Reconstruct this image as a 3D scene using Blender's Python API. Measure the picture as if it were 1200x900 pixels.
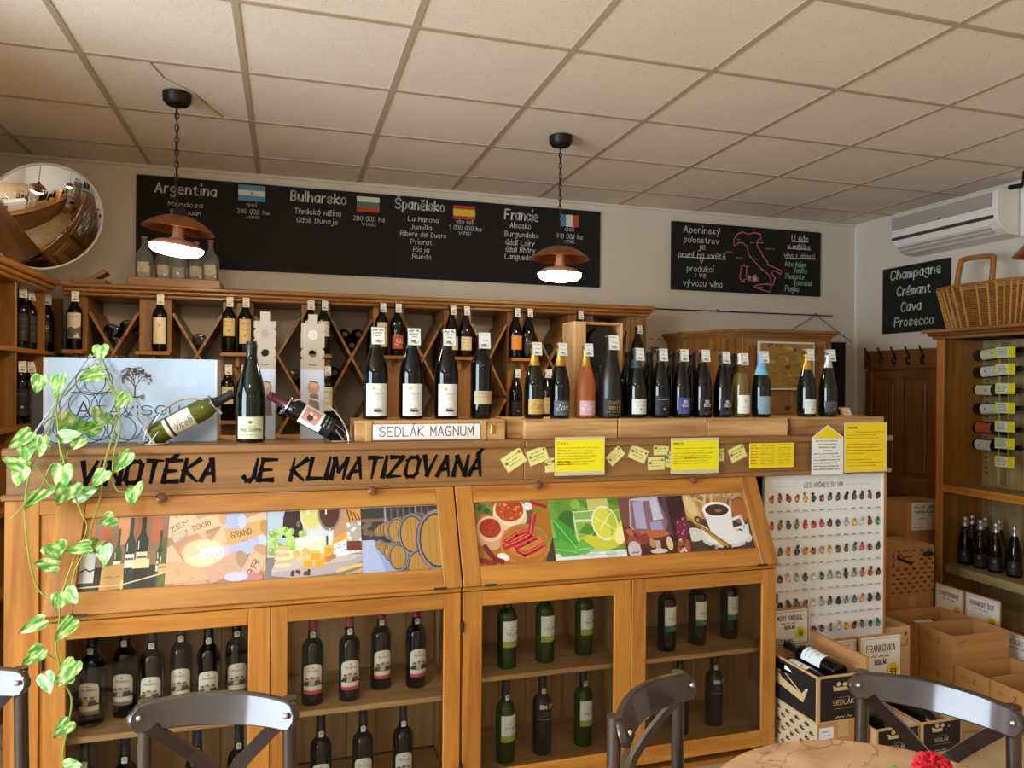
import bpy, math, random
from mathutils import Matrix, Vector, Euler
PI = math.pi
random.seed(7)
for o in list(bpy.data.objects): bpy.data.objects.remove(o)
S = bpy.context.scene
COL = S.collection
CAMH = 1.55
# ---------------------------------------------------------------- camera
# world: X along the back wall, Y towards it, Z up
RX = (0.95687613, -0.00758232, 0.29039727)
RY = (-0.29037089, 0.00439956, 0.95690407)
RZ = (0.00853317, 0.99996158, -0.00200815)
FPX = 870.0
cam = bpy.data.cameras.new('camera'); camo = bpy.data.objects.new('camera', cam); COL.objects.link(camo)
cam.sensor_width = 36; cam.lens = FPX * 36 / 1200; cam.clip_start = .05
m = Matrix.Identity(4)
for r, row in enumerate((RX, RY, RZ)):
    m[r][0] = row[0]; m[r][1] = row[1]; m[r][2] = -row[2]
m[2][3] = CAMH
camo.matrix_world = m
S.camera = camo
# ---------------------------------------------------------------- light
S.view_settings.view_transform = 'Standard'; S.view_settings.look = 'None'
S.view_settings.exposure = -0.12; S.view_settings.gamma = 1; S.view_settings.use_curve_mapping = False
w = bpy.data.worlds.new('overcast_sky'); S.world = w; w.use_nodes = True
w.node_tree.nodes['Background'].inputs[0].default_value = (.62, .78, 1, 1)
w.node_tree.nodes['Background'].inputs[1].default_value = 1.5
def area(name, loc, rot, sx, sy, power, col):
    l = bpy.data.lights.new(name, 'AREA'); l.shape = 'RECTANGLE'; l.size = sx; l.size_y = sy
    l.energy = power; l.color = col
    o = bpy.data.objects.new(name, l); COL.objects.link(o); o.location = loc; o.rotation_euler = rot
    return o
# daylight entering by the window in the left-hand wall (the bluish patch mirrored on the left of every bottle)
DAY = 270.0
area('window_left_offscreen', (-2.815, .6, 1.55), (PI/2, 0, -PI/2), 2.55, 1.65, DAY, (.74, .87, 1))
LAMP_STRENGTH = 78.0
# ---------------------------------------------------------------- pixel -> world
def ray(px, py):
    c = (px-600, 450-py, FPX)
    return [sum(a*b for a, b in zip(r, c)) for r in (RX, RY, RZ)]
def at(px, py, Y):
    r = ray(px, py); t = Y/r[1]; return Vector((r[0]*t, Y, r[2]*t+CAMH))
def atx(px, py, X):
    r = ray(px, py); t = X/r[0]; return Vector((X, r[1]*t, r[2]*t+CAMH))
def atz(px, py, Z):
    r = ray(px, py); t = (Z-CAMH)/r[2]; return Vector((r[0]*t, r[1]*t, Z))
# ---------------------------------------------------------------- materials
def lin(c):
    if isinstance(c, str):
        c = c.lstrip('#'); c = [int(c[i:i+2], 16)/255 for i in (0, 2, 4)]
    return tuple(x/12.92 if x <= .04045 else ((x+.055)/1.055)**2.4 for x in c)
MATS = {}
def newmat(name):
    mt = bpy.data.materials.new(name); mt.use_nodes = True
    return mt, mt.node_tree.nodes, mt.node_tree.links, mt.node_tree.nodes['Principled BSDF']
def mat(name, col, rough=.5, metal=0, spec=.5, coat=0, bump=0, bscale=80, var=0):
    if name in MATS: return MATS[name]
    mt, N, L, b = newmat(name); c = lin(col)
    b.inputs['Base Color'].default_value = (*c, 1); b.inputs['Roughness'].default_value = rough
    b.inputs['Metallic'].default_value = metal; b.inputs['Specular IOR Level'].default_value = spec
    b.inputs['Coat Weight'].default_value = coat; b.inputs['Coat Roughness'].default_value = .06
    if bump or var:
        tc = N.new('ShaderNodeTexCoord'); nz = N.new('ShaderNodeTexNoise'); nz.inputs['Scale'].default_value = bscale
        nz.inputs['Detail'].default_value = 4
        L.new(tc.outputs['Object'], nz.inputs['Vector'])
        if bump:
            bp = N.new('ShaderNodeBump'); bp.inputs['Strength'].default_value = bump; bp.inputs['Distance'].default_value = .002
            L.new(nz.outputs['Fac'], bp.inputs['Height']); L.new(bp.outputs['Normal'], b.inputs['Normal'])
        if var:
            hs = N.new('ShaderNodeMix'); hs.data_type = 'RGBA'; hs.inputs[6].default_value = (*[x*(1-var) for x in c], 1)
            hs.inputs[7].default_value = (*[min(1, x*(1+var)) for x in c], 1)
            L.new(nz.outputs['Fac'], hs.inputs[0]); L.new(hs.outputs[2], b.inputs['Base Color'])
    MATS[name] = mt; return mt
def wood(name, c1, c2, axis='z', rough=.42, scale=1.0, coat=.15):
    if name in MATS: return MATS[name]
    mt, N, L, b = newmat(name)
    tc = N.new('ShaderNodeTexCoord'); oi = N.new('ShaderNodeObjectInfo')
    ad = N.new('ShaderNodeVectorMath'); ad.operation = 'ADD'
    sc = N.new('ShaderNodeVectorMath'); sc.operation = 'SCALE'; sc.inputs[0].default_value = (7, 5, 3)
    L.new(oi.outputs['Random'], sc.inputs['Scale'])
    L.new(tc.outputs['Object'], ad.inputs[0]); L.new(sc.outputs[0], ad.inputs[1])
    mp = N.new('ShaderNodeMapping'); k = {'x': (1.6, 22, 22), 'y': (22, 1.6, 22), 'z': (22, 22, 1.6)}[axis]
    mp.inputs['Scale'].default_value = [q*scale for q in k]
    L.new(ad.outputs[0], mp.inputs['Vector'])
    n1 = N.new('ShaderNodeTexNoise'); n1.inputs['Scale'].default_value = 1; n1.inputs['Detail'].default_value = 5
    n1.inputs['Distortion'].default_value = .6; L.new(mp.outputs[0], n1.inputs['Vector'])
    mp2 = N.new('ShaderNodeMapping'); mp2.inputs['Scale'].default_value = [q*scale*4.5 for q in k]
    L.new(ad.outputs[0], mp2.inputs['Vector'])
    n2 = N.new('ShaderNodeTexNoise'); n2.inputs['Scale'].default_value = 1; L.new(mp2.outputs[0], n2.inputs['Vector'])
    mx = N.new('ShaderNodeMath'); mx.operation = 'MULTIPLY_ADD'; mx.inputs[1].default_value = .3
    L.new(n2.outputs['Fac'], mx.inputs[0]); L.new(n1.outputs['Fac'], mx.inputs[2])
    cr = N.new('ShaderNodeValToRGB'); cr.color_ramp.elements[0].position = .42; cr.color_ramp.elements[1].position = .85
    cr.color_ramp.elements[0].color = (*lin(c2), 1); cr.color_ramp.elements[1].color = (*lin(c1), 1)
    L.new(mx.outputs[0], cr.inputs[0])
    hv = N.new('ShaderNodeHueSaturation'); ma = N.new('ShaderNodeMath'); ma.operation = 'MULTIPLY_ADD'
    ma.inputs[1].default_value = .22; ma.inputs[2].default_value = .89
    L.new(oi.outputs['Random'], ma.inputs[0]); L.new(ma.outputs[0], hv.inputs['Value'])
    L.new(cr.outputs[0], hv.inputs['Color']); L.new(hv.outputs[0], b.inputs['Base Color'])
    bp = N.new('ShaderNodeBump'); bp.inputs['Strength'].default_value = .12; bp.inputs['Distance'].default_value = .002
    L.new(mx.outputs[0], bp.inputs['Height']); L.new(bp.outputs[0], b.inputs['Normal'])
    b.inputs['Roughness'].default_value = rough; b.inputs['Coat Weight'].default_value = coat; b.inputs['Coat Roughness'].default_value = .10 if name.startswith('chair') else .25
    MATS[name] = mt; return mt
def printmat(name, rough=.55, coat=0, spec=.4):
    mt, N, L, b = newmat(name)
    at_ = N.new('ShaderNodeAttribute'); at_.attribute_name = 'ink'
    L.new(at_.outputs['Color'], b.inputs['Base Color'])
    b.inputs['Roughness'].default_value = rough; b.inputs['Coat Weight'].default_value = coat; b.inputs['Coat Roughness'].default_value = .03
    b.inputs['Specular IOR Level'].default_value = spec
    MATS[name] = mt; return mt
def paneglass(name, tint=(1, 1, 1), refl=.9, rough=.01, ior=1.5, haze=0):
    mt, N, L, b = newmat(name); N.remove(b)
    out = N['Material Output']; tr = N.new('ShaderNodeBsdfTransparent'); tr.inputs[0].default_value = (*tint, 1)
    gl = N.new('ShaderNodeBsdfGlossy'); gl.inputs['Roughness'].default_value = rough; gl.inputs['Color'].default_value = (refl, refl, refl, 1)
    fr = N.new('ShaderNodeFresnel'); fr.inputs['IOR'].default_value = ior
    mi = N.new('ShaderNodeMixShader'); L.new(fr.outputs[0], mi.inputs[0]); L.new(tr.outputs[0], mi.inputs[1]); L.new(gl.outputs[0], mi.inputs[2])
    if haze:
        df = N.new('ShaderNodeBsdfDiffuse'); df.inputs[0].default_value = (.8, .8, .76, 1); m2 = N.new('ShaderNodeMixShader'); m2.inputs[0].default_value = haze
        L.new(mi.outputs[0], m2.inputs[1]); L.new(df.outputs[0], m2.inputs[2]); mi = m2
    L.new(mi.outputs[0], out.inputs['Surface']); MATS[name] = mt; return mt
def emit(name, col, s):
    mt, N, L, b = newmat(name); c = lin(col)
    b.inputs['Base Color'].default_value = (*c, 1); b.inputs['Emission Color'].default_value = (*c, 1); b.inputs['Emission Strength'].default_value = s
    MATS[name] = mt; return mt
for ax in 'xyz':
    wood('honey_'+ax, '#c08434', '#98591a', ax)              # varnished pine of the counter
    wood('rack_'+ax, '#a87436', '#70461b', ax)
    wood('beam_'+ax, '#a0733f', '#7c532b', ax, rough=.5)
    wood('pale_'+ax, '#d9ae74', '#b98850', ax, rough=.6, coat=0)
    wood('crate_'+ax, '#dfb57a', '#9c6732', ax, rough=.6, coat=0, scale=.9)
    wood('old_'+ax, '#8a5628', '#643a16', ax)
    wood('inner_'+ax, '#c9a06c', '#a97d4c', ax, rough=.55, coat=0)
    wood('chair_'+ax, '#2e1a12', '#1e0e09', ax, rough=.5, coat=.9, scale=1.5)
    wood('drygrey_'+ax, '#bfa878', '#9a8050', ax, rough=.6, coat=0)
for nm in ('print', ): printmat(nm)
printmat('print_gloss', .35, .6)
printmat('print_picture', .45, .20)
printmat('chalk', .9, 0, .1)
paneglass('pane', (.97, .98, .97), ior=1.22)
paneglass('clearglass', (.93, .95, .93), ior=1.42, haze=.10)  # whitish diffuse share imitates lamplight haze on the clear bottles
paneglass('strawglass', (.93, .90, .70), ior=1.45)
paneglass('acrylic', (.93, .95, .93), ior=1.35)
mat('glass_black', '#070708', .05, spec=.42)
mat('glass_dkgreen', '#0b150b', .05, spec=.45)
mat('glass_green', '#22360c', .05, spec=.45)
mat('glass_olive', '#4c5312', .07, spec=.6)
mat('glass_brown', '#160b06', .05, spec=.45)
rose = mat('glass_rose', '#f29a66', .05, spec=.6); rose.node_tree.nodes['Principled BSDF'].inputs['Transmission Weight'].default_value = .75; rose.node_tree.nodes['Principled BSDF'].inputs['IOR'].default_value = 1.15
straw = mat('straw_wine', '#e3d59a', .05); straw.node_tree.nodes['Principled BSDF'].inputs['Transmission Weight'].default_value = .8; straw.node_tree.nodes['Principled BSDF'].inputs['IOR'].default_value = 1.1
mat('glass_matte', '#101114', .35)
mat('cap_black', '#141416', .4); mat('cap_red', '#8c2238', .35); mat('cap_gold', '#caa04a', .28, .8); mat('cap_silver', '#c9ccd0', .3, .7)
mat('cap_navy', '#15182a', .4); mat('cap_wine', '#4a1420', .35); mat('cap_sky', '#6fa6cf', .35); mat('cap_pink', '#d8949a', .35); mat('cap_white', '#d9d6cc', .45)
mat('cap_slate', '#3a4650', .35); mat('cap_cork', '#a9744e', .7); mat('cap_orange', '#d9702a', .4)
mat('plaster', '#d6cbba', .9, bump=.15, bscale=60, var=.04)
mat('white_metal', '#e6e4df', .4); mat('black_metal', '#17130f', .45, .4); mat('chrome', '#d8dade', .14, 1); mat('lit_wire', '#e4e6e8', .38, .6); mat('copper', '#a9683f', .35, .85)  # pyramid rack wire: pale satin colour imitates the window's reflection on chrome
mat('copper_light', '#d8a078', .5, .3); mat('darksteel', '#4a4540', .35, .9); mat('brass', '#c8a050', .3, 1)
mat('cardboard', '#b8834c', .85, bump=.1, bscale=30, var=.06); mat('cardboard_pale', '#c79f70', .85, var=.06, bscale=20)
mat('carton_black', '#191817', .6); mat('tape', '#c2a070', .2)
mat('paper', '#ece8dc', .7); mat('board_black', '#1c1d1c', .75, spec=.25, var=.12, bscale=6); mat('grey_panel', '#4c4c4f', .6)
mat('knob', '#6a3d2a', .35, coat=.4); mat('ac_white', '#e4e0d8', .35); mat('ac_grey', '#a39a8b', .3); mat('ac_dark', '#3a3632', .5)
mat('wicker', '#9c6228', .5, var=.3, bscale=50); mat('wicker_light', '#b8843e', .5, var=.2, bscale=50); mat('navy_cloth', '#141a2c', .9); mat('stem', '#8a9a3a', .6); mat('red_petal', '#d3243a', .6, var=.3, bscale=90)
mat('grout', '#8a7d6a', .9); mat('rail', '#b6a48d', .5); mat('yellow_plastic', '#e8d410', .4); mat('mirror', '#f2f2f2', .02, 1)
mat('green_leaf', '#4b8a30', .45)
# ---------------------------------------------------------------- mesh builder
class MB:
    def __init__(s): s.v = []; s.f = []; s.c = None
    def add(s, vs, fs, M=None):
        b = len(s.v)
        s.v += [tuple(M @ Vector(q)) for q in vs] if M is not None else [tuple(q) for q in vs]
        s.f += [tuple(i+b for i in f) for f in fs]; return s
    def box(s, x0, x1, y0, y1, z0, z1, M=None):
        return s.add([(x0, y0, z0), (x1, y0, z0), (x1, y1, z0), (x0, y1, z0), (x0, y0, z1), (x1, y0, z1), (x1, y1, z1), (x0, y1, z1)],
              [(0, 3, 2, 1), (4, 5, 6, 7), (0, 1, 5, 4), (1, 2, 6, 5), (2, 3, 7, 6), (3, 0, 4, 7)], M)
    def lathe(s, prof, n=20, M=None, ox=0, oy=0):
        vs = []; fs = []; k = len(prof)
        for r, z in prof:
            for i in range(n):
                a = 2*PI*i/n; vs.append((ox+r*math.cos(a), oy+r*math.sin(a), z))
        for j in range(k-1):
            for i in range(n):
                i2 = (i+1) % n; fs.append((j*n+i, j*n+i2, (j+1)*n+i2, (j+1)*n+i))
        if prof[0][0] > 1e-6: fs.append(tuple(range(n))[::-1])
        if prof[-1][0] > 1e-6: fs.append(tuple((k-1)*n+i for i in range(n)))
        return s.add(vs, fs, M)
    def tube(s, pts, r, n=6, closed=False, M=None, taper=None):
        pts = [Vector(p) for p in pts]; k = len(pts); vs = []; fs = []
        up = Vector((0, 0, 1)); prev = None
        for j, p in enumerate(pts):
            if closed: t = pts[(j+1) % k]-pts[j-1]
            else: t = pts[min(j+1, k-1)]-pts[max(j-1, 0)]
            t.normalize()
            if prev is None:
                a = t.cross(up if abs(t.z) < .9 else Vector((1, 0, 0))).normalized()
            else:
                a = prev - t*prev.dot(t)
                a = a.normalized() if a.length > 1e-6 else t.cross(up).normalized()
            prev = a; b = t.cross(a)
            rr = r if taper is None else r*(1+(taper-1)*j/(k-1))
            for i in range(n):
                q = 2*PI*i/n; vs.append(p+a*rr*math.cos(q)+b*rr*math.sin(q))
        for j in range(k if closed else k-1):
            j2 = (j+1) % k
            for i in range(n):
                i2 = (i+1) % n; fs.append((j*n+i, j*n+i2, j2*n+i2, j2*n+i))
        if not closed: fs.append(tuple(range(n))[::-1]); fs.append(tuple((k-1)*n+i for i in range(n)))
        return s.add(vs, fs, M)
    def prism(s, poly, h0, h1, M=None):
        n = len(poly); vs = [(x, y, h0) for x, y in poly]+[(x, y, h1) for x, y in poly]
        fs = [tuple(range(n))[::-1], tuple(range(n, 2*n))]+[(i, (i+1) % n, (i+1) % n+n, i+n) for i in range(n)]
        return s.add(vs, fs, M)
    def sphere(s, c, r, n=12, k=8, sz=1):
        pr = [(max(1e-7, r*math.sin(PI*j/k)), c[2]-r*sz*math.cos(PI*j/k)) for j in range(k+1)]
        return s.lathe(pr, n, ox=c[0], oy=c[1])
    def mesh(s, name, smooth=False):
        me = bpy.data.meshes.new(name); me.from_pydata(s.v, [], s.f); me.update()
        if smooth:
            me.polygons.foreach_set('use_smooth', [True]*len(me.polygons)); me.set_sharp_from_angle(angle=math.radians(38))
        if s.c:
            at_ = me.color_attributes.new('ink', 'FLOAT_COLOR', 'CORNER'); d = []
            for p, c in zip(me.polygons, s.c): d += [*c, 1]*p.loop_total
            at_.data.foreach_set('color', d)
        return me
def link(name, me, m, parent=None, loc=None, rot=None, kind=None, label=None, bev=0):
    o = bpy.data.objects.new(name, me); COL.objects.link(o)
    if m and me and not me.materials: me.materials.append(MATS[m])
    if parent: o.parent = parent
    if loc is not None: o.location = loc
    if rot is not None: o.rotation_euler = rot
    if kind: o['kind'] = kind
    if label: o['label'] = label
    if bev:
        b = o.modifiers.new('edge', 'BEVEL'); b.width = bev; b.segments = 1; b.limit_method = 'ANGLE'
    return o
def part(name, mb, m, root, world=True, smooth=False, bev=0, label=None, kind=None):
    """one mesh under a thing; vertices in world coordinates unless world=False"""
    if world and root is not None:
        l = root.location
        if root.parent is not None: l = l + root.parent.location
        mb.v = [(x-l.x, y-l.y, z-l.z) for x, y, z in mb.v]
    return link(name, mb.mesh(name, smooth), m, root, bev=bev, label=label, kind=kind)
def boxpart(name, b, m, root, world=True, bev=.002, label=None):
    """box as an object with its own centre, so that nothing sits at the world origin"""
    x0, x1, y0, y1, z0, z1 = b; c = Vector(((x0+x1)/2, (y0+y1)/2, (z0+z1)/2))
    mb = MB().box(x0-c.x, x1-c.x, y0-c.y, y1-c.y, z0-c.z, z1-c.z)
    o = link(name, mb.mesh(name), m, root, bev=bev, label=label)
    if world and root is not None:
        l = root.location + (root.parent.location if root.parent is not None else Vector())
        o.location = c-l
    else: o.location = c
    return o
def tag(o, label, cat, group=None):
    o['label'] = label; o['category'] = cat
    if group: o['group'] = group
    return o
def thing(name, label, cat, loc=(0, 0, 0), rotz=0, group=None):
    o = bpy.data.objects.new(name, None); COL.objects.link(o); o.location = loc; o.rotation_euler = (0, 0, rotz); o.empty_display_size = .05
    return tag(o, label, cat, group)
def single(name, mb, m, label, cat, loc=None, group=None, smooth=False, bev=0):
    """a thing that is one mesh, origin at its base centre"""
    if loc is None:
        xs, ys, zs = zip(*mb.v); loc = Vector(((min(xs)+max(xs))/2, (min(ys)+max(ys))/2, min(zs)))
    loc = Vector(loc); mb.v = [(x-loc.x, y-loc.y, z-loc.z) for x, y, z in mb.v]
    o = link(name, mb.mesh(name, smooth), m, None, bev=bev); o.location = loc
    return tag(o, label, cat, group)
def struct(name, mb, m, bev=0):
    o = link(name, mb.mesh(name), m, None, bev=bev); o['kind'] = 'structure'; return o
# ---------------------------------------------------------------- single-stroke lettering (x, y pairs; baseline y=2, x-height 6, capitals 8)
GL = dict(A='02 28 42;14 34', B='02 08 28 37 36 25 05;25 34 33 22 02', C='47 38 18 06 04 12 32 43', D='02 08 28 46 44 22 02', E='42 02 08 48;05 35',
 F='02 08 48;05 35', G='47 38 18 06 04 12 32 44 25', H='02 08;42 48;05 45', I='02 08', J='03 12 22 33 38', K='02 08;48 05 42', L='08 02 42',
 M='02 08 24 48 42', N='02 08 42 48', O='12 03 07 18 38 47 43 32 12', P='02 08 38 47 46 35 05', Q='12 03 07 18 38 47 43 32 12;24 42',
 R='02 08 38 47 46 35 05;25 42', S='47 38 18 07 06 15 35 44 43 32 12 03', T='08 48;28 22', U='08 03 12 32 43 48', V='08 22 48', W='08 12 26 32 48',
 X='02 48;08 42', Y='08 25 48;25 22', Z='08 48 02 42',
 a='36 16 05 03 12 22 34;36 32', b='08 02;04 16 26 35 33 22 12 03', c='35 26 16 05 03 12 22 33', d='38 32;35 26 16 05 03 12 22 33',
 e='04 34 35 26 16 05 03 12 32', f='38 28 17 12;06 26', g='36 16 05 04 13 23 34;36 31 20 10 01', h='08 02;04 16 26 35 32', i='02 06;08 09',
 j='26 21 10 00;28 29', k='08 02;36 04 32', l='08 02', m='02 06;05 16 25 22;25 36 45 42', n='02 06;04 16 26 35 32', o='12 03 05 16 26 35 33 22 12',
 p='00 06;05 16 26 35 33 22 12 03', r='02 06;04 16 26', s='35 26 16 05 14 24 33 22 12 03', t='17 13 22 32;06 26', u='06 03 12 22 34;36 32',
 v='06 22 46', w='06 12 25 32 46', x='02 36;06 32', y='06 13;36 00', z='06 36 02 32')
GL.update({'0': '12 03 07 18 28 37 33 22 12', '1': '06 28 22', '2': '07 18 28 37 36 02 32', '3': '08 38 15 25 34 33 22 12 03', '4': '32 38 04 44', '5': '38 08 05 25 34 33 22 02',
 '6': '37 18 05 03 12 22 33 34 25 05', '7': '08 38 12', '8': '15 06 07 18 28 37 36 25 15 04 03 12 22 33 34 25', '9': '35 15 06 07 18 28 37 35 22',
 '.': '02 03', ',': '03 11', '-': '05 25', ':': '02 03;05 06', '&': '42 07 18 27 04 12 32 44', ' ': ''})
ACC = {'á': 'a/', 'é': 'e/', 'í': 'i/', 'ý': 'y/', 'ó': 'o/', 'ú': 'u/', 'Á': 'A/', 'É': 'E/', 'Í': 'I/', 'Ú': 'U/', 'Š': 'Sv', 'š': 'sv', 'ž': 'zv', 'ě': 'ev', 'č': 'cv', 'Ž': 'Zv', 'ô': 'o^', 'Ô': 'O^', 'ř': 'rv', 'Ř': 'Rv', 'Ü': 'U:', 'Ý': 'Y/'}
def glyph(ch):
    acc = None
    if ch in ACC: ch, acc = ACC[ch]
    st = [[(int(p[0]), int(p[1])-2) for p in s_.split()] for s_ in GL.get(ch, '').split(';') if s_]
    wd = max([x for s_ in st for x, y in s_], default=2)
    if ch == 'i' and acc: st = st[:1]
    if acc:
        t = 6 if ch.isupper() else 4; c = wd/2
        if acc == '/': st.append([(c-.2, t+.8), (c+1, t+2.2)])
        elif acc == 'v': st.append([(c-1, t+2), (c, t+.8), (c+1, t+2)])
        elif acc == '^': st.append([(c-1, t+.8), (c, t+2), (c+1, t+.8)])
        elif acc == ':': st += [[(c-1, t+.8), (c-1, t+1.4)], [(c+1, t+.8), (c+1, t+1.4)]]
    return st, wd
def tw(s_): return sum(glyph(c)[1]+1.7 for c in s_)-1.7
# ---------------------------------------------------------------- flat print
class CV:
    def __init__(s, fn, eps=.00004, clip=None): s.fn = fn; s.mb = MB(); s.mb.c = []; s.k = 0; s.eps = eps; s.clip = clip; s.tr = None; s.strip = None
    def poly(s, pts, col, up=1):
        if s.tr: pts = [s.tr(*p) for p in pts]
        if s.clip: pts = clipr(pts, s.clip)
        if len(pts) < 3: return
        a = sum(pts[i][0]*pts[(i+1) % len(pts)][1]-pts[(i+1) % len(pts)][0]*pts[i][1] for i in range(len(pts)))
        if a < 0: pts = pts[::-1]
        s.k += up; h = s.k*s.eps
        if s.strip and max(p[0] for p in pts)-min(p[0] for p in pts) > s.strip:
            lo = min(p[0] for p in pts); hi = max(p[0] for p in pts); n = int((hi-lo)/s.strip)+1
            for i in range(n):
                q = clipr(pts, (lo+(hi-lo)*i/n, -9, lo+(hi-lo)*(i+1)/n, 9))
                if len(q) > 2: b = len(s.mb.v); s.mb.v += [tuple(s.fn(x, y, h)) for x, y in q]; s.mb.f.append(tuple(range(b, b+len(q)))); s.mb.c.append(lin(col))
            return
        b = len(s.mb.v)
        s.mb.v += [tuple(s.fn(x, y, h)) for x, y in pts]; s.mb.f.append(tuple(range(b, b+len(pts)))); s.mb.c.append(lin(col))
    def rect(s, x0, y0, x1, y1, col, n=1):
        for i in range(n):
            a = x0+(x1-x0)*i/n; b = x0+(x1-x0)*(i+1)/n
            s.poly([(a, y0), (b, y0), (b, y1), (a, y1)], col, 1 if i == 0 else 0)
    def ell(s, cx, cy, rx, ry, col, rot=0, n=16, a0=0, a1=2*PI):
        c, d = math.cos(rot), math.sin(rot); P = []
        for i in range(n+(a1-a0 < 6.2)):
            t = a0+(a1-a0)*i/n; x = rx*math.cos(t); y = ry*math.sin(t); P.append((cx+x*c-y*d, cy+x*d+y*c))
        s.poly(P, col)
    def line(s, pts, w, col, w2=None):
        s.k += 1; n = len(pts)-1
        for i in range(n):
            (x0, y0), (x1, y1) = pts[i], pts[i+1]; dx, dy = x1-x0, y1-y0; L = math.hypot(dx, dy)
            if L < 1e-9: continue
            dx /= L; dy /= L; wa = w if w2 is None else w+(w2-w)*i/n; wb = w if w2 is None else w+(w2-w)*(i+1)/n
            e = .4*w; a = wa/2; b = wb/2
            s.poly([(x0-dx*e-dy*a, y0-dy*e+dx*a), (x0-dx*e+dy*a, y0-dy*e-dx*a), (x1+dx*e+dy*b, y1+dy*e-dx*b), (x1+dx*e-dy*b, y1+dy*e+dx*b)], col, 0)
    def text(s, t, x, y, h, col, w=None, width=None, shear=0, al='l', rot=0, wk=.13, jit=0, brush=False):
        k = h/6; kx = k if width is None else width/tw(t); w = w or h*wk
        if al == 'c': x -= tw(t)*kx/2
        c, d = math.cos(rot), math.sin(rot); u = 0
        for ch in t:
            st, wd = glyph(ch); jy = random.uniform(-jit, jit)*h
            for p in st:
                q = [((u+a+shear*b)*kx, b*k+jy) for a, b in p]
                q = [(x+a*c-b*d, y+a*d+b*c) for a, b in q]
                if brush:
                    for i in range(len(q)-1): s.line(q[i:i+2], w*random.uniform(1.1, 1.4), col, w*random.uniform(.45, .75))
                else: s.line(q, w, col)
            u += wd+1.7
    def scrib(s, x, y, width, h, col, w=None, seed=0):
        rn = random.Random(seed); u = 0; w = w or h*.28
        while u < width-h:
            L = min(rn.uniform(1.5, 5)*h, width-u); n = max(2, int(L/h*1.6))
            s.line([(x+u+L*i/n, y+h*(.15+.7*((i % 2)*rn.uniform(.5, 1)))) for i in range(n+1)], w, col); u += L+h*.9
    def blob(s, cx, cy, r, col, rn, sq=1):
        n = 7; P = [(cx+r*rn.uniform(.7, 1.15)*math.cos(2*PI*i/n), cy+sq*r*rn.uniform(.7, 1.15)*math.sin(2*PI*i/n)) for i in range(n)]; s.poly(P, col)
    def obj(s, name, m, root, world=True): return part(name, s.mb, m, root, world)
def clipr(P, R):
    x0, y0, x1, y1 = R
    for ax, v, sg in ((0, x0, 1), (0, x1, -1), (1, y0, 1), (1, y1, -1)):
        out = []
        for i in range(len(P)):
            a, b = P[i-1], P[i]; ia = (a[ax]-v)*sg >= 0; ib = (b[ax]-v)*sg >= 0
            if ia != ib:
                t = (v-a[ax])/(b[ax]-a[ax]); out.append((a[0]+t*(b[0]-a[0]), a[1]+t*(b[1]-a[1])))
            if ib: out.append(b)
        P = out
        if not P: return []
    return P
def fy(Y): return lambda u, v, h: (u, Y-h, v)          # plane facing -Y: u = X, v = Z
def fx(X): return lambda u, v, h: (X-h, -u, v)         # plane facing -X: u = -Y, v = Z
def fcyl(r): return lambda u, v, h: ((r+h)*math.sin(u/r), -(r+h)*math.cos(u/r), v)
# ================================================================ THE SETTING
XL, XR, YF, YB, ZC = -1.56, 4.26, -2.5, 4.78, 2.805
XN, YJ = -2.8, 2.4          # the front part of the shop is wider on the window side
def ceilmat():
    mt, N, L, b = newmat('ceiling_tile')
    tc = N.new('ShaderNodeTexCoord'); oi = N.new('ShaderNodeObjectInfo'); ad = N.new('ShaderNodeVectorMath'); ad.operation = 'ADD'
    L.new(tc.outputs['Object'], ad.inputs[0]); L.new(oi.outputs['Location'], ad.inputs[1])
    vo = N.new('ShaderNodeTexVoronoi'); vo.inputs['Scale'].default_value = 90; L.new(ad.outputs[0], vo.inputs['Vector'])
    nz = N.new('ShaderNodeTexNoise'); nz.inputs['Scale'].default_value = 190; L.new(ad.outputs[0], nz.inputs['Vector'])
    nw = N.new('ShaderNodeTexNoise'); nw.inputs['Scale'].default_value = 22; L.new(ad.outputs[0], nw.inputs['Vector'])
    mu = N.new('ShaderNodeMath'); mu.operation = 'MULTIPLY'; L.new(vo.outputs['Distance'], mu.inputs[0]); L.new(nz.outputs['Fac'], mu.inputs[1])
    cr = N.new('ShaderNodeValToRGB'); cr.color_ramp.elements[0].position = .045; cr.color_ramp.elements[1].position = .09
    cr.color_ramp.elements[0].color = (*lin('#a8927c'), 1); cr.color_ramp.elements[1].color = (*lin('#eaddcc'), 1)
    L.new(mu.outputs[0], cr.inputs[0]); L.new(cr.outputs[0], b.inputs['Base Color'])
    bp = N.new('ShaderNodeBump'); bp.inputs['Strength'].default_value = .4; bp.inputs['Distance'].default_value = .002
    L.new(cr.outputs[0], bp.inputs['Height']); L.new(bp.outputs[0], b.inputs['Normal']); b.inputs['Roughness'].default_value = .95
    MATS['ceiling_tile'] = mt
ceilmat()
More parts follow.
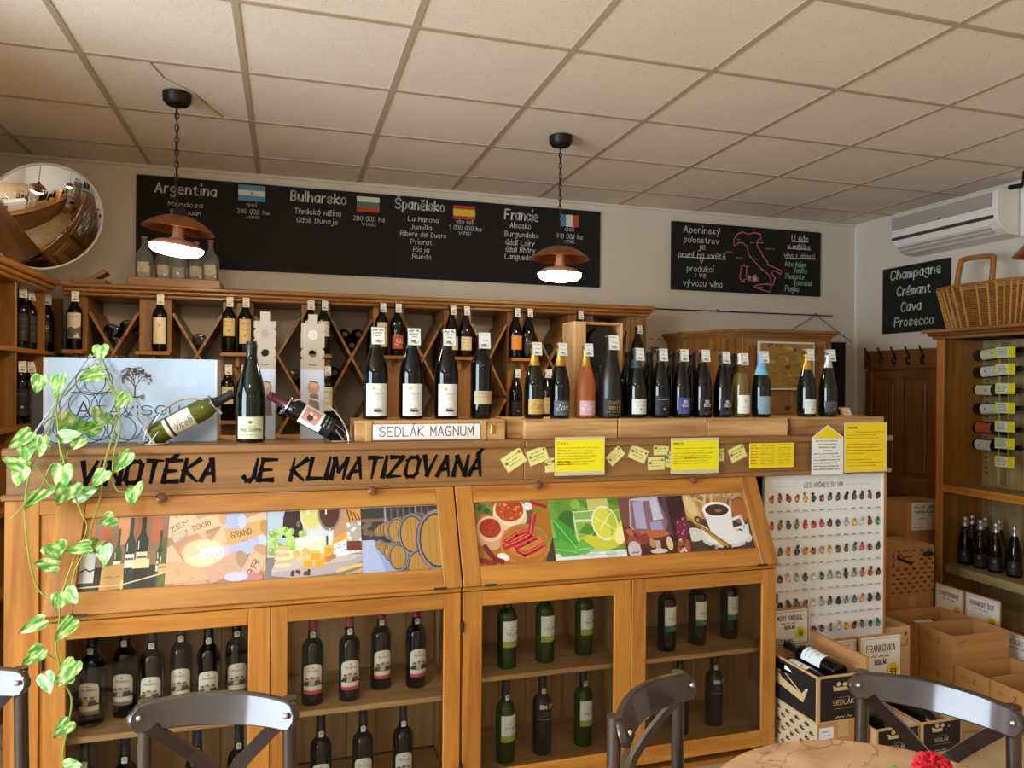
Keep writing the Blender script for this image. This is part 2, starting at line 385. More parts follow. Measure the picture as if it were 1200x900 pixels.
def tilemat():
    mt, N, L, b = newmat('floor_tile')
    tc = N.new('ShaderNodeTexCoord'); oi = N.new('ShaderNodeObjectInfo'); ad = N.new('ShaderNodeVectorMath'); ad.operation = 'ADD'
    L.new(tc.outputs['Object'], ad.inputs[0]); L.new(oi.outputs['Location'], ad.inputs[1])
    nz = N.new('ShaderNodeTexNoise'); nz.inputs['Scale'].default_value = 7; nz.inputs['Detail'].default_value = 6; L.new(ad.outputs[0], nz.inputs['Vector'])
    cr = N.new('ShaderNodeValToRGB'); cr.color_ramp.elements[0].position = .3; cr.color_ramp.elements[1].position = .75
    cr.color_ramp.elements[0].color = (*lin('#b9a07a'), 1); cr.color_ramp.elements[1].color = (*lin('#d6c09a'), 1)
    L.new(nz.outputs['Fac'], cr.inputs[0]); L.new(cr.outputs[0], b.inputs['Base Color']); b.inputs['Roughness'].default_value = .35
    MATS['floor_tile'] = mt
tilemat()
floor = struct('floor', MB().box(XN, XR, YF, YB, -.1, -.006), 'grout')
tm = MB().box(-.162, .162, -.162, .162, -.006, 0).mesh('floor_tile')
for i in range(17):
    for j in range(10):
        x = XL+.18+i*.333; y = 1.42+j*.333
        if x < XR-.16 and y < YB-.16: link('floor_tile', tm, 'floor_tile', floor, (x, y, 0), bev=0)
big = MB().box(XN, XR, YF, 1.25, -.006, 0).box(XN, XL, 1.25, YJ, -.006, 0)
part('floor_near_tiles', big, 'floor_tile', floor)
ceiling = struct('ceiling', MB().box(XN, XR, YF, YB, 2.835, 2.92), 'plaster')
GX = [-.175+.6*i for i in range(-4, 8)]; GY = [2.623+.6*i for i in range(-8, 4)]
tmesh = {}
XE = [XN]+[g for g in GX if XN+.02 < g < XR-.02]+[XR]; YE = [YF]+[g for g in GY if g > YF+.02]+[YB]
for i in range(len(XE)-1):
    for j in range(len(YE)-1):
        a, b, c, d = XE[i], XE[i+1], YE[j], YE[j+1]; hx, hy = (b-a)/2-.004, (d-c)/2-.004
        key = (round(hx, 3), round(hy, 3))
        cracked = abs(a+.775) < .01 and abs(c-3.223) < .01
        if cracked:      # the broken tile beside the pendant: two pieces, one sagging
            cx, cy = (a+b)/2, (c+d)/2
            f1 = [(-hx, -hy), (-.06, -hy), (-.03, -.13), (.07, .0), (.12, .17), (.17, hy), (-hx, hy)]
            f2 = [(-.050, -hy), (hx, -hy), (hx, hy), (.182, hy), (.132, .17), (.083, .0), (-.017, -.13)]
            q = link('ceiling_tile', MB().prism(f1, -.008, .008).mesh('ceiling_tile'), 'ceiling_tile', ceiling, (cx, cy, ZC+.012))
            q = link('ceiling_tile', MB().prism(f2, -.008, .008).mesh('ceiling_tile'), 'ceiling_tile', ceiling, (cx, cy, ZC+.012))
            continue
        if key not in tmesh: tmesh[key] = MB().box(-hx, hx, -hy, hy, -.008, .008).mesh('ceiling_tile')
        link('ceiling_tile', tmesh[key], 'ceiling_tile', ceiling, ((a+b)/2, (c+d)/2, ZC+.012))
for x in XE[1:-1]: boxpart('ceiling_rail', (x-.012, x+.012, YF, YB, ZC, ZC+.0045), 'rail', ceiling, bev=0)
for y in YE[1:-1]: boxpart('ceiling_rail', (XN, XR, y-.012, y+.012, ZC-.0005, ZC+.004), 'rail', ceiling, bev=0)
struct('wall_back', MB().box(XL-.1, XR+.1, YB, YB+.12, -.1, 2.92), 'plaster')
struct('wall_right', MB().box(XR, XR+.12, YF, YB, -.1, 2.92), 'plaster')
WY, WZ = (-.7, 1.9), (.7, 2.4)      # window opening in the left wall
wl = MB().box(XL-.12, XL, YJ, YB, -.1, 2.92).box(XN, XL-.12, YJ, YJ+.12, -.1, 2.92)
wl.box(XN-.12, XN, YF, WY[0], -.1, 2.92).box(XN-.12, XN, WY[1], YJ+.12, -.1, 2.92).box(XN-.12, XN, WY[0], WY[1], -.1, WZ[0]).box(XN-.12, XN, WY[0], WY[1], WZ[1], 2.92)
struct('wall_left', wl, 'plaster')
struct('wall_front', MB().box(XN-.12, XR+.12, YF-.12, YF, -.1, 2.92), 'plaster')
fr = MB(); ym = sum(WY)/2
for q in ((WY[0], WY[0]+.06, *WZ), (WY[1]-.06, WY[1], *WZ), (*WY, WZ[0], WZ[0]+.06), (*WY, WZ[1]-.06, WZ[1]), (ym-.03, ym+.03, *WZ)): fr.box(XN-.08, XN-.03, *q)
win = struct('window_1', fr, 'white_metal')
part('window_pane', MB().box(XN-.06, XN-.054, WY[0]+.05, WY[1]-.05, WZ[0]+.05, WZ[1]-.05), 'pane', win)
struct('trim_1', MB().box(XR-.018, XR, YB-.018, YB, 0, ZC), 'white_metal')
struct('trim_2', MB().box(XL, XR, YB-.012, YB, ZC-.018, ZC), 'plaster')
# ================================================================ PENDANT LAMPS
emit('led', '#ffe0b4', LAMP_STRENGTH)
def pendant(x, y, zb, label, tilt=(0, 0), off=''):
    t = thing('pendant_lamp'+off, label, 'lamp', (x, y, zb), 0, 'copper pendant lamps')
    H = ZC-zb
    part('ceiling_rose', MB().lathe([(.001, H-.05), (.045, H-.05), (.058, H-.035), (.06, H-.002), (.001, H-.001)], 24), 'black_metal', t, False, True)
    top = .20; n = 0; z = H-.052
    ch = MB(); L = .034
    while z-L > top-.01:
        pts = []
        for i in range(12):
            a = 2*PI*i/12; u = .008*math.cos(a); v = (L/2)*math.sin(a)
            pts.append((u, 0, z-L/2+v) if n % 2 else (0, u, z-L/2+v))
        ch.tube(pts, .0022, 5, True); z -= L-.007; n += 1
    part('chain', ch, 'black_metal', t, False, True)
    part('cord', MB().tube([(.004*math.sin(i*1.3), .004*math.cos(i*1.1), top-.01+(H-.05-top)*i/14) for i in range(15)], .0022, 5), 'black_metal', t, False, True)
    M = Euler((tilt[0], tilt[1], 0)).to_matrix().to_4x4()
    part('cap', MB().lathe([(.001, .21), (.012, .208), (.03, .18), (.034, .165), (.001, .165)], 16, M), 'black_metal', t, False, True)
    part('shade', MB().lathe([(.02, .172), (.06, .163), (.1, .145), (.135, .12), (.15, .105), (.147, .103), (.13, .114), (.095, .138), (.055, .156), (.02, .165)], 40, M), 'copper', t, False, True)
    part('stem', MB().lathe([(.001, .165), (.022, .165), (.024, .08), (.035, .062), (.001, .062)], 20, M), 'copper_light', t, False, True)
    part('bulb_housing', MB().lathe([(.001, .068), (.035, .065), (.08, .056), (.105, .04), (.112, .03), (.001, .03)], 32, M), 'copper_light', t, False, True)
    part('led_bulb'+off, MB().lathe([(.001, -.006), (.06, -.004), (.095, .004), (.108, .016), (.111, .03), (.001, .0305)], 32, M), 'led', t, False, True)
    return t
pl1 = at(206, 298, 3.55); pl2 = at(657, 328, 3.55)
pendant(-.47, 3.55, pl1.z, 'copper saucer pendant lamp on a black chain before the Argentina heading', (.03, .10))
pendant(1.325, 3.55, pl2.z, 'copper saucer pendant lamp on a black chain before the Francie heading', (0, .02))
# lamps above and behind the photographer: one mirrors in the picture flap, all of them as white dots on the bottles
for x, y, nm in ((-.45, 1.22, 'copper saucer pendant lamp mirrored in the picture of corks'), (-.45, -1.1, 'copper saucer pendant lamp in the front part of the shop nearer the window'), (1.33, -1.1, 'copper saucer pendant lamp in the front part of the shop away from the window')):
    pendant(x, y, 2.16, nm, off='_offscreen')
# ================================================================ BOTTLES
PROF = dict(
 bordeaux=[(1e-4, .004), (.028, 0), (.0358, .003), (.0375, .012), (.0375, .188), (.036, .202), (.030, .216), (.022, .228), (.0168, .240), (.0148, .256), (.0142, .283), (.0158, .285), (.0158, .294), (.0140, .296), (.0140, .300), (1e-4, .300)],
 burgundy=[(1e-4, .004), (.030, 0), (.0395, .003), (.041, .012), (.041, .148), (.0395, .163), (.035, .185), (.028, .208), (.0215, .228), (.0170, .248), (.0148, .266), (.0145, .284), (.0160, .286), (.0160, .294), (.0142, .300), (1e-4, .300)],
 champ=[(1e-4, .006), (.032, 0), (.0425, .003), (.044, .012), (.044, .130), (.0428, .148), (.0385, .175), (.0315, .205), (.0245, .230), (.0190, .252), (.0162, .272), (.0162, .290), (.0170, .292), (.0170, .303), (.0150, .306), (.0150, .312), (1e-4, .312)],
 port=[(1e-4, .004), (.028, 0), (.0365, .003), (.038, .012), (.038, .190), (.0368, .204), (.031, .217), (.0225, .226), (.0172, .232), (.0165, .248), (.0160, .262), (.0145, .285), (.0142, .305), (.0158, .308), (.0158, .318), (1e-4, .320)],
 carafe=[(1e-4, .004), (.035, 0), (.043, .003), (.045, .012), (.045, .11), (.041, .13), (.028, .15), (.016, .17), (.0135, .19), (.0135, .215), (.017, .217), (.017, .225), (1e-4, .225)])
BM = {}
def prof_r(kind, z):
    p = PROF[kind]
    for (r0, z0), (r1, z1) in zip(p[2:], p[3:]):
        if z0 <= z <= z1 and z1 > z0: return r0+(r1-r0)*(z-z0)/(z1-z0)
    return p[-2][0]
def bmesh_(kind):
    if kind not in BM: BM[kind] = MB().lathe(PROF[kind], 24).mesh('bottle_glass', True)
    return BM[kind]
def capmesh(kind, z0, cork):
    k = (kind, z0, cork)
    if k in BM: return BM[k]
    p = PROF[kind]; H = p[-1][1]; e = .0007; pr = [(prof_r(kind, z0)+.0001, z0), (prof_r(kind, z0)+e, z0+.0005)]
    pr += [(r+e, z) for r, z in p if z > z0+.001 and r > .001 and z < H-.001]
    if cork: pr += [(.0135, H-.004), (.0165, H+.001), (.0175, H+.008), (.013, H+.014), (1e-4, H+.016)]
    else: pr += [(p[-2][0]+e, H+e), (1e-4, H+e)]
    BM[k] = MB().lathe(pr, 20).mesh('capsule', True); return BM[k]
INK = '#2a2622'
def label_canvas(kind, spec):
    """paper label wrapped round the glass, with what is printed on it"""
    r = PROF[kind][4][0]+.0005; cv = CV(fcyl(r), .00025); cv.strip = .007
    st = spec['style']; z0, z1 = spec.get('z', (.05, .14)); hw = spec.get('w', .95)*r; pc = spec.get('paper', '#e8e2d2'); ac = spec.get('accent', '#b89a4a'); rn = random.Random(hash(st) % 99 if False else sum(map(ord, st+pc)))
    H = z1-z0
    if st != 'bare':
        n = 14
        for i in range(n):
            a, b = -hw+2*hw*i/n, -hw+2*hw*(i+1)/n
            if st == 'arch':
                ta = z1-.02+.02*math.sqrt(max(0, 1-(a/hw)**2)); tb = z1-.02+.02*math.sqrt(max(0, 1-(b/hw)**2))
            else: ta = tb = z1
            cv.poly([(a, z0), (b, z0), (b, tb), (a, ta)], pc, 0)
        cv.k = 1
    def band(b0, b1, col):
        for i in range(14): cv.poly([(-hw+2*hw*i/14, b0), (-hw+2*hw*(i+1)/14, b0), (-hw+2*hw*(i+1)/14, b1), (-hw+2*hw*i/14, b1)], col, 0)
        cv.k += 1
    if st == 'arch':
        band(z0, z0+.012, ac)
        cv.poly([(-.004, z1-.014), (.004, z1-.014), (0, z1-.009)], '#6a6258')
        cv.text('VELHOTES', 0, z1-.027, .0055, '#77706a', al='c', wk=.16)
        y = z0+.030                    # three old men at a table
        band(y, y+.006, '#2c2522')
        for cx, hh in ((-.018, .026), (-.003, .031), (.014, .029)):
            cv.poly([(cx-.011, y+.002), (cx+.012, y+.002), (cx+.008, y+hh*.66), (cx-.007, y+hh*.66)], '#b8a894' if -.01 < cx < 0 else '#4a3c36')
            cv.ell(cx, y+hh*.82, .0058, .0066, '#b09c88', n=10); cv.ell(cx, y+hh*.95, .0055, .0028, '#5a4a40', n=8)
        cv.poly([(-.028, y+.012), (-.020, y+.004), (-.028, y)], '#2c2522')
        cv.scrib(-.016, z0+.016, .032, .003, '#8a8070', seed=3)
    elif st == 'calem':
        band(z0, z0+.024, ac)
        cv.text('CÁLEM', 0, z0+.047, .0095, '#4a4a4c', al='c', wk=.15)
        cv.scrib(-.012, z0+.0655, .024, .004, '#8a8a8c', seed=5); cv.line([(-.005, z0+.072), (0, z0+.078), (.005, z0+.072)], .0008, '#8a8a8c')
        cv.scrib(-.012, z0+.038, .024, .003, '#8a8a8c', seed=6); cv.scrib(-.018, z0+.030, .036, .003, '#6a6a6c', seed=7)
        cv.scrib(-.014, z0+.012, .028, .0035, '#e8ecd8', seed=8)
    elif st == 'bin':
        cv.text('BIN 27', .004, z0+.075, .014, '#dcd8d0', al='c', wk=.24)
        cv.scrib(-.012, z0+.058, .03, .004, '#8a8680', seed=2); cv.scrib(-.012, z0+.048, .03, .004, '#8a8680', seed=4)
        cv.line([(-hw, z0+.036), (-.008, z0+.034)], .001, '#b8b4ac'); cv.scrib(-.006, z0+.033, .03, .005, '#dcd8d0', seed=9)
    elif st == 'magnum':
        cv.ell(-.010, z1-.016, .0055, .0055, '#d9b24a'); cv.text('SEDLÁK', .008, z1-.035, .005, '#8c8a86', al='c')
        cv.scrib(-.010, z1-.044, .034, .0025, '#a8a6a2', seed=1); cv.scrib(-.006, z1-.052, .026, .0025, '#a8a6a2', seed=2)
        y = z0+.014; cv.poly([(-.008, y), (.014, y), (.018, y+.007), (.013, y+.004), (-.004, y+.005), (-.011, y+.008)], '#17181a')   # cart
        cv.line([(-.008, y+.006), (-.006, y+.012), (-.001, y+.008), (.006, y+.012), (.011, y+.007)], .0016, '#17181a')
    elif st == 'bosco':
        cv.text('BO', 0, z1-.024, .012, '#d8dae0', al='c', wk=.2); cv.text('SCO', 0, z1-.041, .012, '#d8dae0', al='c', wk=.2)
        cv.scrib(-.012, z0+.006, .022, .003, '#a8acb8', seed=4); cv.line([(-.018, z0+.014), (.018, z0+.014)], .0006, '#a8acb8')
    elif st == 'script':
        col = spec.get('ink', '#dfe4e6')
        cv.text(spec.get('word', 'Z'), -hw*.72, z0+H*.38, H*.36, col, wk=.09, shear=.25); cv.line([(-hw*.75, z0+H*.28), (0, z0+H*.36), (hw*.75, z0+H*.3)], .0007, col)
        cv.scrib(-hw*.4, z1-.011, hw*.9, .0035, col, seed=3); cv.scrib(-hw*.4, z0+.006, hw*.8, .003, col, seed=4)
    elif st == 'goldtext':
        for k in range(2): cv.text(('CUVÉE', 'BRUT')[k], 0, z1-.022-k*.02, .012, '#a98c4a', al='c', wk=.16)
        cv.scrib(-.03, z0+.012, .06, .006, '#a98c4a', seed=3); cv.scrib(-.02, z0+.002, .04, .004, '#8a7440', seed=5)
    elif st == 'champlabel':
        cv.ell(0, z1-.016, .006, .005, '#7a7a48'); cv.scrib(-.022, z1-.031, .044, .004, '#9a9a68', seed=4)
        cv.text('PAUL COUPER', -.030, z0+.024, .0085, '#5a6a3a', width=.060, wk=.13); cv.scrib(-.026, z0+.012, .052, .004, '#9a9a68', seed=5)
    elif st == 'scene':
        cv.poly([(-hw, z0+.002), (hw, z0+.002), (hw, z0+H*.5), (hw*.2, z0+H*.38), (-hw*.5, z0+H*.46), (-hw, z0+H*.36)], '#5c5a58')
        cv.poly([(-hw*.2, z0+.004), (hw*.7, z0+.004), (hw*.5, z0+H*.22)], '#c8c4ba'); cv.scrib(-hw*.7, z1-.022, hw*1.4, .005, INK, seed=6)
    elif st == 'logo':
        cv.ell(0, z1-H*.28, .008, .010, ac); cv.ell(0, z1-H*.25, .004, .006, pc); cv.line([(-.008, z1-H*.45), (.008, z1-H*.45)], .0014, ac)
        cv.scrib(-hw*.6, z0+H*.32, hw*1.2, .004, '#8a7a5a', seed=4); cv.scrib(-hw*.35, z0+H*.12, hw*.7, .003, '#8a7a5a', seed=5)
    elif st == 'swirl':
        cv.text('gu', -.016, z0+H*.42, H*.42, '#f2dcc8', wk=.1, shear=.2)
    elif st == 'face':       # figure with a red panel
        cv.poly([(-hw*.5, z0+H*.45), (hw*.6, z0+H*.45), (hw*.6, z1-.006), (-hw*.5, z1-.006)], '#c98a78')
        cv.blob(-.004, z0+H*.72, .012, '#4a2c28', rn); cv.blob(.006, z0+H*.6, .009, '#e0c0a8', rn); cv.blob(.010, z0+H*.75, .007, '#e8d8c8', rn)
        cv.poly([(-hw, z0), (hw, z0), (hw, z0+H*.36), (-hw, z0+H*.36)], '#1c1a1e')
        cv.rect(-hw*.9, z0+H*.3, -hw*.3, z0+H*.48, '#e6ecec'); cv.scrib(-hw*.2, z0+H*.24, hw, .005, '#e6e2da', seed=4); cv.scrib(-hw*.2, z0+H*.12, hw*.8, .004, '#d0ccc4', seed=5)
    elif st == 'vicelli':
        cv.rect(-hw, z0+.012, hw, z0+.020, '#2c2c26', 14); cv.text('Vicelli', .012, z0+H*.30, .024, '#4a4a44', wk=.08, shear=.3, rot=PI/2, width=.058); cv.ell(.0, z0+H*.33, .007, .006, '#b8b098')
    else:
        cv.scrib(-hw*.7, z1-H*.22, hw*1.4, H*.07, spec.get('ink', '#6a5e4c'), seed=len(pc)); cv.scrib(-hw*.6, z1-H*.45, hw*1.2, H*.05, spec.get('ink', '#8a7e6c'), seed=7)
        if H > .05: cv.ell(0, z1-H*.68, .006, .006, ac)
    return cv
LM = {}
def tag_mesh(v):
    """price card slipped over the neck"""
    k = ('tag', v)
    if k in LM: return LM[k]
    w, h = (.021, .056) if v < 4 else (.0165, .052)
    cv = CV(fy(0), .0002); bg = '#e9e8e0'
    if v < 4: cv.rect(-w-.0015, -h-.0015, w+.0015, .0015, '#4f7a66')
    cv.rect(-w, -h, w, 0, bg)
    if v == 0: cv.scrib(-w*.8, -.012, w*1.6, .008, INK, w=.0028, seed=1); cv.scrib(-w*.8, -.021, w*1.5, .006, INK, seed=2)
    else: cv.scrib(-w*.8, -.010, w*1.4, .005, INK, seed=v)
    cv.scrib(-w*.4, -.030, w*1.2, .005, '#5a564e', seed=v+5)
    cv.text('295,-' if v % 2 else '795,-', -w*.6, -h+.006, .0085, INK, width=w*1.3, wk=.2)
    mb = cv.mb; n0 = len(mb.f); mb.box(-w-.001, w+.001, .0002, .0014, -h-.001, .001); mb.c += [lin(bg)]*(len(mb.f)-n0)
    # flap folded over the top of the bottle
    n0 = len(mb.f); mb.box(-w*.85, w*.85, .0002, .034, 0, .0012); mb.c += [lin(bg)]*(len(mb.f)-n0)
    LM[k] = mb.mesh('price_tag'); return LM[k]
def bottle(kind, glass, loc, label, spec=None, cap=None, capz=None, cork=False, tagv=None, rotz=0, M=None, group=None, name='wine_bottle', sc=1, seal=False, fill=None, taglean=0):
    t = thing(name, label, 'bottle', loc, rotz, group)
    if M is not None: t.rotation_euler = M
    t.scale = (sc, sc, sc)
    if (kind, glass) not in BM: BM[(kind, glass)] = bmesh_(kind).copy(); BM[(kind, glass)].materials.append(MATS[glass])
    link('glass', BM[(kind, glass)], None, t)
    H = PROF[kind][-1][1]
    if fill:
        k = ('fill', kind, fill)
        if k not in BM:
            pr = [(max(1e-4, r-.003), max(z, .006)) for r, z in PROF[kind] if z < .22]; pr[0] = (1e-4, .006); pr.append((1e-4, pr[-1][1]))
            BM[k] = MB().lathe(pr, 20).mesh('wine', True); BM[k].materials.append(MATS[fill])
        link('wine', BM[k], None, t)
    if cap:
        k = (kind, capz or .245, cork, cap)
        if k not in LM: LM[k] = capmesh(kind, capz or .245, cork).copy(); LM[k].materials.append(MATS[cap])
        link('capsule', LM[k], None, t)
    if spec:
        k = (kind, repr(sorted(spec.items())))
        if k not in LM: LM[k] = label_canvas(kind, spec).mb.mesh('label'); LM[k].materials.append(MATS['print'])
        link('paper_label', LM[k], None, t)
    if seal:
        k = ('seal', kind)
        if k not in LM:
            cv = CV(fcyl(prof_r(kind, .25)+.0012), .0002); cv.rect(-.009, .236, .009, .248, '#d6d2c8', 4); cv.ell(0, .249, .010, .009, '#d6d2c8'); cv.ell(0, .249, .006, .005, '#a09c94')
            LM[k] = cv.mb.mesh('neck_seal'); LM[k].materials.append(MATS['print'])
        link('neck_seal', LM[k], None, t)
    if tagv is not None:
        o = link('price_tag', tag_mesh(tagv), 'print', t, (0.004, -(.0195 if not cork else .0205), H+(.017 if cork else .002)), (-0.13, taglean, 0.06))
    return t
# ================================================================ COUNTER
YD = 2.62                      # plane of the cabinet doors
YBM = 2.80                     # face of the lettered beam
ZT = 1.32                      # counter top
XA = at(7, 560, YBM).x; XE_ = at(1040, 540, YBM).x; XJ = at(614, 540, YBM).x
counter = thing('shop_counter', 'long pine counter top with a lettered front board under the bottle row', 'counter', ((XA+XE_)/2, 3.0, 0))
boxpart('worktop', (XA, XE_, YBM, 3.3, ZT-.03, ZT), 'beam_x', counter)
boxpart('front_board', (XA, XJ-.001, YBM, YBM+.03, 1.157, ZT-.028), 'beam_x', counter)
boxpart('front_board', (XJ+.001, XE_, YBM, YBM+.03, 1.157, ZT-.028), 'beam_x', counter)
boxpart('top_moulding', (XA-.01, XJ, YBM-.018, YBM+.01, ZT-.026, ZT+.001), 'beam_x', counter, bev=.005)
boxpart('top_moulding', (XJ, XE_+.02, YBM-.018, YBM+.01, ZT-.026, ZT+.001), 'beam_x', counter, bev=.005)
boxpart('bottom_moulding', (XA-.012, XE_+.012, YBM-.016, YBM+.03, 1.148, 1.168), 'beam_x', counter, bev=.004)
mb = MB(); mb.prism([(0, 0), (.05, .015), (.035, .05), (.028, .085), (.0, .11)], -.012, .012, Matrix(((1, 0, 0, XE_+.01), (0, 0, 1, YBM+.1), (0, 1, 0, 1.205), (0, 0, 0, 1))))
part('end_bracket', mb, 'beam_x', counter)
boxpart('back_panel', (XA+.02, XE_, 3.24, 3.27, 0, ZT-.03), 'beam_x', counter)
boxpart('end_panel', (XE_-.04, XE_-.015, YBM+.05, 3.24, 0, ZT-.03), 'beam_z', counter)
boxpart('end_panel', (XA, XA+.025, YBM+.031, 3.24, 0, 1.157), 'honey_z', counter)
cv = CV(fy(YBM-.0006))
def bl(px, py, Y=YBM): p = at(px, py, Y); return p.x, p.z
for s_, a, b, base in (('VINOTÉKA', 92, 262, 565), ('JE', 285, 321, 561.5), ('KLIMATIZOVANÁ', 340, 578, 560)):
    x0, z0 = bl(a, base); x1 = bl(b, base)[0]
    cv = CV(fy(YBM-.0006))
    cv.text(s_, x0, z0-.006, .072, '#0c0b0a', w=.0150, width=(x1-x0)*.93, shear=.22, brush=True, jit=.03)
    cv.obj('painted_word', 'chalk', counter)
# ---- the two display cabinets under the slanting flaps
ZFB, ZFT, YFT = .805, 1.145, 2.785
FL = math.hypot(YFT-YD, ZFT-ZFB); sy_, sz_ = (YFT-YD)/FL, (ZFT-ZFB)/FL
def flapM(x0): # local (u along X, v up the slope, h out of it)
    return Matrix(((1, 0, 0, x0), (0, sy_, -sz_, YD), (0, sz_, sy_, ZFB), (0, 0, 0, 1)))
def dX(px, py=760): return at(px, py, YD).x
def cabinet(name_label, x0, x1, doors, shelves, planks):
    """doors: list of (xa, xb, glass xa, glass xb, hinge side)"""
    t = thing('display_cabinet', name_label, 'cabinet', ((x0+x1)/2, 2.8, 0))
    boxpart('plinth', (x0, x1, YD+.03, 3.2, 0, .022), 'honey_x', t)
    boxpart('side_panel', (x0, x0+.018, YD+.022, 3.2, .05, .80), 'inner_z', t)
    boxpart('side_panel', (x1-.018, x1, YD+.022, 3.2, .05, .80), 'inner_z', t)
    boxpart('rail', (x0, x1, YD-.004, YD+.03, .792, ZFB+.002), 'honey_x', t, bev=.003)
    boxpart('ceiling_board', (x0, x1, YD+.03, 3.2, .785, .80), 'inner_x', t)
    xm = doors[0][1]
    n = planks; a0, a1 = x0+.018, x1-.018
    for i in range(n):
        boxpart('back_plank', (a0+(a1-a0)*i/n+.001, a0+(a1-a0)*(i+1)/n-.001, 3.02, 3.035, .05, .785), 'inner_z', t, bev=.002)
    for z, sa, sb in shelves: boxpart('shelf', (sa, sb, YD+.04, 3.018, z-.02, z), 'inner_x', t, bev=.003)
    for xa, xb, ga, gb, hs in doors:
        d = thing('door', '', '', ((xa+xb)/2, YD, .06)); del d['label'], d['category']
        d.parent = t; d.location = d.location-t.location
        P = .06; Q = .788; G0, G1 = .125, .733
        boxpart('stile', (xa+.0015, ga, YD, YD+.02, P, Q), 'honey_z', d)
        boxpart('stile', (gb, xb-.0015, YD, YD+.02, P, Q), 'honey_z', d)
        boxpart('rail', (ga, gb, YD, YD+.02, G1, Q), 'honey_x', d)
        boxpart('rail', (ga, gb, YD, YD+.02, P, G0), 'honey_x', d)
        boxpart('glass_pane', (ga-.004, gb+.004, YD+.010, YD+.013, G0-.004, G1+.004), 'pane', d, bev=0)
        for hz in (.665, .15):
            part('hinge', MB().lathe([(.001, hz-.02), (.0045, hz-.02), (.0045, hz+.02), (.001, hz+.02)], 8, ox=(xa if hs < 0 else xb), oy=YD-.003), 'darksteel', d, smooth=True)
    return t
def flap(root, x0, x1, o0, o1, v0, v1, knobs):
    f = thing('flap', '', '', (x0, YD, ZFB)); del f['label'], f['category']; f.parent = root; f.location = f.location-root.location
    M = flapM(0)
    M.translation = Vector((0, 0, 0))
    def sl(name, a, b, c, d, h0, h1, m, bev=.002):
        cx = Vector(((a+b)/2-x0, (c+d)/2, (h0+h1)/2)); bx = MB().box(a-x0-cx.x, b-x0-cx.x, c-cx.y, d-cx.y, h0-cx.z, h1-cx.z)
        o = link(name, bx.mesh(name), m, f, bev=bev); o.matrix_basis = M @ Matrix.Translation(cx); return o
    sl('stile', x0, o0, 0, FL, -.004, .018, 'honey_y'); sl('stile', o1, x1, 0, FL, -.004, .018, 'honey_y')
    sl('rail', o0, o1, 0, v0, -.004, .017, 'honey_x'); sl('rail', o0, o1, v1, FL, -.004, .017, 'honey_x')
    sl('backing', o0-.003, o1+.003, v0-.003, v1+.003, -.003, .0, 'paper', 0)
    for kx in knobs:
        p = M @ Vector((kx-x0, FL-.012, .018)); K = M.copy(); K.translation = p
        part('knob', MB().lathe([(.007, 0), (.007, .006), (.013, .010), (.017, .017), (.0165, .024), (.010, .029), (1e-4, .030)], 16, K), 'knob', f, False, True)
    for hx in (x0+.1, x1-.08):
        sl('hinge', hx-.022, hx+.022, -.004, .004, .012, .0195, 'darksteel', 0)
    return f, M
x0 = dX(50); xm = dX(541); x1 = dX(909.5)
ZS1, ZS2 = .405, .045          # left cabinet shelves
cabL = cabinet('pine display cabinet with port bottles under the cork and barrel pictures', x0, xm-.003,
  [(x0, dX(317), dX(77), dX(291), -1), (dX(317), xm-.003, dX(337), dX(520), 1)], [(ZS1, x0+.018, xm-.021), (ZS2, x0+.018, xm-.021)], 11)
ZR1, ZR2 = .455, .095
cabR = cabinet('pine display cabinet with green-banded bottles under the chilli and coffee pictures', xm+.003, x1,
  [(xm+.003, dX(740), dX(565), dX(720), -1), (dX(740), x1, dX(757), dX(893), 1)], [(ZR1, xm+.021, x1-.018), (ZR2, xm+.021, x1-.018)], 11)
boxpart('divider', (dX(740)-.008, dX(740)+.008, YD+.024, 3.018, .05, .785), 'inner_z', cabR)
boxpart('corner_post', (XA, XA+.10, YBM-.012, YBM+.03, 0, 1.148), 'honey_z', counter)
boxpart('corner_panel', (XA+.10, x0+.02, YBM-.004, YBM+.03, .05, 1.10), 'honey_z', counter)
boxpart('corner_rail', (XA+.10, x0+.02, YBM-.012, YBM+.03, 1.10, 1.148), 'honey_x', counter)
# ---- flaps with glossy picture prints
V0, V1 = .072, .312
fa0, fa1, oa0, oa1 = x0, xm-.003, dX(86), dX(519)
fl1, M1 = flap(cabL, fa0, fa1, oa0, oa1, V0, V1, [at(190, 587, 2.76).x, at(436, 576, 2.76).x])
fb0, fb1, ob0, ob1 = xm+.003, x1, dX(563), dX(893)-.012
fl2, M2 = flap(cabR, fb0, fb1, ob0, ob1, V0, V1, [at(630, 571, 2.76).x, at(811, 563, 2.76).x])
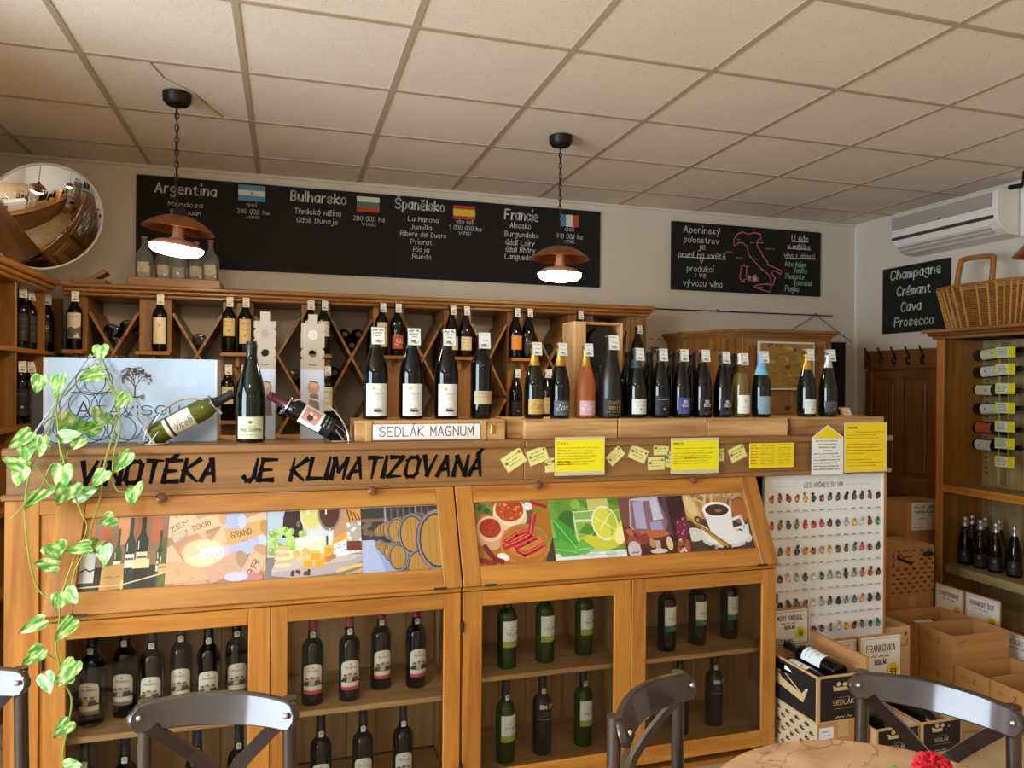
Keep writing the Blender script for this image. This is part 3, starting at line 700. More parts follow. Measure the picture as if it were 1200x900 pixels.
# ================================================================ PICTURES ON THE FLAPS
def pic(flapobj, M, fx0, u0, u1, draw, name, skew=0):
    """print of size 1.0 (wide unit = height) laid into the flap opening"""
    v0, v1 = V0+.001, V1-.001; h = v1-v0; W = (u1-u0)/h
    cv = CV(lambda u, v, q: M @ Vector((u0-fx0+u*h+skew*(1-v)*h, v0+v*h, .0006+q)), .000012, (0, 0, W, 1))
    draw(cv, W, random.Random(len(name))); o = cv.obj(name, 'print_picture', flapobj, False)
    return o
def p_bottles(cv, W, rn):
    cv.rect(0, 0, W, 1, '#8a6a50'); 
    for i in range(5): cv.rect(W*.2*i, .62, W*.2*i+W*.13, 1, ['#b8683c', '#a85a34', '#c88a60', '#9c5a3a', '#b06040'][i])
    cv.rect(0, 0, W, .32, '#2c2a26')
    for x, hh, w_, c, lc in ((.12, .75, .12, '#2e3a2a', '#d8d2c0'), (.42, .85, .1, '#4a5a30', '#e8e2d6'), (.56, 1.05, .13, '#30382e', '#dcd6ca'), (.92, .8, .1, '#3a4038', '#d8c8a0'), (.30, .62, .11, '#6a7a2a', '#cfc9a0'), (.70, 1.1, .16, '#20241f', '#cfc6ae'), (.97, .7, .14, '#5a6030', '#c8a868')):
        x *= W
        cv.poly([(x-w_/2, 0), (x+w_/2, 0), (x+w_/2, hh*.6), (x+w_*.18, hh*.72), (x+w_*.18, hh), (x-w_*.18, hh), (x-w_*.18, hh*.72), (x-w_/2, hh*.6)], c)
        cv.rect(x-w_*.45, hh*.28, x+w_*.45, hh*.46, lc); cv.rect(x-w_*.4, hh*.38, x+w_*.4, hh*.41, '#6a5a48'); cv.line([(x-w_*.3, hh*.5), (x-w_*.3, hh*.6)], .012, '#c8d0cc')
    cv.rect(.0, .12, .17*W, .52, '#c9c2b4'); cv.scrib(.02, .26, .2, .07, '#3a342c', seed=4)
    cv.poly([(W*.24, 0), (W*.52, .02), (W*.5, .36), (W*.27, .33)], '#c89a58'); cv.scrib(W*.29, .17, W*.18, .03, '#7a5a30', seed=5)
    cv.rect(W*.6, .28, W*.8, .40, '#e0c890'); cv.line([(0, .06), (W*.5, .07), (W, .2)], .018, '#d8c08a'); cv.line([(W*.5, .0), (W*.5, .12)], .03, '#d8c08a')
def cork(cv, x, y, L, w, a, c, e, txt=None, rn=None):
    ca, sa = math.cos(a), math.sin(a)
    T = lambda u, v: (x+u*ca-v*sa, y+u*sa+v*ca)
    cv.poly([T(-L/2, -w/2), T(L/2, -w/2), T(L/2, w/2), T(-L/2, w/2)], c); cv.ell(*T(L/2, 0), w*.28, w/2, e, a)
    for k in range(6): cv.ell(*T(rn.uniform(-.45, .4)*L, rn.uniform(-.4, .4)*w), w*.04, w*.025, '#9a7a58', a, 6)
    if txt: cv.text(txt, *T(-L*.36, -w*.2), w*.34, '#6a4038', rot=a, wk=.14, width=L*.5)
def p_corks(cv, W, rn):
    cv.rect(0, 0, W, 1, '#a88468')
    for k in range(16): cork(cv, rn.uniform(0, W), rn.uniform(0, 1), .42, .19, rn.uniform(-1.2, 1.2), rn.choice(['#c9a27c', '#b98e68', '#d6b490', '#c29a80']), rn.choice(['#c8a888', '#b08a6c', '#9aa6c8']), None, rn)
    cork(cv, .18, .88, .5, .2, .5, '#cdb793', '#b89c78', 'ZEN', rn); cork(cv, W*.36, .86, .5, .2, .3, '#d8b48e', '#c49c74', 'TOKRI', rn)
    cork(cv, W*.78, .72, .55, .24, .2, '#c99e62', '#b28548', 'GRAND', rn); cork(cv, W*.82, .5, .42, .2, .35, '#a8b0d4', '#b8c0e0', None, rn); cork(cv, W*.66, .88, .22, .22, 0, '#a2aed0', '#b4bfdc', None, rn)
    cork(cv, W*.5, .42, .4, .2, .1, '#c4b0b8', '#b0a8c4', 'NV', rn); cork(cv, W*.22, .2, .75, .3, .05, '#c9a27c', '#b08a6c', None, rn); cork(cv, W*.58, .22, .5, .28, .4, '#c29a80', '#a8866c', None, rn)
    cork(cv, W*.88, .24, .46, .24, 1.1, '#caa888', '#b8906e', 'BR', rn); cv.ell(W*.86, .05, .15, .08, '#b87a7a'); cv.ell(W*.7, .08, .16, .07, '#c0bcd0')
def p_cheese(cv, W, rn):
    cv.rect(0, 0, W, 1, '#b9b4a8'); cv.rect(0, .5, W*.25, 1, '#a9bccb'); cv.rect(W*.42, .4, W*.7, 1, '#c4cdd0'); cv.rect(W*.7, .42, W*.95, 1, '#b08a68')
    cv.rect(0, 0, W, .32, '#7a7672'); cv.poly([(W*.16, .6), (W*.38, .6), (W*.37, .9), (W*.34, 1.1), (W*.2, 1.1), (W*.17, .9)], '#2a1a1c'); cv.ell(W*.33, .8, .03, .05, '#6a5a5c')
    for cx, c, wn in ((W*.47, '#c9c9b4', '#c8c470'), (W*.66, '#8a7470', '#4a2420')):
        cv.ell(cx, .95, .17, .28, c); cv.ell(cx, .98, .15, .26, wn); cv.line([(cx, .7), (cx+.01, .35)], .018, '#d6dcdc'); cv.line([(cx-.05, .94), (cx-.05, 1.05)], .02, '#e8e8e0')
    for k in range(34):
        x = rn.uniform(.02, W*.42); y = .52+rn.uniform(-.2, .22)*(1-abs(x-W*.2)/(W*.5)); r = .052
        cv.ell(x, y, r, r, rn.choice(['#8fb858', '#7aa846', '#a6cc70', '#88b450'])); cv.ell(x-.015, y+.018, .018, .018, '#cbe4a4', n=8)
    cv.poly([(W*.05, .06), (W*.3, .0), (W*.8, .05), (W, .2), (W, .3), (W*.1, .26)], '#a9a09c'); cv.poly([(W*.05, .1), (W*.9, .22), (W, .3), (W*.5, .34), (W*.1, .28)], '#bdb0a8')
    cv.rect(W*.3, .34, W*.62, .56, '#d8d4b4'); cv.ell(W*.46, .56, W*.16, .05, '#e6e4d0'); cv.rect(W*.62, .3, W*.64, .6, '#3a4a38')
    cv.poly([(W*.66, .26), (W*.98, .34), (W*.97, .6), (W*.68, .46)], '#dfe4dc'); cv.poly([(W*.68, .46), (W*.97, .6), (W*.82, .64), (W*.7, .56)], '#d49a3c')
    for k in range(16): cv.blob(W*rn.uniform(.69, .95), rn.uniform(.34, .5), .014, '#7a9a90', rn)
    for k in range(6): cv.ell(W*.17, .2+k*.05, .12, .03, '#caa878' if k % 2 else '#e0c8a0')
    for k in range(7): cv.blob(W*rn.uniform(.27, .45), rn.uniform(.25, .4), .07, rn.choice(['#d8c088', '#c8ac68', '#e2cf9c']), rn)
    for x, y in ((.38, .14), (.5, .14), (.46, .25), (.57, .2), (.6, .32)): cv.rect(W*x, y, W*x+.13, y+.13, '#e09a2c'); cv.rect(W*x, y+.1, W*x+.13, y+.14, '#f0b44c')
    for k in range(9): cv.blob(W*rn.uniform(.25, .45), rn.uniform(.04, .1), .03, '#4a3030', rn)
    for k in range(6): cv.ell(W*rn.uniform(.6, .8), rn.uniform(.2, .3), .05, .025, '#b07a48', .4)
    cv.poly([(W*.72, .04), (W, .12), (W, .17), (W*.74, .1)], '#d8b46c'); cv.poly([(W*.8, .0), (W, .03), (W, .09)], '#caa258')
    cv.ell(W*.93, .9, .12, .09, '#c88a3c', .5)
    for k in range(4): cv.line([(W*.85+k*.05, .98-k*.02), (W*.88+k*.05, .82)], .016, '#2c1c10')
    cv.rect(W*.84, .36, W, .5, '#6a2c24'); cv.rect(W*.84, .5, W, .78, '#a8a098')
    for k in range(10): cv.blob(W*rn.uniform(.85, 1), rn.uniform(.5, .76), .03, '#d8d4cc', rn)
def barrel(cv, x, y, r, k=.62):
    cv.ell(x+r*.28, y, r*.75, r, '#8a6a42'); cv.ell(x+r*.1, y, r*.8, r, '#4a4c58'); cv.ell(x, y, r*k*1.05, r*.97, '#7a7c88'); cv.ell(x-.01, y, r*k*.92, r*.86, '#3c3028'); cv.ell(x-.01, y, r*k*.84, r*.8, '#a9803e')
    for i in (-.4, -.1, .2, .45): cv.line([(x+i*r*k, y-r*.7), (x+i*r*k, y+r*.7)], .008, '#8a6228')
def p_barrels(cv, W, rn):
    cv.rect(0, 0, W, 1, '#33302e'); cv.poly([(0, 0), (W*.5, 0), (W*.42, .25), (W*.16, .5), (0, .5)], '#8f9cc0'); cv.poly([(0, 0), (W*.3, 0), (W*.14, .5), (0, .5)], '#a4b0d0')
    cv.rect(0, .78, W*.35, .83, '#7a5c44'); 
    for k in range(8): cv.rect(W*(.3+.08*k), .75, W*(.3+.08*k)+.03, 1, rn.choice(['#8a8a94', '#6a6460', '#5a5450']))
    for x, y in ((.06, .62), (.1, .75), (.05, .7), (.12, .6)): cv.ell(W*x, y, .05, .05, '#6a5a48')
    for x, y, r in ((.2, .62, .07), (.24, .64, .09), (.3, .66, .11), (.22, .42, .08), (.28, .36, .1), (.36, .64, .15), (.36, .3, .15), (.46, .62, .22), (.46, .22, .22), (.66, .56, .34), (.72, .04, .3), (.98, .45, .5)): barrel(cv, W*x, y, r)
def p_chilli(cv, W, rn):
    cv.rect(0, 0, W, 1, '#a86c20')
    for k in range(30): cv.blob(rn.uniform(0, W), rn.uniform(0, 1), .09, rn.choice(['#b87c28', '#9c621c', '#c88a34', '#a4702c']), rn)
    for k in range(14): cv.blob(rn.uniform(0, W*.25), rn.uniform(.85, 1), .06, rn.choice(['#4a6a2a', '#6a8a3a', '#38501e']), rn)
    cv.ell(W*.48, .68, .42, .3, '#5a544e', .1); cv.poly([(W*.86, 0), (W, 0), (W, .4)], '#40382e')
    cv.ell(W*.47, .78, .29, .26, '#d9bc88'); cv.ell(W*.47, .85, .28, .24, '#e6d0a4'); cv.ell(W*.47, .88, .24, .2, '#a84820')
    for k in range(40): cv.blob(W*.47+rn.uniform(-.2, .2), .88+rn.uniform(-.14, .14), .022, rn.choice(['#d8642c', '#c8301c', '#e89050', '#a83018']), rn)
    cv.ell(W*.19, .5, .24, .27, '#c89a78'); cv.ell(W*.19, .58, .23, .21, '#dbb494'); cv.ell(W*.19, .59, .18, .16, '#9c2c1c')
    for k in range(14): cv.blob(W*.19+rn.uniform(-.12, .12), .59+rn.uniform(-.1, .1), .03, rn.choice(['#8c2418', '#aa3822']), rn)
    cv.ell(W*.62, .3, .42, .34, '#c07c34'); cv.ell(W*.62, .31, .39, .31, '#b06c28'); cv.ell(W*.64, .28, .3, .2, '#bf7e38')
    for p, w_ in (([(.38, .36), (.52, .46), (.68, .52)], .07), ([(.36, .28), (.52, .34), (.7, .44), (.78, .78)], .09), ([(.5, .26), (.66, .34), (.78, .4)], .075), ([(.52, .2), (.6, .14), (.74, .2), (.86, .28)], .075)):
        q = [(W*a, b) for a, b in p]; cv.line(q, w_, '#b01c24'); cv.line([(a, b+.015) for a, b in q], w_*.25, '#e0606a'); cv.line([q[-1], (q[-1][0]+.14, q[-1][1]+.12)], .03, '#6a8a34')
    cv.ell(W*.72, .92, .08, .07, '#e6dcd4'); cv.line([(W*.78, .98), (W*.96, .9)], .05, '#a01c24'); cv.ell(W*.32, .12, .1, .06, '#e8e0dc', -.3); cv.line([(W*.1, .3), (W*.2, .1), (W*.3, .05)], .08, '#7a1c1c'); cv.line([(W*.02, .1), (W*.2, .02)], .08, '#8a2420')
def p_lime(cv, W, rn):
    cv.rect(0, 0, W, 1, '#6f9a34')
    for k in range(22): cv.ell(rn.uniform(0, W), rn.uniform(.4, 1), rn.uniform(.08, .2), rn.uniform(.08, .18), rn.choice(['#5c8f34', '#7fb04a', '#4c8a2c', '#94b84c', '#a8c060']))
    cv.ell(W*.25, .6, .2, .22, '#3f6a26'); cv.rect(W*.55, .8, W*.85, 1, '#c8c46a'); cv.rect(0, 0, W, .12, '#d2dccf'); cv.rect(0, .0, W, .05, '#e6eae6')
    cv.poly([(W*.3, .3), (W*.85, .3), (W*.8, .78), (W*.33, .78)], '#86b454'); cv.rect(W*.34, .62, W*.7, .66, '#cfe4c8'); cv.line([(W*.33, .8), (W*.34, .3)], .02, '#d2e6cc'); cv.line([(W*.33, .79), (W*.75, .8)], .016, '#d2e6cc')
    cv.ell(W*.62, .26, .42, .14, '#c8cc3c'); cv.poly([(W*.36, .44), (W*.5, .6), (W*.68, .46), (W*.5, .4)], '#4f8e2a'); cv.poly([(W*.55, .38), (W*.72, .62), (W*.72, .36)], '#3f7a22')
    cv.ell(W*.76, .58, .24, .3, '#e6e8bc'); cv.ell(W*.75, .58, .2, .26, '#d8d84c'); cv.ell(W*.76, .58, .21, .27, '#b9c63a', 0, 16, -1.2, 1.2); cv.line([(W*.6, .7), (W*.9, .46)], .014, '#eef0c8'); cv.line([(W*.66, .46), (W*.86, .74)], .014, '#eef0c8')
    cv.poly([(W*.8, .3), (W*1.0, .62), (W, .3)], '#e4e84c'); cv.ell(W*.95, .36, .1, .16, '#f0ec9c', -.4)
    for p, c in (([(.02, .62), (.1, .7), (.28, .5), (.36, .2), (.2, .16), (.06, .34)], '#3f9a34'), ([(.0, .2), (.1, .36), (.3, .2), (.36, .08), (.1, .06)], '#57a844'), ([(.24, .16), (.4, .34), (.56, .16), (.4, .07)], '#6ab04a')):
        cv.poly([(W*a, b) for a, b in p], c)
    cv.line([(W*.06, .64), (W*.3, .2)], .012, '#a8d88a'); cv.line([(W*.02, .2), (W*.3, .12)], .01, '#a8d88a'); cv.line([(W*.28, .16), (W*.5, .18)], .01, '#c2e4a8')
    for k in range(7): cv.ell(W*rn.uniform(.4, .98), rn.uniform(.04, .14), .1, .02, rn.choice(['#b4d4d8', '#dfeef0', '#9cc8a8']))
def p_cognac(cv, W, rn):
    cv.rect(0, 0, W, 1, '#5c2a26'); cv.rect(0, .5, W*.2, 1, '#7a4a44'); cv.rect(W*.62, .2, W, 1, '#3a1c22'); cv.rect(W*.66, .3, W*.74, 1, '#5c3a4c'); cv.rect(W*.5, .6, W*.62, 1, '#aab4c8')
    cv.poly([(W*.18, .95), (W*.62, .98), (W*.7, .55), (W*.62, .32), (W*.25, .3), (W*.12, .5)], '#8a6470')
    cv.poly([(W*.22, .92), (W*.38, .93), (W*.36, .44), (W*.2, .46)], '#a9a8c8'); cv.poly([(W*.48, .93), (W*.6, .95), (W*.64, .6), (W*.48, .58)], '#c2c8dc'); cv.poly([(W*.42, .55), (W*.6, .57), (W*.62, .42), (W*.42, .4)], '#a09cc0')
    cv.ell(W*.43, .35, W*.26, .07, '#b4663a'); cv.ell(W*.4, .96, W*.22, .03, '#c8c0cc'); cv.line([(W*.18, .95), (W*.12, .5), (W*.26, .3)], .016, '#cfc6d4')
    for k in range(10): cv.blob(W*rn.uniform(0, .3), rn.uniform(.22, .42), .1, rn.choice(['#8a3c34', '#a04a3c', '#b86a3c', '#74302c']), rn)
    cv.rect(0, 0, W, .14, '#4a2424'); cv.ell(W*.12, .1, .12, .15, '#c8c0c0'); cv.scrib(W*.08, .04, .14, .05, '#4a4448', seed=3)
    cv.rect(W*.44, .04, W*.52, .24, '#b8a8a4'); cv.ell(W*.48, .06, .16, .04, '#d2c8c4'); cv.ell(W*.4, .2, .05, .08, '#c88a54'); cv.ell(W*.66, .18, .06, .12, '#d8c49c')
    for k in range(12): cv.blob(W*rn.uniform(.72, 1), rn.uniform(.02, .22), .05, rn.choice(['#d8b48c', '#a85c34', '#8a3a34', '#e0c8a8']), rn)
    for x, y in ((.86, .42), (.93, .36), (.9, .5), (.84, .34), (.96, .46), (.9, .3), (.95, .56), (.86, .5)): cv.ell(W*x, y, .065, .075, '#7a2444'); cv.ell(W*x-.02, y+.025, .018, .02, '#c88aa4', n=8)
def p_coffee(cv, W, rn):
    cv.rect(0, 0, W, 1, '#4a3a2a'); cv.poly([(0, .55), (W, .6), (W, 1), (0, 1)], '#b08a50')
    for k in range(8): cv.line([(W*rn.uniform(0, .6), 1), (W*rn.uniform(.2, .8), .7)], .05, rn.choice(['#c8a468', '#9a743c', '#d8bc80']))
    for k in range(26): cv.blob(W*rn.uniform(.55, 1), rn.uniform(0, .55), .05, rn.choice(['#3a3430', '#2c2624', '#54483e', '#403630']), rn)
    cv.text('Devínsky', W*.2, .95, .07, '#e8e0d0', width=W*.7, shear=.3, wk=.14)
    cv.ell(W*.87, .7, .23, .26, '#7a5a38', .2); cv.ell(W*.9, .7, .18, .2, '#a8683c'); cv.line([(W*.72, .6), (W*.78, .9), (W*.95, .98)], .05, '#c0a078')
    cv.ell(W*.08, .8, .16, .3, '#d2b06c', .4); cv.ell(W*.1, .8, .09, .2, '#e0c890', .4); cv.ell(W*.17, .55, .07, .07, '#5c3a20'); cv.ell(W*.17, .55, .03, .03, '#c09060')
    cv.ell(W*.06, .3, .2, .12, '#d8d0c8'); cv.ell(W*.58, .2, .5, .16, '#d2d2d4'); cv.ell(W*.58, .22, .42, .12, '#e8e8ea'); cv.poly([(W*.95, .2), (W*.98, .44), (W*.8, .4)], '#dfe0e2')
    cv.line([(W*.7, .52), (W*.88, .58), (W*.9, .4), (W*.72, .36)], .05, '#e2e4e8'); cv.poly([(W*.28, .72), (W*.75, .72), (W*.7, .25), (W*.58, .16), (W*.44, .16), (W*.34, .3)], '#e9ebee'); cv.ell(W*.515, .72, W*.235, .14, '#f2f3f5'); cv.ell(W*.515, .71, W*.195, .105, '#4a3222'); cv.ell(W*.53, .7, .07, .03, '#8a7460')
    cv.poly([(W*.16, .5), (W*.3, .4), (W*.34, .25), (W*.24, .2)], '#efe6e2')
    for k in range(3): cv.line([(W*(.05+.05*k), .58-.05*k), (W*(.52+.04*k), .06)], .045, ['#b9883c', '#caa050', '#a47430'][k])
    for k in range(7): cv.blob(W*rn.uniform(.1, .9), rn.uniform(.02, .1), .04, rn.choice(['#b0884a', '#3a302a', '#8a6a40']), rn)
e1 = [oa0, at(195, 650, 2.69).x, at(312, 640, 2.69).x, at(424, 630, 2.69).x, oa1]
for nm, d, i in (('bottle_picture', p_bottles, 0), ('cork_picture', p_corks, 1), ('cheese_picture', p_cheese, 2), ('barrel_picture', p_barrels, 3)):
    pic(fl1, M1, fa0, e1[i], e1[i+1], d, nm)
e2 = [ob0, at(648, 620, 2.69).x, at(731, 610, 2.69).x, at(808, 605, 2.69).x, ob1]
for nm, d, i in (('chilli_picture', p_chilli, 0), ('lime_picture', p_lime, 1), ('cognac_picture', p_cognac, 2), ('coffee_picture', p_coffee, 3)):
    pic(fl2, M2, fb0, e2[i], e2[i+1], d, nm)
# ================================================================ BOTTLES IN THE CABINETS
def arch(band): return dict(style='arch', z=(.045, .150), w=.92, paper='#e4ddd2', accent=band)
for i, (px, py) in enumerate(((107, 850), (146, 838), (178, 836), (212, 828), (244, 824), (277, 818))):
    Y = 2.76+(.05 if i % 2 else 0); p = at(px, py, Y)
    bottle('port', 'glass_black', (p.x, Y, ZS1), 'dark port bottle with arched label and brown band on the shelf under the cork pictures', arch('#8a7454'), 'cap_black', .262, seal=True, rotz=-.12+.05*i, group='brown-banded port bottles under the cork and barrel pictures')
for i, (px, py) in enumerate(((366, 815), (409, 815), (446, 802), (487, 805))):
    Y = (2.73, 2.73, 2.80, 2.78)[i]; p = at(px, py, Y)
    bottle('port', 'glass_black', (p.x, Y, ZS1), 'dark port bottle with arched label and red band on the shelf under the barrel picture', arch('#c2465a'), 'cap_red', .262, seal=True, rotz=.06*i, group='red-banded port bottles under the cork and barrel pictures')
for i, px in enumerate((100, 147, 231, 280)):
    p = at(px, 890, 2.73); bottle('port', 'glass_black', (p.x, 2.73, ZS2), 'dark port bottle with white label on the lower shelf of the brown-banded bottles', dict(style='arch', z=(.045, .15), w=.9, paper='#e8e4dc', accent='#444444'), 'cap_navy', .262, seal=True, group='port bottles low under the cork and barrel pictures')
for i, px in enumerate((376, 425, 472)):
    p = at(px, 890, 2.74); bottle('port', 'glass_black', (p.x, 2.74, ZS2), 'dark port bottle with white label on the lower shelf below the red-banded bottles', dict(style='arch', z=(.045, .15), w=.9, paper='#e8e4dc', accent='#444444'), 'cap_navy', .262, seal=True, group='port bottles below the red-banded bottles')
LIME = dict(style='calem', z=(.085, .185), w=.98, paper='#e9eaec', accent='#9aa83c'); TEAL = dict(style='calem', z=(.085, .185), w=.98, paper='#e9eaec', accent='#2f6a58')
BINL = dict(style='bin', z=(.11, .20), w=.98, paper='#16171b', accent='#16171b')
for px, Y in ((594, 2.74), (638, 2.76), (684, 2.79)):
    p = at(px, 770, Y); bottle('port', 'glass_green', (p.x, Y, ZR1), 'green port bottle with lime label band on the upper shelf under the chilli picture', LIME, 'cap_white', .262, rotz=.28, group='lime-banded bottles on the upper shelf')
for px, Y, q in ((592, 2.74, 0), (635, 2.76, 1), (683, 2.78, 0)):
    p = at(px, 870, Y)
    if q: bottle('port', 'glass_matte', (p.x, Y, ZR2), 'black port bottle with BIN lettering between two lime-banded bottles', BINL, 'cap_black', .262, seal=True, rotz=.10)
    else: bottle('port', 'glass_green', (p.x, Y, ZR2), 'green port bottle with lime band standing beside the black BIN bottle', LIME, 'cap_navy', .255, seal=True, rotz=.28, group='lime-banded bottles on the lower shelf')
for px, Y in ((781, 2.74), (817, 2.77), (854, 2.80)):
    p = at(px, 750, Y); bottle('port', 'glass_black', (p.x, Y, ZR1), 'dark port bottle with white label and dark green band under the coffee picture', TEAL, 'cap_white', .262, rotz=.3, group='dark-green-banded bottles on the upper shelf')
for px, Y, lb in ((796, 2.76, 'black port bottle with BIN lettering half behind the chair back'), (836, 2.79, 'black port bottle with BIN lettering standing clear below the dark-green-banded bottles')):
    p = at(px, 850, Y); bottle('port', 'glass_matte', (p.x, Y, ZR2), lb, BINL, 'cap_black', .262, seal=True, rotz=.10)
# ================================================================ NOTICES ON THE COUNTER FRONT
def px_rect(pl, pt, pr, pb, Y):
    a = at(pl, (pt+pb)/2, Y); b = at(pr, (pt+pb)/2, Y); c = at((pl+pr)/2, pt, Y); d = at((pl+pr)/2, pb, Y)
    return a.x, b.x, d.z, c.z
YN = YBM-.0185
def notice(pl, pt, pr, pb, label, kind, seed, Y=YN, name='yellow_notice', head=None):
    x0, x1, z0, z1 = px_rect(pl, pt, pr, pb, Y); w, h = x1-x0, z1-z0
    t = thing(name, label, 'notice', ((x0+x1)/2, Y, z0))
    if kind == 'house':
        M = Matrix(((1, 0, 0, 0), (0, 0, -1, Y), (0, 1, 0, 0), (0, 0, 0, 1)))
        zs = z1-h*.25
        part('sheet', MB().prism([(x0, z0), (x1, z0), (x1, zs), ((x0+x1)/2, z1), (x0, zs)], 0, .0015, M), 'paper', t)
    else: part('sheet', MB().box(x0, x1, Y-.0015, Y, z0, z1), 'paper', t)
    cv = CV(fy(Y-.0017), .00003); rn = random.Random(seed)
    if kind == 'lam':
        cv.rect(x0, z0, x1, z1, '#cfc6a4'); cv.rect(x0+.003, z0+.016, x1-.003, z1-.012, '#f2e818')
        cv.text(head, x0+.012, z1-.030, .010, '#4a4020', width=.045, wk=.16)
        n = 7
        for i in range(n):
            y = z1-.046-i*(h-.078)/n; red = i in (1, 5, 6) if seed == 1 else i == 4
            cv.scrib(x0+.010+rn.uniform(0, .004), y, (w-.03)*rn.uniform(.75, 1), .006, '#a89a30', seed=seed*10+i)
            if red: cv.scrib(x0+(.010 if seed == 1 else .06), y, .06, .007, '#c0301c', w=.003, seed=i)
    elif kind == 'table':
        cv.rect(x0, z0, x1, z1, '#f2d816')
        for i in range(7):
            y = z1-.012-i*(h-.014)/7.2
            cv.scrib(x0+.006, y, w*.17, .007, '#b84a18' if i else '#5a4a10', w=.0024, seed=i)
            cv.scrib(x0+w*.25, y, w*.3, .006, '#5a4a10' if not i else '#a08c1c', seed=i+20); cv.scrib(x0+w*.64, y, w*.3, .006, '#5a4a10' if not i else '#a08c1c', seed=i+40)
            cv.line([(x0+w*.22, y-.004), (x1-.008, y-.004)], .0007, '#c0a818')
    elif kind == 'house':
        cv.poly([(x0+.004, z1-h*.27), (x1-.004, z1-h*.27), ((x0+x1)/2, z1-.005)], '#f2d816'); cv.rect(x0+.004, z0+.004, x1-.004, z1-h*.28, '#eeeee8')
        for i in range(10):
            y = z1-h*.34-i*h*.063; c = i in (0, 1, 2, 3); L = w*(.75 if i == 0 else .55 if c else .82)
            if i == 3: L = w*.28
            cv.scrib((x0+x1)/2-L/2 if c else x0+.010, y, L, .0075, '#20201e', w=.0026, seed=i+3)
    else:
        cv.rect(x0, z0, x1, z1, '#d8cc9c'); cv.rect(x0+.005, z0+.005, x1-.005, z1-.005, '#f6d81a')
        cv.text(head, x0+.016, z1-.028, .009, '#4a4020', width=.055, wk=.16)
        for i in range(12):
            y = z1-.046-i*(h-.06)/12
            if i in (3, 8): continue
            col = {0: '#b84a18', 4: '#c03a18', 5: '#c03a18', 6: '#3a3018', 9: '#c03a18', 10: '#c03a18'}.get(i, '#b09820')
            cv.scrib(x0+(.06 if i == 0 else .012), y, (w-.03)*rn.uniform(.5, .95), .006, col, seed=seed+i)
    cv.obj('printed_text', 'print', t); return t
notice(650, 512, 708.5, 557, 'larger yellow laminated notice headed CAVA under the rosé bottle', 'lam', 1, head='CAVA')
notice(786, 513, 842, 555, 'yellow laminated notice headed PROSECCO in the middle of the counter front', 'lam', 2, head='PROSECCO')
notice(878, 519, 930, 548, 'small yellow table notice without laminate border beside the house-shaped sheet', 'table', 3)
notice(951, 498, 988, 556, 'white house-shaped text sheet with yellow roof tip', 'house', 4, YN-.003, 'house_shaped_notice')
notice(989, 495, 1039, 553, 'tall yellow notice headed CHAMPAGNE at the counter end', 'tall', 5, YN-.003, head='CHAMPAGNE')
def mini(cx, cy, w, h, ang, label, seed, col='#e8e08a', Y=YBM-.001):
    c = at(cx, cy, Y); k = .0033; w *= k/2; h *= k/2
    t = thing('note_card', label, 'card', (c.x, Y, c.z-h), 0, 'pale yellow note cards on the counter front')
    ca, sa = math.cos(ang), math.sin(ang); T = lambda u, v: (c.x+u*ca-v*sa, c.z+u*sa+v*ca)
    M = Matrix(((1, 0, 0, 0), (0, 0, -1, Y), (0, 1, 0, 0), (0, 0, 0, 1)))
    part('card', MB().prism([T(-w, -h), T(w, -h), T(w, h), T(-w, h)], 0, .0012, M), 'paper', t)
    cv = CV(fy(Y-.0014), .00003); cv.tr = T
    cv.rect(-w, -h, w, h, '#c8b864'); cv.rect(-w*.94, -h*.92, w*.94, h*.92, col); rn = random.Random(seed)
    for i in range(3): cv.scrib(-w*.6, h*(.38-.42*i), w*1.2, h*.22, '#8a2c1c' if seed == 6 else '#4c5a2c', seed=seed+i)
    cv.blob(-w*.7, h*.1, h*.25, '#6a8a34', rn); cv.blob(w*.75, h*.5, h*.2, '#6a8a34', rn)
    cv.obj('handwriting', 'print', t)
MN = [(602, 539, 28, 20, .55, 'tilted pale note card beside the last painted letter'), (630, 534, 26, 19, .35, 'pale note card tilted up next to the CAVA notice'), (644, 545, 12, 18, .05, 'pale note card half tucked behind the edge of the CAVA notice'),
 (721, 534, 24, 15, .72, 'steeply tilted pale note card between the CAVA notice and a downward-tilted card'), (748, 532, 25, 18, -.4, 'pale note card tilted downwards with dark writing'), (775, 526, 22, 16, .0, 'level pale note card above the card with red writing'),
 (769, 543, 24, 17, .02, 'level pale note card with red writing'), (785, 538, 12, 22, -.3, 'pale note card half behind the PROSECCO notice edge'), (845, 533, 10, 17, 0, 'narrow pale note card at the PROSECCO notice edge facing the yellow table notice'), (864, 531, 25, 19, .4, 'tilted pale note card beside the small yellow table notice')]
for i, (a, b, c, d, e, l) in enumerate(MN): mini(a, b, c, d, e, l, i, Y=YBM-.001-.002*(i in (1, 6)))
# ================================================================ CRATES ON THE COUNTER
def crate(pl, pr, label, Y0=2.87, Y1=3.10, h=.08, name='wooden_crate', grp=None):
    x0, x1 = at(pl, 500, Y0).x, at(pr, 500, Y0).x
    t = thing(name, label, 'crate', ((x0+x1)/2, (Y0+Y1)/2, ZT), 0, grp)
    boxpart('front_plank', (x0, x1, Y0, Y0+.014, ZT, ZT+h-.012), 'crate_x', t); boxpart('back_plank', (x0, x1, Y1-.014, Y1, ZT, ZT+h-.012), 'crate_x', t)
    boxpart('end_plank', (x0, x0+.014, Y0+.014, Y1-.014, ZT, ZT+h-.012), 'crate_y', t); boxpart('end_plank', (x1-.014, x1, Y0+.014, Y1-.014, ZT, ZT+h-.012), 'crate_y', t)
    boxpart('lid', (x0, x1, Y0, Y1, ZT+h-.012, ZT+h), 'crate_x', t); return t, x0, x1
ZK = ZT+.08
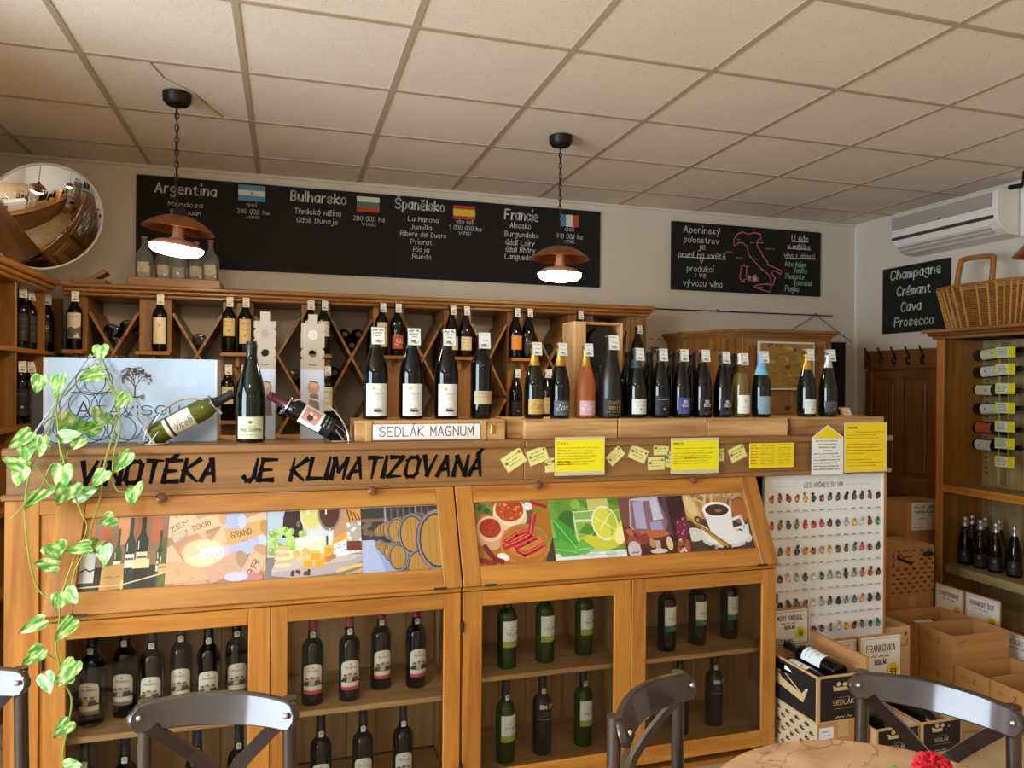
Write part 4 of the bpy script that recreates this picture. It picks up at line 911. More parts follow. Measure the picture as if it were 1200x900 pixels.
cr, xa, xb = crate(416, 592, 'pale wooden magnum crate carrying the white handwritten sign', 2.86)
for px in (432, 566): q = at(px, 505, 2.86).x; boxpart('batten', (q-.012, q+.012, 2.853, 2.86, ZT, ZK), 'pale_z', cr)
boxpart('latch', (xb-.06, xb-.042, 2.856, 2.86, ZT+.025, ZT+.06), 'brass', cr)
x0, x1, z0, z1 = px_rect(437, 497, 563, 515, 2.85)
sg = thing('paper_sign', 'white paper sign with handwritten SEDLÁK MAGNUM on the pale crate', 'sign', ((x0+x1)/2, 2.852, z0))
part('sheet', MB().box(x0, x1, 2.8508, 2.852, z0, z1), 'paper', sg)
cv = CV(fy(2.8506)); cv.rect(x0, z0, x1, z1, '#ecebe8'); cv.text('SEDLÁK MAGNUM', x0+.025, z0+.014, .036, '#2a2a34', width=(x1-x0)-.055, w=.0032); cv.obj('handwriting', 'print', sg)
crate(615, 723.5, 'wooden crate under the rosé bottle'); crate(725, 828.5, 'wooden crate under the black-labelled sparkling bottles'); crate(830, 923, 'wooden crate under the bottle with the sky-blue neck foil')
crate(927, 1036, 'wooden crate at the counter end under two green sparkling bottles', 2.90, 3.12)
crate(594, 613, 'short dark wooden crate end between the magnum crate and the row', 2.92, 3.12)
# ================================================================ BOTTLES ON THE CRATES
MAG = dict(style='magnum', z=(.012, .118), w=.90, paper='#e6e5e1')
for px, a, lb in ((440, 0, 'black magnum bottle with white cart label standing over the sign\'s first letters'), (482, 0, 'black magnum bottle with white cart label between two alike magnums'), (523, 0, 'black magnum bottle with white cart label next to the thin brown bottle')):
    p = at(px, 470, 2.97); bottle('burgundy', 'glass_black', (p.x, 2.97, ZK), lb, MAG, 'cap_black', .235, tagv=0, sc=1.20, group='magnum bottles on the pale crate')
p = at(564, 470, 2.97); bottle('bordeaux', 'glass_black', (p.x, 2.97, ZK), 'broad black bottle with small beige label and gold medal at the crate end', dict(style='plain', z=(.052, .098), w=.95, paper='#b9ab84', ink='#4a3e28'), 'cap_black', .245, tagv=1, sc=1.17)
p = at(567, 470, 3.06); bottle('burgundy', 'glass_brown', (p.x-.004, 3.07, ZK), 'slim brown bottle with red neck behind the broad black bottle', dict(style='plain', z=(.02, .09), w=.95, paper='#5a4a34', ink='#9a8a5a'), 'cap_red', .235, sc=.93)
SP = [
 (626, 'glass_dkgreen', 'cap_gold', dict(style='script', z=(.020, .083), w=.9, paper='#c9a65c', ink='#8a6a30', word='Zan'), 'green sparkling bottle with gold foil and mustard label'),
 (656, 'glass_black', 'cap_gold', dict(style='script', z=(.014, .078), w=.95, paper='#4a5862', ink='#d6dee2', word='Zan'), 'dark sparkling bottle with gold foil and slate-blue label'),
 (686, 'glass_rose', 'cap_gold', dict(style='script', z=(.014, .078), w=.95, paper='#c7a0a4', ink='#efe2e2', word='Zan'), 'rosé sparkling bottle with gold foil and pink label'),
 (746, 'glass_dkgreen', 'cap_slate', dict(style='plain', z=(.018, .085), w=.92, paper='#d9dcd8', accent='#c09050'), 'dark sparkling bottle with slate capsule and white label'),
 (773.5, 'glass_black', 'cap_black', dict(style='plain', z=(.014, .100), w=.95, paper='#181b22', ink='#b8bcc4', accent='#8a8a90'), 'black sparkling bottle with dark label and pale print'),
 (798, 'glass_black', 'cap_black', dict(style='bosco', z=(.018, .092), w=.8, paper='#3a4a8a'), 'black sparkling bottle with blue BOSCO label'),
 (823, 'glass_black', 'cap_black', dict(style='bosco', z=(.012, .092), w=.8, paper='#101114'), 'black sparkling bottle with black BOSCO label next to the blue-labelled one'),
 (847, 'glass_black', 'cap_black', dict(style='bosco', z=(.012, .092), w=.8, paper='#101114'), 'black sparkling bottle with black BOSCO label next to the clear bottle'),
 (868, 'strawglass', 'cap_white', dict(style='logo', z=(.018, .105), w=.9, paper='#e6e6e4', accent='#c8a84a'), 'clear pale-gold bottle with white label and gold emblem'),
 (892, 'glass_dkgreen', 'cap_sky', dict(style='script', z=(.016, .100), w=.9, paper='#7f9fb0', ink='#b0a060', word='L'), 'dark sparkling bottle with sky-blue foil and light blue label'),
 (945, 'glass_dkgreen', 'cap_gold', dict(style='plain', z=(.016, .085), w=.85, paper='#dcdcd6'), 'green sparkling bottle with pale gold foil and white label at the counter end'),
 (970, 'glass_dkgreen', 'cap_silver', dict(style='plain', z=(.022, .078), w=.95, paper='#3c4048', ink='#a8acb0', accent='#80848a'), 'green sparkling bottle with silver string and grey label at the counter end')]
for i, (px, g, c, sp, lb) in enumerate(SP):
    Y = 2.965; p = at(px, 470, Y)
    k = 'champ' if g != 'strawglass' else 'burgundy'
    cz = {'cap_sky': .20, 'cap_slate': .225, 'cap_gold': .228, 'cap_silver': .24}.get(c, .25)
    bottle(k, g, (p.x, Y, ZK), lb, sp, c, cz, k == 'champ' and c in ('cap_gold', 'cap_white', 'cap_silver'), 1+i % 3, fill='straw_wine' if g == 'strawglass' else None, name='sparkling_bottle', sc=.97 if px != 847 else .95, group=None)
p = at(716, 470, 2.955); bottle('champ', 'glass_matte', (p.x, 2.965, ZK), 'tall matt black sparkling bottle with gold print beside the open gift box', dict(style='goldtext', z=(.01, .075), w=.9, paper='#101114'), 'cap_black', .26, tagv=2, sc=1.14, name='sparkling_bottle')
for k, (px, lb) in enumerate(((735, 'dark spare bottle standing behind the white-labelled sparkling bottle'), (760, 'dark spare bottle behind the black bottle with pale print'), (786, 'dark spare bottle behind the blue BOSCO bottle'), (810, 'dark spare bottle behind the black BOSCO bottles'), (858, 'dark spare bottle behind the clear pale-gold bottle'))):
    p = at(px, 470, 3.06); bottle('burgundy', 'glass_black', (p.x, 3.055, ZK), lb, None, 'cap_black', .24, sc=.98)
# small wooden price stand at the end
x = at(986, 480, 3.0).x; t = thing('price_stand', 'small tilted wooden price stand beside the grey-labelled bottle', 'price stand', (x+.02, 2.98, ZK))
M = Matrix.Translation((x+.02, 2.98, ZK)) @ Euler((-.5, 0, 0)).to_matrix().to_4x4()
part('card_holder', MB().box(-.03, .03, 0, .006, 0, .05, M), 'pale_x', t)
cv = CV(lambda u, v, h: M @ Vector((u, -.0004-h, v))); cv.rect(-.02, .006, .026, .045, '#e6e2d8'); cv.scrib(-.014, .032, .03, .006, INK, seed=2); cv.scrib(-.006, .014, .02, .008, INK, seed=4); cv.obj('price_card', 'print', t)
part('foot', MB().box(-.028, .028, .0, .05, 0, .006, Matrix.Translation((x+.02, 2.98, ZK))), 'pale_x', t)
# open wooden gift box with a black bottle case
x0, x1 = at(673, 430, 3.10).x, at(731, 430, 3.10).x; zt = at(690, 377, 3.10).z
t = thing('gift_box', 'open upright wooden gift box holding a black bottle case', 'box', ((x0+x1)/2, 3.17, ZT))
Y0, Y1 = 3.11, 3.24
boxpart('side', (x0, x0+.012, Y0, Y1, ZT, zt), 'pale_z', t); boxpart('side', (x1-.012, x1, Y0, Y1, ZT, zt), 'pale_z', t); boxpart('back', (x0, x1, Y1, Y1+.012, ZT, zt), 'pale_z', t)
boxpart('top', (x0+.012, x1-.012, Y0, Y1, zt-.012, zt), 'pale_x', t); boxpart('bottom', (x0+.012, x1-.012, Y0, Y1, ZT, ZT+.012), 'pale_x', t)
boxpart('front_edge', (x0, x0+.055, Y0-.012, Y0, ZT, zt), 'pale_z', t)
t2 = thing('bottle_case', 'black moulded bottle case standing inside the wooden gift box', 'bottle case', ((x0+x1)/2+.02, 3.16, ZT+.012))
cx = (x0+x1)/2+.022; pl = [(cx-.062, ZT+.013)]+[(cx+.062, ZT+.013)]+[(cx+.062-.0*i, zt-.07) for i in (0,)]+[(cx+.05*math.cos(a), zt-.066+.045*math.sin(a)) for a in (.5, 1.0, 1.57, 2.1, 2.6)]+[(cx-.062, zt-.07)]
part('case', MB().prism(pl, 0, .07, Matrix(((1, 0, 0, 0), (0, 0, 1, 3.125), (0, 1, 0, 0), (0, 0, 0, 1)))), 'glass_matte', t2)
cv = CV(fy(3.1245)); cv.ell(cx-.025, ZT+.24, .012, .04, '#4a4a4c'); cv.text('MAXIMUM', cx+.005, ZT+.17, .014, '#b8b4ac', rot=PI/2, wk=.14, width=.14); cv.text('brut', cx-.02, ZT+.19, .01, '#8a8680', rot=PI/2, width=.05); cv.obj('lettering', 'print', t2)
# ================================================================ LEFT OF THE CRATES
x0, x1, z0, z1 = px_rect(50, 420, 255, 520, 3.0); z0 = ZT
t = thing('wine_carton', 'large pale blue carton with a bare tree drawing', 'carton', ((x0+x1)/2, 3.06, ZT))
mat('carton_white', '#d3d6dc', .55)
part('carton', MB().box(x0, x1, 3.0, 3.14, z0, z1), 'carton_white', t, bev=.003)
cv = CV(fy(2.9995)); cv.rect(x0+.015, z0, x1-.012, z1, '#b9cfe6')
rn = random.Random(4)
for k in range(26):
    x = rn.uniform(x0+.06, x1-.08); z = rn.uniform(z0+.02, z1-.05); cv.blob(x, z, rn.uniform(.02, .045), rn.choice(['#c0d3e7', '#b0c8e0', '#c3d2e2', '#bccfe2']), rn, .7)
bx_, bz = at(158, 464, 3.0).x, at(158, 464, 3.0).z
def branch(x, z, a, L, w, d):
    x2, z2 = x+L*math.cos(a), z+L*math.sin(a); cv.line([(x, z), (x2, z2)], w, '#6a5648'); cv.k -= 1
    if d:
        for q in (-.55, .5, .05 if d > 3 else -.2): branch(x2, z2, a+q+rn.uniform(-.2, .2), L*rn.uniform(.6, .8), w*.68, d-1)
    else: cv.ell(x2, z2, .0018, .0018, '#7a6a60', n=6); cv.k -= 1
branch(bx_, bz-.004, 1.55, .035, .0045, 5)
for a in (2.9, 3.3, -.1, .2): branch(bx_, bz-.004, a, .02, .003, 1)
za = at(150, 486, 3.0).z; xs = at(90, 486, 3.0).x; cv.text('A', xs, za-.003, .050, '#23232a', width=.042, w=.005); cv.text('TAVISCU', at(111, 486, 3).x, za, .032, '#4a4a54', width=at(210, 486, 3).x-at(111, 486, 3).x, w=.0035)
cv.text('NATURA SECTAM', at(105, 515, 3).x, at(105, 515, 3).z, .011, '#8a94a4', width=.26); cv.obj('printed_front', 'print', t)
x0, x1, z0, z1 = px_rect(24, 442, 47, 520, 3.05)
single('grey_panel', MB().box(x0, x1+.1, 3.15, 3.17, ZT, z1), 'grey_panel', 'dark grey rounded panel standing beside the pale blue carton', 'panel', bev=.012)
# two tall gift cartons with carrying holes
def plate_holes(mb, x0, x1, z0, z1, holes, y0, y1):
    """card with round holes; holes = [(cz, r)] centred in x"""
    cx = (x0+x1)/2; n = 16; zs = z0
    for cz, r in holes:
        a, b = cz-r*1.4, cz+r*1.4; mb.box(x0, x1, y0, y1, zs, a); zs = b
        out = []; inn = []
        for i in range(n):
            t_ = 2*PI*(i+.5)/n; c, s_ = math.cos(t_), math.sin(t_); k = min(((x1-x0)/2)/max(abs(c), 1e-6), (b-a)/2/max(abs(s_), 1e-6)); out.append((cx+c*k, cz+s_*k)); inn.append((cx+c*r, cz+s_*r))
        V = [(x, y0, z) for x, z in out]+[(x, y0, z) for x, z in inn]+[(x, y1, z) for x, z in out]+[(x, y1, z) for x, z in inn]
        F = []
        for i in range(n):
            j = (i+1) % n; F += [(i, j, n+j, n+i), (2*n+i, 3*n+i, 3*n+j, 2*n+j), (n+i, n+j, 3*n+j, 3*n+i)]
        mb.add(V, F)
    mb.box(x0, x1, y0, y1, zs, z1)
mat('kraft_grey', '#b7aa97', .8)
for pl, pr, pt, lb, sd in ((297, 323, 365, 'grey gift carton with two round holes behind the champagne bottle', 1), (352.5, 380, 368, 'grey gift carton with round sticker and hole behind the red bottle in its stand', 2)):
    Y = 3.06; x0, x1, _, z1 = px_rect(pl, pt+11, pr, 520, Y); zm = at(310, 433, Y).z
    t = thing('gift_carton', lb, 'carton', ((x0+x1)/2, Y+.045, ZT), 0, 'tall grey gift cartons')
    part('body', MB().box(x0, x1, Y, Y+.09, ZT, zm), 'kraft_grey', t, bev=.002)
    mb = MB(); h1, h2 = at(310, 391, Y).z, at(310, 413, Y).z
    plate_holes(mb, x0, x1, zm, z1, [(h2, .016)]+([(h1, .016)] if sd == 1 else []), Y, Y+.003)
    cx = (x0+x1)/2; mb.box(cx-.018, cx+.018, Y, Y+.003, z1, z1+.036); part('header_card', mb, 'kraft_grey', t)
    plate = MB(); plate_holes(plate, x0, x1, zm, z1-.03, [(h2, .016)], Y+.087, Y+.09); part('rear_card', plate, 'kraft_grey', t)
    cv = CV(fy(Y-.0004)); rn = random.Random(sd); cv.rect(x0+.001, ZT, x1-.001, zm, '#cdd4de'); cv.line([(cx-.015, zm+.02), (cx+.015, zm+.02)], .003, '#3a342c')
    if sd == 2: cv.ell(cx, h1, .020, .020, '#d8cfbe'); cv.scrib(cx-.012, h1-.002, .024, .004, '#8a7e6c', seed=2)
    cv.ell(cx+.004, zm-.07, .024, .026, '#c49a7c'); cv.poly([(cx-.02, zm-.18), (cx+.03, zm-.18), (cx+.022, zm-.095), (cx-.01, zm-.095)], '#8a7a68'); cv.blob(cx+.004, zm-.062, .014, '#d8b090', rn); cv.poly([(cx-.03, zm-.19), (cx-.005, zm-.19), (cx, zm-.12)], '#b08a50')
    cv.line([(cx-.012, zm-.045), (cx+.02, zm-.05)], .004, '#6a4a38'); cv.obj('printed_front', 'print', t)
# champagne magnum
p = at(294, 500, 2.93); bottle('champ', 'glass_dkgreen', (p.x, 2.93, ZT), 'large green champagne bottle with pale label and round neck seal on the counter', dict(style='champlabel', z=(.012, .080), w=.95, paper='#cfd6b4'), 'cap_black', .275, sc=1.20, name='champagne_bottle')
# wire stands with a tilted bottle each
def stand(cpx, cpy, Y, ang, flip, sc, lbB, lbS, **kw):
    c = at(cpx, cpy, Y); d = -1 if flip else 1            # bottle axis from base to mouth
    ax = Vector((d*math.cos(ang), 0, math.sin(ang)))
    base = c-ax*.15*sc
    # rotate local +Z onto ax, keep the label (local -Y) facing the shop
    rot = Euler((0, d*(PI/2-ang), 0))
    b = bottle(kw['kind'], kw['glass'], base, lbB, kw['spec'], kw['cap'], .225, M=rot, sc=sc)
    if kw.get('spin'): b.rotation_euler = (rot.to_matrix() @ Euler((0, 0, kw['spin'])).to_matrix()).to_euler()
    t = thing('bottle_stand', lbS, 'bottle stand', (c.x, Y, ZT), 0, 'wire bottle stands')
    for s_, nm in ((-.045, 'wire_arch'), (.045, 'wire_arch')):
        P = []
        for i in range(17):
            q = -.15+(PI*.80)*i/16; P.append((c.x-d*.02-d*.135*math.cos(q+.25), Y+s_*(1-.75*i/16), ZT+.012+.135*max(0, math.sin(q+.1))*1.12 if i else ZT+.003))
        part(nm, MB().tube(P, .003, 6), 'chrome', t, smooth=True)
    e = base; part('base_loop', MB().tube([(e.x+d*.01+.05*math.cos(2*PI*i/16), Y+.048*math.sin(2*PI*i/16), ZT+.003) for i in range(16)], .003, 6, True), 'chrome', t, smooth=True)
    nk = c+ax*.075*sc; u = Vector((0, 1, 0)); v = ax.cross(u)
    part('neck_ring', MB().tube([nk+(u*math.cos(2*PI*i/18)+v*math.sin(2*PI*i/18))*.034*sc for i in range(18)], .0028, 6, True), 'chrome', t, smooth=True)
    part('cradle', MB().tube([(e.x-.0, Y-.04, ZT+.003), (e.x+d*.03, Y-.04, ZT+.045), (e.x+d*.03, Y+.04, ZT+.045), (e.x, Y+.04, ZT+.003)], .003, 6), 'chrome', t, smooth=True)
stand(226, 486, 2.90, .52, False, 1.05, 'white wine bottle in green glass lying tilted in a wire stand', 'chrome wire stand cradling the white wine bottle', kind='bordeaux', glass='glass_olive', spec=dict(style='vicelli', z=(.055, .150), w=1.2, paper='#dcd6c6'), cap='cap_black', spin=.25)
stand(359, 487, 2.90, .52, True, 1.05, 'red wine bottle with portrait label lying tilted in a wire stand', 'chrome wire stand cradling the red wine bottle', kind='bordeaux', glass='glass_black', spec=dict(style='face', z=(.050, .170), w=1.2, paper='#e8ecec'), cap='cap_wine', spin=.15)
# pyramid wire rack
ap = at(106, 416, 2.86); L = at(30, 522, 2.86); Rr = at(181, 522, 2.86); zb = ZT+.004
t = thing('wire_wine_rack', 'empty triangular wire wine rack wound round by the trailing plant', 'wine rack', (ap.x, 2.93, ZT))
Yf, Yb_ = 2.86, 3.0 - .02
def tri(Y): return [(L.x+.0, Y, zb), (ap.x, Y, ap.z), (Rr.x, Y, zb)]
for Y in (Yf, Yb_): part('frame', MB().tube(tri(Y), .0040, 6), 'lit_wire', t, smooth=True)
for a in ((L.x, zb), (Rr.x, zb), (ap.x, ap.z)): part('crossbar', MB().tube([(a[0], Yf, a[1]), (a[0], Yb_, a[1])], .0038, 6), 'chrome', t, smooth=True)
rr = .046
for row in range(3):
    for k in range(3-row):
        cx = ap.x+(k-(2-row)/2)*rr*2.1; cz = zb+rr+.006+row*rr*1.8
        for Y in (Yf+.004, Yb_-.004):
            part('ring', MB().tube([(cx+rr*math.cos(2*PI*i/24), Y, cz+rr*math.sin(2*PI*i/24)) for i in range(24)], .0017, 5, True), 'darksteel', t, smooth=True)
# ================================================================ TRAILING PLANT
def leafmat():
    mt, N, L, b = newmat('leaf')
    tc = N.new('ShaderNodeTexCoord'); oi = N.new('ShaderNodeObjectInfo'); ad = N.new('ShaderNodeVectorMath'); ad.operation = 'ADD'
    sc = N.new('ShaderNodeVectorMath'); sc.operation = 'SCALE'; sc.inputs[0].default_value = (3, 5, 7); L.new(oi.outputs['Random'], sc.inputs['Scale'])
    L.new(tc.outputs['Object'], ad.inputs[0]); L.new(sc.outputs[0], ad.inputs[1])
    mp = N.new('ShaderNodeMapping'); mp.inputs['Scale'].default_value = (7, 7, 2.6); L.new(ad.outputs[0], mp.inputs[0])
    nz = N.new('ShaderNodeTexNoise'); nz.inputs['Scale'].default_value = 1; nz.inputs['Detail'].default_value = 3; L.new(mp.outputs[0], nz.inputs['Vector'])
    cr = N.new('ShaderNodeValToRGB'); e = cr.color_ramp.elements; e[0].position = .40; e[0].color = (*lin('#4c8f3c'), 1); e[1].position = .64; e[1].color = (*lin('#dfe6ae'), 1)
    e2 = cr.color_ramp.elements.new(.52); e2.color = (*lin('#8cbc58'), 1)
    L.new(nz.outputs['Fac'], cr.inputs[0]); L.new(cr.outputs[0], b.inputs['Base Color']); b.inputs['Roughness'].default_value = .4
    b.inputs['Subsurface Weight'].default_value = 0; MATS['leaf'] = mt
leafmat()
def leaf_mesh():
    """heart-shaped blade, stalk at origin, tip along +Z, facing -Y"""
    out = [(0, .0), (.16, -.10), (.33, -.06), (.43, .10), (.42, .30), (.32, .55), (.17, .80), (0, 1.0)]
    V = []; F = []
    mid = [(0, 0, max(0, z)) for x, z in out]
    n = len(out)
    for s_ in (-1, 1):
        b = len(V)
        for x, z in out: V.append((0, .02*math.sin(PI*max(z, 0)), max(z, 0) if x else z))
        for x, z in out: V.append((s_*x*.5, -.06*abs(x)+.03*math.sin(PI*max(z, 0)), (z+max(z, 0))/2))
        for x, z in out: V.append((s_*x, -.09*abs(x)+.10*x*x-.12*max(0, z-.6), z))
        for r in (0, 1):
            for i in range(n-1):
                q = (b+r*n+i, b+r*n+n+i, b+r*n+n+i+1, b+r*n+i+1); F.append(q if s_ > 0 else q[::-1])
    m_ = MB(); m_.v = V; m_.f = F; return m_.mesh('leaf', True)
LEAF = leaf_mesh(); LEAF.materials.append(MATS['leaf'])
plant = thing('trailing_plant', 'variegated pothos vine trailing over the counter end by the wire rack', 'plant', (at(110, 515, 2.92).x, 2.92, ZT))
def dep(py): return 2.84 if py < 500 else (2.74 if py < 590 else (2.66 if py < 640 else 2.57))
def W(px, py, dy=0): return at(px, py, dep(py)+dy)
def smooth_path(P, n=5):
    out = []
    for i in range(len(P)-1):
        a = P[max(i-1, 0)]; b = P[i]; c = P[i+1]; d = P[min(i+2, len(P)-1)]
        for k in range(n):
            t_ = k/n; out.append(.5*((2*b)+(c-a)*t_+(2*a-5*b+4*c-d)*t_*t_+(3*b-a-3*c+d)*t_**3))
    out.append(P[-1]); return out
VINES = [
 [(104, 428), (88, 450), (66, 475), (54, 515), (37, 545), (29, 590), (32, 640), (40, 680), (52, 698), (70, 699)],
 [(75, 525), (80, 560), (95, 600), (102, 620), (85, 660), (72, 700), (70, 725), (66, 760), (76, 800), (84, 820), (80, 850), (74, 880), (75, 905)],
 [(120, 420), (136, 465), (141, 500), (134, 530), (132, 560), (138, 575), (150, 576)],
 [(112, 425), (125, 445), (138, 475), (135, 500), (122, 545), (118, 580), (108, 615), (102, 640), (88, 668), (82, 695)],
 [(66, 495), (70, 520), (78, 560), (62, 570), (52, 560), (40, 545)],
 [(12, 610), (30, 590), (48, 572), (60, 545), (72, 545), (80, 530)],
 [(64, 442), (72, 450), (66, 475), (68, 500), (72, 540)],
 [(70, 725), (58, 730), (52, 728)], [(66, 775), (58, 768), (50, 760)]]
for v in VINES: part('vine', MB().tube(smooth_path([W(*q) for q in v]), .0028, 5), 'stem', plant, smooth=True)
# (stalk px, tip px, width factor)
LEAVES = [((48, 440), (42, 462)), ((70, 440), (65, 468)), ((118, 405), (118, 424)), ((119, 436), (90, 446)), ((148, 462), (135, 480)), ((122, 483), (112, 500)), ((88, 490), (68, 522)), ((70, 512), (98, 508)), ((36, 506), (8, 527)),
 ((50, 512), (46, 538)), ((30, 518), (32, 543)), ((30, 548), (0, 535)), ((26, 548), (18, 572)), ((74, 546), (72, 578)), ((54, 574), (28, 598)), ((85, 566), (66, 594)), ((86, 582), (116, 572)), ((124, 552), (108, 572)), ((152, 532), (132, 556)), ((152, 530), (133, 550)),
 ((158, 570), (157, 594)), ((134, 606), (116, 616)), ((106, 640), (74, 646)), ((122, 640), (124, 664)), ((118, 634), (108, 650)), ((62, 638), (70, 655)), ((68, 662), (38, 660)), ((76, 692), (92, 708)), ((72, 696), (66, 716)), ((52, 726), (20, 743)), ((86, 726), (64, 752)), ((50, 760), (25, 780)), ((88, 775), (66, 806)), ((84, 790), (62, 800)), ((52, 790), (60, 814)), ((82, 845), (62, 866)), ((76, 900), (98, 896)), ((100, 506), (124, 494)), ((94, 512), (84, 528)), ((56, 520), (30, 524))]
rn = random.Random(11)
for (a, b), (c, d) in LEAVES:
    p = W(a, b, -.012); q = W(c, d, -.035); ax = q-p; L = max(ax.length, .05)*.98; z = ax.normalized(); y = Vector((rn.uniform(-.35, .35), 1, rn.uniform(-.5, .0))); x = y.cross(z).normalized(); y = z.cross(x)
    o = link('leaf', LEAF, None, plant); wf_ = L*rn.uniform(.68, .85) if L > .07 else .062
    M = Matrix(((x.x*wf_, y.x*L, z.x*L, p.x), (x.y*wf_, y.y*L, z.y*L, p.y), (x.z*wf_, y.z*L, z.z*L, p.z), (0, 0, 0, 1)))
    o.matrix_basis = Matrix.Translation(-plant.location) @ M
# ================================================================ WALL BOARDS
def wallboard(name, label, quad, texts, fn_at, fmap, m='board_black'):
    pass
YW = YB-.014
def chalk_writer(cv, P, Ycoord=None):
    """P(px,py)->(u,v) on the board plane"""
    def wr(s_, a, base, b, hpx, col='#cfccc4', w=None, shear=.05):
        u0, v0 = P(a, base); u1 = P(b, base)[0]; k = abs(u1-u0)/max(1, b-a)
        hpx *= 1 if hpx > 9 else .76
        cv.text(s_, u0, v0, hpx*k, col, width=(u1-u0), w=w or hpx*k*(.15 if hpx > 9 else .125), shear=shear, jit=.02)
    return wr
x0, x1 = at(160, 203, YW).x, at(703, 250, YW).x
t = thing('chalkboard', 'long black chalkboard listing wine countries with four small flags', 'chalkboard', ((x0+x1)/2, YW, 2.215))
part('board', MB().box(x0, x1, YW-.006, YB-.001, 2.215, 2.74), 'board_black', t)
cv = CV(fy(YW-.0065), .00003); P = lambda px, py: (at(px, py, YW).x, at(px, py, YW).z); wr = chalk_writer(cv, P)
for r in (('Argentina', 182, 225, 253, 12), ('Mendoza', 197.5, 241, 237.5, 7), ('San Juan', 200, 250.5, 235, 7), ('asi', 289, 242, 300, 6), ('210 000 ha', 278, 249.5, 315, 6.5), ('vinic', 289, 256, 304, 6),
 ('Bulharsko', 341, 235, 405, 11.5), ('Thrácká nížina', 345, 250, 399, 8), ('údolí Dunaje', 348, 260.5, 395, 8), ('200 000 ha', 414, 258, 450, 6.5), ('vinic', 424, 264.5, 440, 6),
 ('Španělsko', 463, 244, 520, 11), ('La Mancha', 478, 259, 513, 7), ('Jumilla', 480, 268.5, 505, 7), ('Ribera del Duero', 469, 276, 522, 7), ('Priorat', 481, 286, 506, 7), ('Rioja', 484, 295, 502, 7), ('Rueda', 483, 303, 504, 7),
 ('více než', 534, 262, 554, 6), ('1 000 000 ha', 526, 269, 563, 6.5), ('vinic', 537, 275, 551, 6), ('Francie', 591, 257, 629, 10.5), ('Alsasko', 597, 267, 621, 7.5), ('Burgundsko', 591, 277, 630, 7.5), ('údolí Loiry', 592, 287, 625, 7.5),
 ('údolí Rhôny', 592, 295, 626, 7.5), ('Languedoc', 591, 303.5, 625, 7.5), ('asi', 661, 271, 671, 6), ('910 000 ha', 651, 279, 681, 6.5), ('vinic', 659, 285, 672, 6)): wr(*r)
cv.obj('chalk_writing', 'chalk', t)
def flag(a, b, c, d, cols, vert, nm, extra=None):
    X0, Z1 = P(a, b); X1, Z0 = P(c, d); mid = P((a+c)/2, (b+d)/2)[1]; h = (at(a, b, YW).z-at(a, d, YW).z); Z0, Z1 = mid-h/2, mid+h/2
    cv = CV(fy(YW-.0066), .00003)
    for i, q in enumerate(cols):
        if vert: cv.rect(X0+(X1-X0)*i/3, Z0, X0+(X1-X0)*(i+1)/3, Z1, q)
        else: cv.rect(X0, Z1-(Z1-Z0)*(i+1)/len(cols), X1, Z1-(Z1-Z0)*i/len(cols), q)
    if extra: cv.ell((X0+X1)/2, mid, .008, .008, extra)
    cv.obj(nm, 'print', t)
flag(279.5, 217.5, 311, 236, ['#5a8eb8', '#d8d8d0', '#5a8eb8'], 0, 'flag_sticker', '#c89a48'); flag(418, 231, 444.5, 249, ['#d8d4cc', '#4a7a5c', '#b8442c'], 0, 'flag_sticker')
flag(531, 241.5, 556.5, 257.5, ['#b83c24', '#d8bc3c', '#d8bc3c', '#b83c24'], 0, 'flag_sticker'); flag(655.5, 252, 678, 266, ['#4a82a0', '#d8d4cc', '#b8442c'], 1, 'flag_sticker')
x0, x1 = at(787, 300, YW).x, at(961, 300, YW).x
t = thing('chalkboard', 'small black chalkboard with a pink outline map of Italy', 'chalkboard', ((x0+x1)/2, YW, 2.225))
part('board', MB().box(x0, x1, YW-.006, YB-.001, 2.228, 2.718), 'board_black', t)
cv = CV(fy(YW-.0065), .00003); wr = chalk_writer(cv, P)
for r in (('Apeninský', 801, 272, 843, 8.5), ('poloostrov', 801, 283.5, 842, 8), ('je', 817.5, 292, 825.5, 8), ('první na světě', 794.5, 301, 849, 8), ('v', 819.5, 309, 823, 8), ('produkci', 804.5, 317.5, 835, 7.5), ('i ve', 814, 325, 826, 7.5), ('vývozu vína', 799.5, 334.5, 845, 8)): wr(*r)
for r in (('U nás', 927, 282.5, 946, 8), ('v nabídce', 922, 291.5, 948, 7), ('vína z oblastí', 918, 302, 953, 7, '#d8b0b8')): wr(*r)
for r in (('Alto Adige', 919, 312, 942.5, 6.5), ('Veneto', 929, 319.5, 944.5, 6.5), ('Piemonte', 919.5, 326.5, 941, 6.5), ('Toscana', 929, 334, 949, 6.5), ('Puglia', 919, 341, 934.5, 7)): wr(*r, '#a8c8b4')
Q = lambda a, b: P(740+a/4, 230+b/4)
for pts in ([(478, 235), (475, 205), (492, 180), (515, 168), (545, 180), (570, 172), (600, 178), (603, 200), (583, 210), (585, 235), (605, 265), (615, 290), (635, 310), (632, 320), (665, 335), (698, 350), (695, 368), (665, 348), (652, 360), (668, 385), (660, 415), (648, 422), (650, 395), (640, 370), (610, 345), (575, 310), (545, 275), (538, 240), (522, 222), (500, 218), (478, 235)],
 [(568, 425), (590, 415), (645, 412), (650, 435), (640, 450), (610, 440), (568, 425)], [(510, 330), (525, 322), (535, 335), (533, 390), (515, 398), (503, 385), (508, 350), (510, 330)]): cv.line([Q(*q) for q in pts], .008, '#c8707c')
for a, b, c, d in ((230, 285, 437, 296), (748, 213, 825, 217), (728, 245, 832, 252), (718, 292, 858, 294)): cv.line([Q(a, b), Q(c, d)], .006, '#cfccc4')
u, v = Q(545, 396); cv.text('Itálie', u, v, .038, '#d8a0b0', width=.085, w=.008)
